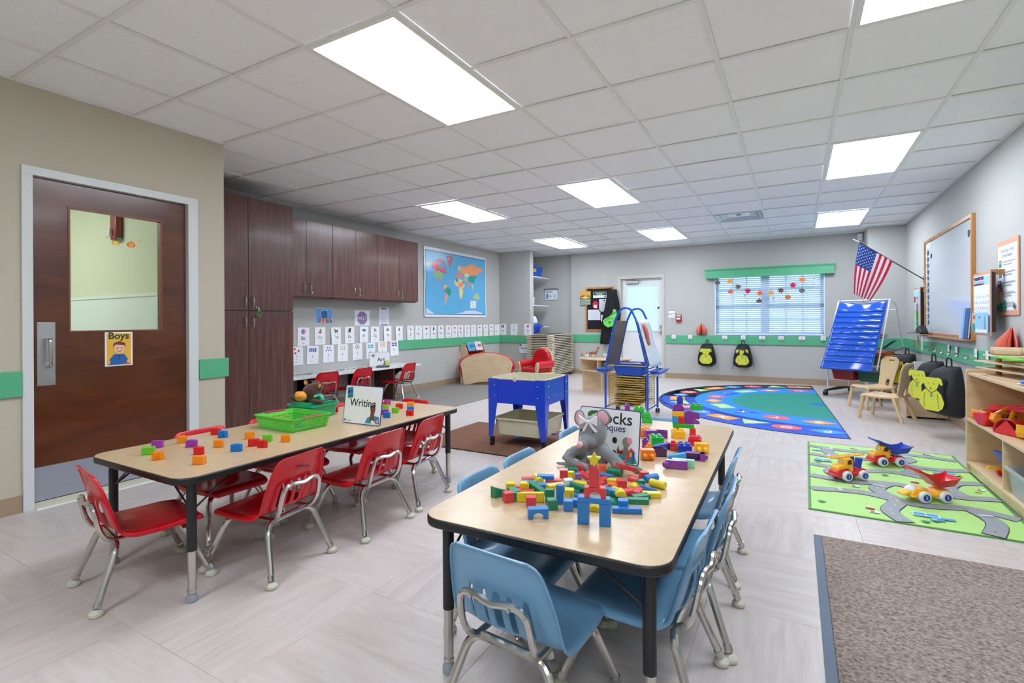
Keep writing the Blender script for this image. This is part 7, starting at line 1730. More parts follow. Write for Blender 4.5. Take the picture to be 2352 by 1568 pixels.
# ------------------------------------------------------------ half-round play stand with animals
ps = thing('play_stand', 'low half-round birch play stand with toy animals beyond the easel', 'stand', (-2.62, 7.62, 0))
hp_ = [(0.42*math.cos(R(180+180*k/12)), 0.36*math.sin(R(180+180*k/12))) for k in range(13)]
MB().prism(hp_, 0.50, 0.518, 'xy').build('top_board', M_birch, ps, bev=0.003, smooth=0)
MB().prism([(x*0.98, y*0.98) for x, y in hp_], 0.325, 0.343, 'xy').build('middle_board', M_birch, ps, bev=0.003, smooth=0)
for a in (-152, -90, -28): 
    MB().cbox((0.2*math.cos(R(a)), 0.17*math.sin(R(a)), 0.4215), (0.34, 0.015, 0.157), rot=(0, 0, R(a))).build('divider', M_birch, ps)
MB().box(-0.40, 0.40, -0.012, 0.0, 0.343, 0.50).build('back_panel', M_birch, ps); MB().box(-0.34, 0.30, -0.10, -0.085, 0.0, 0.325).build('lower_panel', M_birch, ps)
MB().cyl((0.05, -0.30, 0), (0.05, -0.30, 0.325), 0.011).build('leg', M_birch, ps)
t = thing('clear_bin', 'clear plastic bin in the half-round play stand', 'bin', (-2.50, 7.47, 0.3435)); tub(MB(), 0.14, 0.12, 0.10, 0.003, 0.9).build('bin_shell', mat('clear_bin_plastic', '#c9cdcf', 0.2, alpha=0.6), t)
def animal(lab, loc, rz, s, col, head_up=0.4, name='toy_horse', spots=None):
    t = thing(name, lab, 'toy animal', loc, rz); b = MB()
    b.ell((0, 0, 0.62*s), (0.42*s, 0.16*s, 0.19*s)); b.ell((-0.28*s, 0, 0.64*s), (0.18*s, 0.15*s, 0.2*s)); b.ell((0.28*s, 0, 0.63*s), (0.18*s, 0.15*s, 0.2*s))
    b.tube([(-0.35*s, 0, 0.7*s), (-0.5*s, 0, 0.9*s+head_up*0.25*s), (-0.56*s, 0, 0.95*s+head_up*0.4*s)], [0.12*s, 0.09*s, 0.08*s], 8); b.tube([(-0.54*s, 0, 0.97*s+head_up*0.4*s), (-0.78*s, 0, 0.82*s+head_up*0.4*s)], [0.09*s, 0.055*s], 8)
    for x in (-0.3, 0.3):
        for y in (-0.08, 0.08):
            kx = 0.03 if x > 0 else 0.0
            b.tube([(x*s, y*s, 0.55*s), ((x+kx)*s, y*s, 0.3*s), ((x-kx*0.5)*s, y*s, 0.04*s), ((x-0.03)*s, y*s, 0.0)], [0.085*s, 0.05*s, 0.035*s, 0.05*s], 8)
    b.tube([(-0.54*s, 0.03*s, 1.0*s+head_up*0.4*s), (-0.54*s, 0.04*s, 1.12*s+head_up*0.4*s)], [0.03*s, 0.008*s], 6); b.tube([(-0.54*s, -0.03*s, 1.0*s+head_up*0.4*s), (-0.54*s, -0.04*s, 1.12*s+head_up*0.4*s)], [0.03*s, 0.008*s], 6)
    b.build('body', mat('animal_' + col, '#' + col, 0.5), t, remesh=0.03*s+0.001, smooth=80)
    MB().tube([(0.44*s, 0, 0.7*s), (0.56*s, 0, 0.6*s), (0.54*s, 0, 0.3*s)], [0.03*s, 0.05*s, 0.02*s], 6).build('tail', mat('animal_tail', '#3a2418', 0.7), t)
    return t
AT = 0.5185
animal('tall chestnut toy horse standing at the back of the play stand', (-2.78, 7.55, AT), R(200), 0.125, '9a5a30', 0.9)
animal('small tan toy animal with a dark head at the left of the play stand', (-2.93, 7.50, AT), R(190), 0.085, 'a9835c', 0.0, 'toy_deer')
animal('white toy cow in front of the chestnut toy horse', (-2.82, 7.36, AT), R(15), 0.07, 'd9dadb', 0.0, 'toy_cow')
animal('white toy goat at the right of the play stand', (-2.55, 7.42, AT), R(170), 0.09, 'cfcfcc', 0.4, 'toy_goat')
# ------------------------------------------------------------ sofa, armchair, book display
M_vr = mat('red_vinyl', '#c81a24', 0.28, coat=0.3)
sf_ = thing('kids_sofa', 'small red vinyl sofa with an arched birch back panel turned to the camera', 'sofa', (-4.665, 7.36, 0.0105), R(27))
ap = [(-0.40, 0), (-0.30, 0)] + [(-0.30+0.60*k/10, 0.05*math.sin(PI*k/10)) for k in range(1, 10)] + [(0.30, 0), (0.40, 0)] + [(0.43, 0.25)] + [(0.455*math.cos(PI*k/16), 0.345+0.195*math.sin(PI*k/16)) for k in range(17)] + [(-0.43, 0.25)]
MB().prism(ap, -0.010, 0.010, 'xz').build('back_panel', M_birch, sf_, bev=0.003)
ap2 = [(-0.44, 0.12), (0.44, 0.12)] + [(0.478*math.cos(PI*k/16), 0.355+0.20*math.sin(PI*k/16)) for k in range(17)]
MB().prism(ap2, 0.012, 0.075, 'xz').build('back_cushion', M_vr, sf_, bev=0.015, seg=3)
MB().box(-0.38, 0.38, 0.075, 0.40, 0.13, 0.26).build('seat_cushion', M_vr, sf_, bev=0.02, seg=3)
MB().box(-0.40, 0.40, 0.06, 0.41, 0.0, 0.13).build('base', M_birch, sf_, bev=0.003)
for s_ in (-1, 1):
    MB().box(s_*0.43-0.035 if s_ > 0 else -0.465, s_*0.43+0.035 if s_ > 0 else -0.395, 0.06, 0.40, 0.0, 0.27).build('arm_panel', M_birch, sf_, bev=0.01)
    MB().tube([(s_*0.44, 0.05, 0.285), (s_*0.44, 0.43, 0.285)], 0.055, 14).build('arm_cushion', M_vr, sf_, bev=0.008)
ac = thing('kids_armchair', 'small red vinyl armchair with birch arms in front of the cot stack', 'armchair', (-4.03, 8.02, 0), R(-20))
dm = [(-0.21, 0.20), (0.21, 0.20), (0.215, 0.42)] + [(0.215*math.cos(PI*k/14), 0.43+0.185*math.sin(PI*k/14)) for k in range(15)]
MB().prism(dm, 0.10, 0.17, 'xz').build('back_cushion', M_vr, ac, bev=0.025, seg=3)
MB().prism([(x*1.06, 0.05+(z-0.2)*1.03+0.15) for x, z in dm], 0.172, 0.195, 'xz').build('back_board', M_birch, ac, bev=0.004)
MB().box(-0.19, 0.19, -0.20, 0.12, 0.20, 0.275).build('seat_cushion', M_vr, ac, bev=0.02, seg=3)
MB().box(-0.26, 0.26, -0.18, 0.19, 0.0, 0.20).build('base', M_birch, ac, bev=0.004)
for s_ in (-1, 1):
    MB().tube([(s_*0.245, -0.20, 0.335), (s_*0.245, 0.16, 0.345)], 0.056, 16, flat=1.15).build('arm_cushion', M_vr, ac, bev=0.008)
    MB().prism([(s_*0.20, 0.15), (s_*0.235, 0.15), (s_*0.29, 0.33), (s_*0.265, 0.39), (s_*0.225, 0.385), (s_*0.20, 0.32)][::s_], -0.222, -0.198, 'xz').build('arm_front', M_birch, ac, bev=0.004)
bd2 = thing('book_display', 'birch book display with red fabric slings against the left wall behind the sofa', 'book rack', (-5.29, 7.78, 0.0105))
for y in (-0.30, 0.30): MB().prism([(0.0, 0.0), (0.30, 0.0), (0.30, 0.10), (0.10, 0.68), (0.0, 0.68)], y-0.009, y+0.009, 'xz').build('side_panel', M_birch, bd2, bev=0.003)
for k, (x, z) in enumerate(((0.09, 0.60), (0.16, 0.42), (0.23, 0.24))):
    MB().grid(lambda u, v: (x-0.055+0.07*v+0.02*math.sin(v*PI), -0.29+0.58*u, z+0.07-0.16*v+0.02*(v > 0.99)), 6, 6).build('fabric_sling', mat('red_fabric', '#b01722', 0.7), bd2, solid=0.006, smooth=80)
MB().box(0.0, 0.012, -0.29, 0.29, 0.02, 0.66).build('back_panel', mat('red_fabric', '#b01722', 0.7), bd2)
for k, (y, col, lb) in enumerate(((-0.13, '#4fa9c9', 'light blue picture book standing in the top sling of the red book display'), (0.12, '#d3d9e8', 'white picture book standing in the top sling of the red book display'))):
    t = thing('picture_book', lb, 'book', (-5.29+0.105, 7.78+y, 0.595)); MB().cbox((0, 0, 0.05), (0.012, 0.22, 0.17), rot=(0, -0.35, 0)).build('cover', ink(col), t, bev=0.001)
    MB().cbox((0.008, 0.02, 0.06), (0.003, 0.1, 0.05), rot=(0, -0.35, 0)).build('cover_picture', ink('#2f6f9c' if k == 0 else '#b0607a'), t)
# ------------------------------------------------------------ teaching cart with pocket chart
M_ct = mat('cart_white_tube', '#d9dde0', 0.3)
pc_ = thing('teaching_cart', 'white-framed rolling cart with coloured tubs under the blue pocket chart', 'cart', (0.85, 8.75, 0), R(-30))
# local: front is -y; x along the bar
for s_ in (-1, 1):
    MB().tube([(s_*0.34, -0.40, 0.42), (s_*0.33, 0.0, 1.372)], 0.011, 8).build('front_post', M_ct, pc_)
    MB().tube(fillet([(s_*0.33, 0.0, 1.372), (s_*0.345, 0.12, 1.33), (s_*0.36, 0.36, 0.55), (s_*0.36, 0.33, 0.09)], 0.06, 5), 0.011, 8).build('rear_post', M_ct, pc_)
    MB().tube([(s_*0.345, -0.28, 0.09), (s_*0.345, -0.30, 0.44)], 0.012, 8).build('lower_post', M_ct, pc_)
    MB().prism([(-0.36, 0.062), (-0.34, 0.085), (0.0, 0.105), (0.34, 0.085), (0.36, 0.062)], s_*0.345-0.02, s_*0.345+0.02, 'yz').build('foot_bar', M_black, pc_, bev=0.006)
    for y in (-0.35, 0.35):
        MB().cyl((s_*0.345-0.022, y, 0.034), (s_*0.345+0.022, y, 0.034), 0.034).build('caster_wheel', M_black, pc_)
MB().tube([(-0.335, 0, 1.372), (0.335, 0, 1.372)], 0.011, 8).build('top_bar', M_ct, pc_)
MB().tube([(-0.35, 0.15, 1.23), (0.35, 0.15, 1.23)], 0.008, 8).build('rear_bar', M_ct, pc_)
MB().box(-0.36, 0.36, -0.33, 0.30, 0.385, 0.40).build('tray_shelf', mat('cart_grey_tray', '#84888c', 0.4), pc_, bev=0.003)
f = MB(); f.tube([(-0.36, -0.30, 0.585), (0.36, -0.30, 0.585)], 0.009, 6); f.tube([(-0.36, 0.28, 0.60), (0.36, 0.28, 0.60)], 0.009, 6); f.build('tub_rail', M_black, pc_)['kind'] = 'stuff'
for k, (x, col, z, lb) in enumerate(((-0.17, '#a31527', 0.235, 'red tub under the grey tray of the rolling cart'), (0.17, '#14563a', 0.235, 'dark green tub under the grey tray of the rolling cart'), (0.17, '#9a8a12', 0.455, 'olive yellow tub at the upper right of the rolling cart'))):
    M4 = Matrix.Translation((0.85, 8.75, 0)) @ Matrix.Rotation(R(-30), 4, 'Z')
    p = M4 @ Vector((x, -0.02 if k < 2 else 0.10, z)); t = thing('cart_tub', lb, 'tub', p, R(-30), 'coloured tubs on the cart')
    tub(MB(), 0.315, 0.46 if k < 2 else 0.34, 0.145 if k < 2 else 0.125, 0.003, 0.88, rim=0.010).build('tub_shell', ink(col, 0.35), t)
M_pc = mat('pocket_chart_blue', '#0c4fc0', 0.14, coat=0.8)
ch = thing('pocket_chart', 'glossy blue vinyl pocket chart hanging on the rolling cart', 'pocket chart', (0.85, 8.75, 0), R(-30))
SL = math.hypot(0.50, 0.96)
def chf(u, v, off=0.0):
    w_ = 0.31 + 0.02*v; s = v
    y = -0.018 - 0.50*s - off; z = 1.355 - 0.955*s
    fold = 0.012*math.sin(u*PI*5+v*3)*math.exp(-v*6) + 0.006*math.sin(u*9+v*7) + (0.022*math.sin(u*PI)*math.sin(v*PI*1.5))
    sag = -0.035*(0.5-0.5*math.cos(u*2*PI*1.0))*math.exp(-v*9)
    return ((u-0.5)*2*w_, y - fold, z + sag)
MB().grid(chf, 30, 40).build('backing', M_pc, ch, solid=0.003, smooth=80)
for r_ in range(10):
    v0 = 0.10 + r_*0.082
    MB().grid(lambda u, v, v0=v0: chf(0.03+0.94*u, v0+0.052*v, 0.006+0.006*math.sin(u*23+r_)*(1-v)), 26, 2).build('pocket_strip', M_pc, ch, solid=0.001, smooth=80)
f = MB()
for x in (-0.30, 0.0, 0.30):
    p = [(x+0.0, 0.018*math.cos(a), 1.365+0.022*math.sin(a)) for a in [2*PI*k/14 for k in range(14)]]; MB().tube(p, 0.0025, 5, closed=True).build('hanging_ring', M_chrome, ch)
# clutter on the cart
for k, (x, y, z, d, col, ry, nm, lb) in enumerate(((0.30, 0.12, 0.66, (0.26, 0.20, 0.03), '#8f959b', 0.35, 'grey_folder', 'grey plastic folder lying tilted on the rolling cart'), (0.22, 0.05, 0.62, (0.22, 0.18, 0.05), '#e2682c', 0.1, 'orange_box', 'orange box on the rolling cart behind the chart'), (0.28, 0.10, 0.75, (0.16, 0.14, 0.02), '#23345c', 0.7, 'navy_folder', 'navy folder standing up on the rolling cart'))):
    M4 = Matrix.Translation((0.85, 8.75, 0)) @ Matrix.Rotation(R(-30), 4, 'Z'); p = M4 @ Vector((x, y, z))
    o = MB().cbox((0, 0, 0), d, rot=(0.15, -ry, 0)).build(nm, ink(col, 0.35), None, p, (0, 0, R(-30)), bev=0.006); tag(o, lb, 'folder' if k != 1 else 'box')
c = Card(0.13, 0.09, '#e9e2e4', 0.001); c.ell(0, 0, 0.04, 0.025, '#c8323c'); c.ell(0, 0, 0.025, 0.012, '#e9e2e4')
tag(c.build('red_picture_card', (1.05, 8.70, 0.86), 0, rot=(0, 0.3, R(-15))), 'white card with a red picture sticking up behind the pocket chart', 'card')
# ------------------------------------------------------------ wooden chairs, bench box
M_bc = mat('beige_chair_plastic', '#d2b68c', 0.4, noise=(4, 0.04))
def wood_chair(lab, loc, rz):
    t = thing('preschool_chair', lab, 'chair', loc, rz)
    def sfn(u, v):
        s = u*2-1; y = 0.19-0.36*v; z = 0.27+0.012*s*s*1.2-0.012*math.sin(v*PI) - (0.02*((0.12-v)/0.12)**2 if v < 0.12 else 0)
        w_ = 0.165-0.012*v; return (w_*s, y, z - (0.03*(abs(s)-0.85)/0.15 if abs(s) > 0.85 else 0))
    MB().grid(sfn, 16, 14).build('seat', M_bc, t, solid=0.012, smooth=80)
    def bfn(u, v):
        s = u*2-1; z = 0.262+0.37*v; w_ = 0.118+0.048*(v**1.5)*(1.2-0.3*v)
        if v > 0.80: w_ *= math.sqrt(max(0.05, 1-((v-0.80)/0.20)**2*0.75))
        return (w_*s, -0.165-0.075*v+0.028*s*s+0.0, z)
    def skp(i, j):
        u, v = (i+0.5)/24, (j+0.5)/28; s = u*2-1
        return (((s*0.14)/0.042)**2 + ((v-0.13)/0.115)**2 < 1) or (abs(s) < 0.30 and 0.845 < v < 0.905)
    MB().grid(bfn, 24, 28, skip=skp).build('backrest', M_bc, t, solid=0.012, smooth=80)
    for sx in (-1, 1):
        for y0, y1 in ((0.165, 0.20), (-0.12, -0.21)):
            MB().tube(fillet([(sx*0.10, y0*0.8, 0.262), (sx*0.15, y0, 0.25), (sx*0.168, y1, 0.0)], 0.04, 4), [0.014]*4+[0.016]*4, 10, flat=1.25).build('leg', M_bc, t)
    return t
wood_chair('beige moulded chair farther from the camera, next to the rolling cart', (0.843, 7.656, 0), R(117.5))
wood_chair('beige moulded chair nearer the camera, in front of the wooden box', (0.867, 6.863, 0), R(62))
wb = thing('wooden_box', 'low birch box bench against the right wall holding the bird toy and books', 'box', (1.245, 7.27, 0))
MB().box(-0.175, 0.185, -0.24, -0.225, 0.02, 0.362).build('front_panel', M_birch, wb, bev=0.004); MB().box(-0.175, 0.185, 0.225, 0.24, 0.0, 0.345).build('rear_panel', M_birch, wb, bev=0.004)
MB().box(-0.175, -0.16, -0.225, 0.225, 0.0, 0.345).build('side_panel', M_birch, wb, bev=0.003); MB().box(0.17, 0.185, -0.225, 0.225, 0.0, 0.345).build('side_panel', M_birch, wb, bev=0.003); MB().box(-0.18, 0.19, -0.225, 0.225, 0.345, 0.358).build('top_board', M_birch, wb, bev=0.003)
MB().cyl((0.10, -0.24, 0.05), (0.10, -0.243, 0.05), 0.01).build('screw_cap', M_chrome, wb)
br = thing('red_bird_toy', 'red plush bird with an orange beak sitting on the wooden box', 'plush toy', (1.16, 7.16, 0.3585), R(-20))
M_rp = mat('red_plush', '#cf1a20', 0.85, bump=(150, 0.3))
b = MB(); b.ell((0, 0, 0.05), (0.07, 0.055, 0.05)); b.ell((0.005, 0, 0.115), (0.048, 0.045, 0.045)); b.ell((0.055, 0, 0.045), (0.03, 0.03, 0.035)); b.ell((-0.05, 0, 0.03), (0.03, 0.04, 0.03)); b.build('body', M_rp, br, remesh=0.006, smooth=80)
b = MB(); b.ell((-0.045, -0.015, 0.105), (0.03, 0.025, 0.014)); b.ell((-0.042, -0.015, 0.088), (0.025, 0.02, 0.012)); b.build('beak', M_op, br, remesh=0.004, smooth=80)
MB().ell((0, 0, 0), (0.012, 0.008, 0.016), 10, 8).build('ear', M_op, br, loc=(0.045, -0.02, 0.13)); MB().ell((0, 0, 0), (0.004, 0.004, 0.004), 8, 6).build('eye', MATS['eye_black'], br, loc=(-0.012, -0.042, 0.128))
for k, (x, col, h_, lb) in enumerate(((1.22, '#9fb7b4', 0.26, 'pale green picture book standing behind the bird toy'), (1.27, '#4d5f63', 0.24, 'dark grey-green book standing on the wooden box'), (1.31, '#7f9aa0', 0.24, 'grey-blue book standing on the wooden box'), (1.35, '#56686c', 0.235, 'slate book nearest the wall on the wooden box'))):
    t = thing('picture_book', lb, 'book', (x, 7.27, 0.3585), R(20), 'books standing on the wooden box')
    MB().cbox((0, 0, h_/2), (0.018 if k else 0.10, 0.20 if k else 0.02, h_), rot=(0, 0.03, 0)).build('cover', ink(col), t, bev=0.001); MB().cbox((0.0, -0.003 if k == 0 else 0, h_/2), (0.012 if k else 0.094, 0.19 if k else 0.018, h_*0.98)).build('pages', ink('#d6dbd8'), t)
# ------------------------------------------------------------ toy shelf
ts = thing('toy_shelf', 'open birch toy shelf along the right wall full of plastic trucks', 'shelf', (1.055, 3.30, 0))
SLN, SD = 1.42, 0.365
MB().prism(rrect(SD, 0.742, 0.02, 4, SD/2, 0.371), SLN-0.018, SLN, 'xz').build('end_panel', M_birch, ts, bev=0.003); MB().prism(rrect(SD, 0.742, 0.02, 4, SD/2, 0.371), 0.0, 0.018, 'xz').build('end_panel', M_birch, ts, bev=0.003)
MB().box(0.012, SD-0.012, 0.018, SLN-0.018, 0.70, 0.718).build('top_board', M_birch, ts, bev=0.002, smooth=0); MB().box(0.004, SD-0.012, 0.018, SLN-0.018, 0.378, 0.396).build('middle_board', M_birch, ts, bev=0.002, smooth=0)
MB().box(0.004, SD-0.012, 0.018, SLN-0.018, 0.072, 0.09).build('bottom_board', M_birch, ts, bev=0.002, smooth=0); MB().box(0.02, 0.036, 0.018, SLN-0.018, 0.012, 0.072).build('kick_board', M_birch, ts, smooth=0)
MB().box(SD-0.012, SD-0.002, 0.0, SLN, 0.02, 0.73).build('back_panel', M_birch, ts, smooth=0); MB().box(0.006, SD-0.012, 0.695, 0.711, 0.09, 0.378).build('divider', M_birch, ts, smooth=0)
# trucks
TCOL = {'y': mat('toy_yellow', '#f4b51a', 0.3, coat=0.3), 'r': mat('toy_red', '#d3141f', 0.28, coat=0.4), 'b': mat('toy_blue', '#1a3cb4', 0.3, coat=0.3), 'o': mat('toy_orange', '#e8961e', 0.3, coat=0.3)}
M_wh = mat('wheel_white', '#e3e6ea', 0.4); M_hub = mat('hub_blue', '#1d3f9c', 0.4); M_tyre = mat('tyre_black', '#1c1d1f', 0.7)
def wheels(t, L_, W_, r_, tyre=M_wh, hub=M_hub, emblem=True):
    for x in (-L_, L_):
        for s_ in (-1, 1):
            w_ = MB().lathe([(r_*0.55, -0.013), (r_*0.9, -0.011), (r_, -0.004), (r_, 0.006), (r_*0.88, 0.013), (r_*0.5, 0.015)], (0, 0, 0), 20, axis='y').build('wheel', tyre, t, loc=(x, s_*W_, r_), rot=(0, 0, 0 if s_ > 0 else PI))
            MB().cyl((0, 0.012, 0), (0, 0.0165, 0), r_*0.56, seg=18).build('hub', hub, w_)
            if emblem: MB().tube([(-0.006, 0.0172, -0.011), (0.004, 0.0172, -0.004), (-0.004, 0.0172, 0.004), (0.006, 0.0172, 0.011)], 0.0016, 4).build('hub_emblem', M_wh, w_)
def truck(lab, loc, rz, kind):
    t = thing('toy_truck', lab, 'toy truck', loc, rz, 'toy trucks on the road rug')
    # front = +x
    cr = TCOL['r'] if kind != 'red' else TCOL['y']
    b = MB().prism([(-0.11, 0.028), (0.125, 0.028), (0.13, 0.05), (0.11, 0.075), (0.035, 0.085), (0.02, 0.05), (-0.02, 0.05), (-0.035, 0.075), (-0.09, 0.075), (-0.11, 0.05)], -0.042, 0.042, 'xz'); b.build('chassis', cr, t, bev=0.010, seg=3)
    f = MB().cbox((0.115, 0, 0.034), (0.035, 0.10, 0.014)); f.build('bumper', cr, t, bev=0.006)
    if kind != 'red':
        cab = MB()
        cab.prism([(-0.005, 0.055), (0.115, 0.055), (0.118, 0.085), (0.10, 0.10), (0.065, 0.104), (0.05, 0.145), (0.01, 0.148), (-0.005, 0.13)], -0.034, 0.034, 'xz'); cb = cab.build('cab', TCOL['y'], t, bev=0.008, seg=3)
        for s_ in (-1, 1): MB().prism([(0.010, 0.108), (0.044, 0.108), (0.038, 0.134), (0.014, 0.136)], s_*0.0345-0.001, s_*0.0345+0.001, 'xz').build('side_window', mat('toy_window', '#5a1016', 0.3), cb)
        MB().cbox((0.062, 0, 0.124), (0.003, 0.05, 0.028), rot=(0, -0.35, 0)).build('windscreen', mat('toy_screen', '#d9c27a', 0.2), cb)
    else:
        b = MB().ell((0.10, 0, 0.062), (0.035, 0.034, 0.03)); b.build('cab_window', M_wh, t); b = MB().prism([(0.03, 0.04), (0.17, 0.036), (0.165, 0.05), (0.10, 0.075), (0.03, 0.08)], -0.03, 0.03, 'xz'); b.build('hood', TCOL['y'], t, bev=0.006)
    if kind == 'ladder':
        b = MB(); 
        for s_ in (-1, 1): b.tube([(-0.10, s_*0.018, 0.165), (0.155, s_*0.018, 0.150)], 0.005, 6)
        b.build('ladder_rail', TCOL['y'], t)['kind'] = 'stuff'
        f = MB()
        for k in range(11): x = -0.09+k*0.023; f.tube([(x, -0.018, 0.1645-0.059*(x+0.10)), (x, 0.018, 0.1645-0.059*(x+0.10))], 0.0035, 6)
        f.build('ladder_rungs', TCOL['y'], t)['kind'] = 'stuff'
        MB().tube([(-0.03, 0, 0.08), (-0.02, 0, 0.16)], 0.012, 10).build('ladder_mast', TCOL['b'], t); MB().prism([(-0.075, 0.07), (-0.055, 0.07), (-0.062, 0.14), (-0.09, 0.14)], -0.02, 0.02, 'xz').build('ladder_arm', TCOL['b'], t, bev=0.004)
    else:
        c_ = TCOL['b'] if kind == 'blue' else TCOL['r']; dz = 0.0
        P0 = [(-0.155, 0.145), (-0.12, 0.10), (-0.03, 0.088), (0.0, 0.12), (0.055, 0.165), (0.10, 0.185)]
        vs = []; 
        for x, z in P0:
            for y, up_ in ((-0.062, 0.042), (-0.048, 0.0), (0.048, 0.0), (0.062, 0.042)): vs.append((x, y, z+(up_ if x < 0.04 and x > -0.15 else up_*0.3)+dz))
        MB().add(vs, [(i*4+j, i*4+j+1, (i+1)*4+j+1, (i+1)*4+j) for i in range(5) for j in range(3)]).build('dump_bed', c_, t, solid=0.004, smooth=30, bev=0.002)
    wheels(t, 0.062, 0.052, 0.035)
    return t
truck('red and yellow toy fire truck with a yellow ladder on the road rug', (0.315, 4.125, 0.010), R(218), 'ladder')
truck('red and yellow toy dump truck with a raised blue bed on the road rug', (0.59, 4.655, 0.010), R(207), 'blue')
truck('toy dump truck with a big red bed and yellow chassis, nearest the camera', (0.69, 3.86, 0.010), R(209), 'red')
def small_vehicle(lab, loc, rz, kind, c, s=1.0):
    t = thing('toy_vehicle', lab, 'toy vehicle', loc, rz); t.scale = (s, s, s); C_ = TCOL[c]
    MB().prism([(-0.09, 0.03), (0.09, 0.03), (0.09, 0.065), (-0.09, 0.065)], -0.035, 0.035, 'xz').build('body', C_, t, bev=0.006)
    if kind != 'cart':
        f = MB(); 
        for x in (-0.055, -0.005):
            for s_ in (-1, 1): f.box(x-0.004, x+0.004, s_*0.03-0.004, s_*0.03+0.004, 0.065, 0.115)
        f.build('cab_posts', C_, t)['kind'] = 'stuff'
        MB().cbox((-0.03, 0, 0.118), (0.066, 0.07, 0.008)).build('cab_roof', C_, t, bev=0.003)
    if kind == 'loader':
        MB().prism([(0.10, 0.02), (0.15, 0.01), (0.165, 0.04), (0.155, 0.085), (0.145, 0.085), (0.15, 0.045), (0.135, 0.03), (0.10, 0.035)], -0.055, 0.055, 'xz').build('bucket', C_, t, bev=0.002)
        for s_ in (-1, 1): MB().tube([(0.03, s_*0.035, 0.075), (0.09, s_*0.035, 0.085), (0.12, s_*0.035, 0.04)], 0.006, 6).build('loader_arm', C_, t)
    if kind == 'digger':
        MB().tube([(0.05, 0, 0.07), (0.12, 0, 0.16), (0.21, 0, 0.10)], [0.012, 0.014, 0.010], 8, flat=1.3).build('boom', C_, t)
        MB().prism([(0.19, 0.10), (0.225, 0.105), (0.24, 0.06), (0.21, 0.03), (0.18, 0.045)], -0.03, 0.03, 'xz').build('bucket', C_, t, bev=0.004)
    wheels(t, 0.052, 0.044, 0.030, M_tyre, C_, False)
    return t
zm = 0.3965
small_vehicle('orange toy truck cab at the far end of the middle shelf', (1.20, 4.60, zm), R(215), 'loader', 'o', 0.95)
small_vehicle('orange toy digger behind the other toys on the middle shelf', (1.30, 4.36, zm), R(190), 'digger', 'o', 0.9)
small_vehicle('yellow toy loader in the middle of the middle shelf', (1.26, 4.08, zm), R(230), 'loader', 'y', 1.0)
small_vehicle('blue toy truck at the near end of the middle shelf', (1.28, 3.80, zm), R(200), 'cab', 'b', 1.0)
# big red excavator bucket with its arm, red half dome scoop
ebk = thing('red_excavator_arm', 'long red toy excavator arm with a bucket hanging over the middle shelf edge', 'toy digger', (1.095, 4.42, 0.3965), R(-72))
MB().prism([(-0.07, 0.075), (0.05, 0.095), (0.065, 0.05), (0.04, 0.0), (-0.015, -0.0), (-0.05, 0.03)], -0.045, 0.045, 'xz').build('bucket', TCOL['r'], ebk, bev=0.008, seg=3)
MB().tube([(-0.02, 0.03, 0.11), (0.16, 0.07, 0.135), (0.36, 0.12, 0.15)], [0.016, 0.018, 0.014], 8, flat=1.4).build('arm', TCOL['r'], ebk)
MB().tube([(0.10, 0.05, 0.012), (0.14, 0.06, 0.12)], 0.012, 8).build('arm_support', TCOL['y'], ebk)
sc2 = thing('red_scoop', 'large red toy scoop on the middle shelf at the right edge of the picture', 'toy scoop', (1.15, 4.12, 0.3965), R(-60))
MB().grid(lambda u, v: (0.085*math.cos(PI*u)*(1-0.25*v), -0.055+0.11*v, 0.012+0.085*math.sin(PI*u)*(1-0.15*v)), 16, 6).build('shell', TCOL['r'], sc2, solid=0.005, smooth=80)
MB().prism([(-0.085, 0.004), (0.085, 0.004), (0.0, 0.09)], -0.058, -0.052, 'xz').build('side_plate', TCOL['r'], sc2, bev=0.001); MB().tube([(0.0, 0.05, 0.09), (0.07, 0.12, 0.12)], 0.012, 8).build('handle', TCOL['r'], sc2)
b = thing('blue_scoop', 'blue rounded toy piece lying on the middle shelf before the yellow loader', 'toy part', (1.16, 4.24, 0.3965), R(20))
MB().ell((0, 0, 0.022), (0.055, 0.03, 0.022)).build('dome', TCOL['b'], b); MB().ell((0.05, 0.04, 0.016), (0.04, 0.028, 0.016)).build('small_dome', TCOL['b'], b)
# lower shelf: wheelbarrow truck + clear bin
zb = 0.0905
lt = thing('toy_wheelbarrow', 'blue and red toy tipper with a yellow handle on the bottom shelf', 'toy truck', (1.20, 4.32, zb), R(200))
MB().box(-0.06, 0.06, -0.03, 0.03, 0.025, 0.05).build('chassis', TCOL['r'], lt, bev=0.006); MB().prism([(-0.08, 0.14), (-0.05, 0.085), (0.04, 0.075), (0.09, 0.16), (0.07, 0.165), (0.03, 0.10), (-0.04, 0.10), (-0.06, 0.145)], -0.055, 0.055, 'xz').build('tipper_bed', TCOL['b'], lt, bev=0.003)
MB().tube([(0.05, 0, 0.05), (0.15, 0.0, 0.065)], 0.010, 8).build('handle', TCOL['y'], lt); MB().tube([(-0.05, 0.02, 0.16), (0.04, 0.03, 0.20)], 0.010, 8).build('upper_handle', TCOL['r'], lt)
wheels(lt, 0.045, 0.04, 0.028, TCOL['r'], TCOL['r'], False)
M_cb = mat('clear_bin_frost', '#c7d1d9', 0.2, alpha=0.55)
t = thing('clear_toy_bin', 'clear plastic bin of small toys on the bottom shelf right of the divider', 'bin', (1.17, 3.80, zb)); tub(MB(), 0.21, 0.34, 0.15, 0.003, 0.85, rim=0.012).build('bin_shell', M_cb, t)
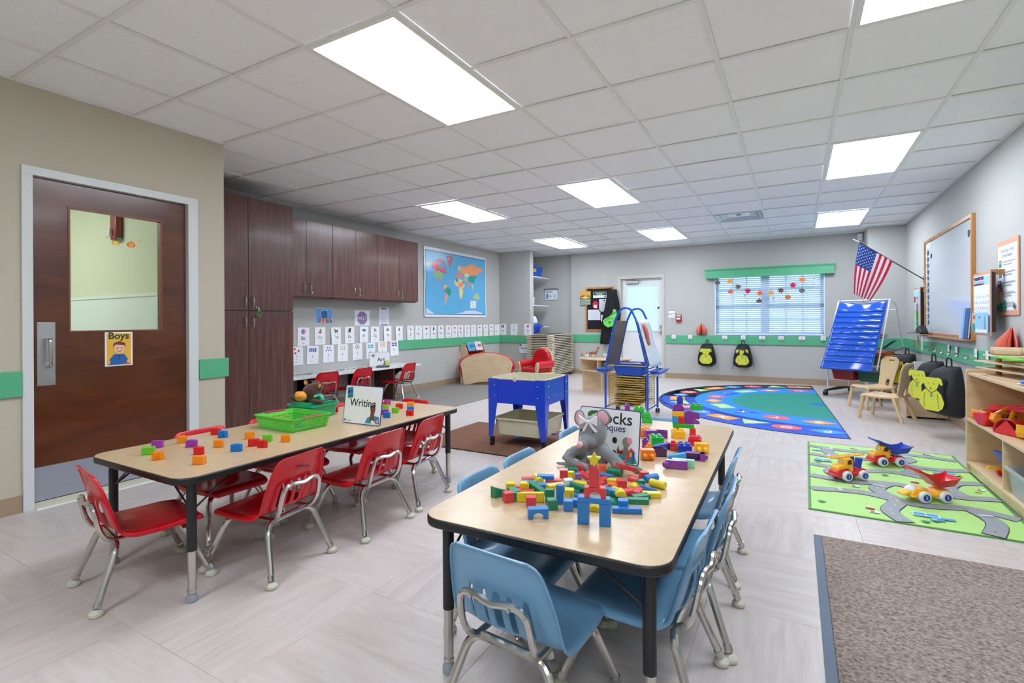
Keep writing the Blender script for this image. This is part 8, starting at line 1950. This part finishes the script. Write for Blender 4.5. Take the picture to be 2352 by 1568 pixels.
for k in range(9): MB().cbox((-0.05+0.045*(k % 3), -0.11+0.09*(k//3), 0.035+0.01*(k % 2)), (0.04, 0.06, 0.05), rot=(0.2*k, 0.1*k, k)).build('toy_piece', ink(['#5f86a8', '#c9cfd4', '#7aa6c4'][k % 3]), t, bev=0.004)
# wooden play garage on the shelf top
wg = thing('wooden_garage', 'tiered wooden play garage with log cylinders on top of the toy shelf', 'toy garage', (1.10, 4.02, 0.7185))
for k, z in enumerate((0.0, 0.045, 0.087, 0.130)):
    MB().prism([(0.02-0.05*(k > 0), 0.53), (0.0, 0.36), (0.07, 0.0), (0.30, 0.0), (0.30, 0.56), (0.10, 0.58)] if k < 3 else [(0.0, 0.50), (0.05, 0.32), (0.30, 0.30), (0.30, 0.56), (0.05, 0.56)], z, z+0.010, 'xy').build('platform', M_birch if k != 3 else mat('pale_wood', '#d9cfbb', 0.5), wg, bev=0.002, smooth=0)
for z in (0.010, 0.055, 0.097):
    for x, y in ((0.06, 0.42), (0.24, 0.45), (0.14, 0.20), (0.25, 0.10)):
        MB().lathe([(0.022, z), (0.016, z+0.008), (0.016, z+0.026), (0.022, z+0.034)], (x, y, 0), 12).build('spool_pillar', mat('spool_wood', '#a9794a', 0.5), wg)
MB().box(0.02, 0.10, 0.02, 0.36, 0.128, 0.136).build('green_ramp', mat('lime_ramp', '#6fd01e', 0.4), wg)
for k, (x, y) in enumerate(((0.09, 0.49), (0.09, 0.42), (0.20, 0.47))):
    l_ = MB().cyl((x-0.05, y+0.01, 0.165), (x+0.07, y-0.03, 0.165), 0.026, seg=18).build('log', M_birch, wg); MB().cyl((x-0.0512, y+0.0104, 0.165), (x-0.05, y+0.01, 0.165), 0.017, seg=16).build('log_end', mat('log_end_red', '#b06a50', 0.6), l_)
t = thing('blue_saucer', 'small blue lid on a white saucer on the shelf top at the right edge', 'dish', (1.15, 3.93, 0.7185)); MB().lathe([(0.03, 0), (0.045, 0.006), (0.044, 0.008), (0.001, 0.004)], seg=18).build('saucer', M_white, t); MB().lathe([(0.03, 0.008), (0.032, 0.02), (0.024, 0.028), (0.0001, 0.028)], seg=16).build('lid', ink('#2a63c8', 0.35), t)
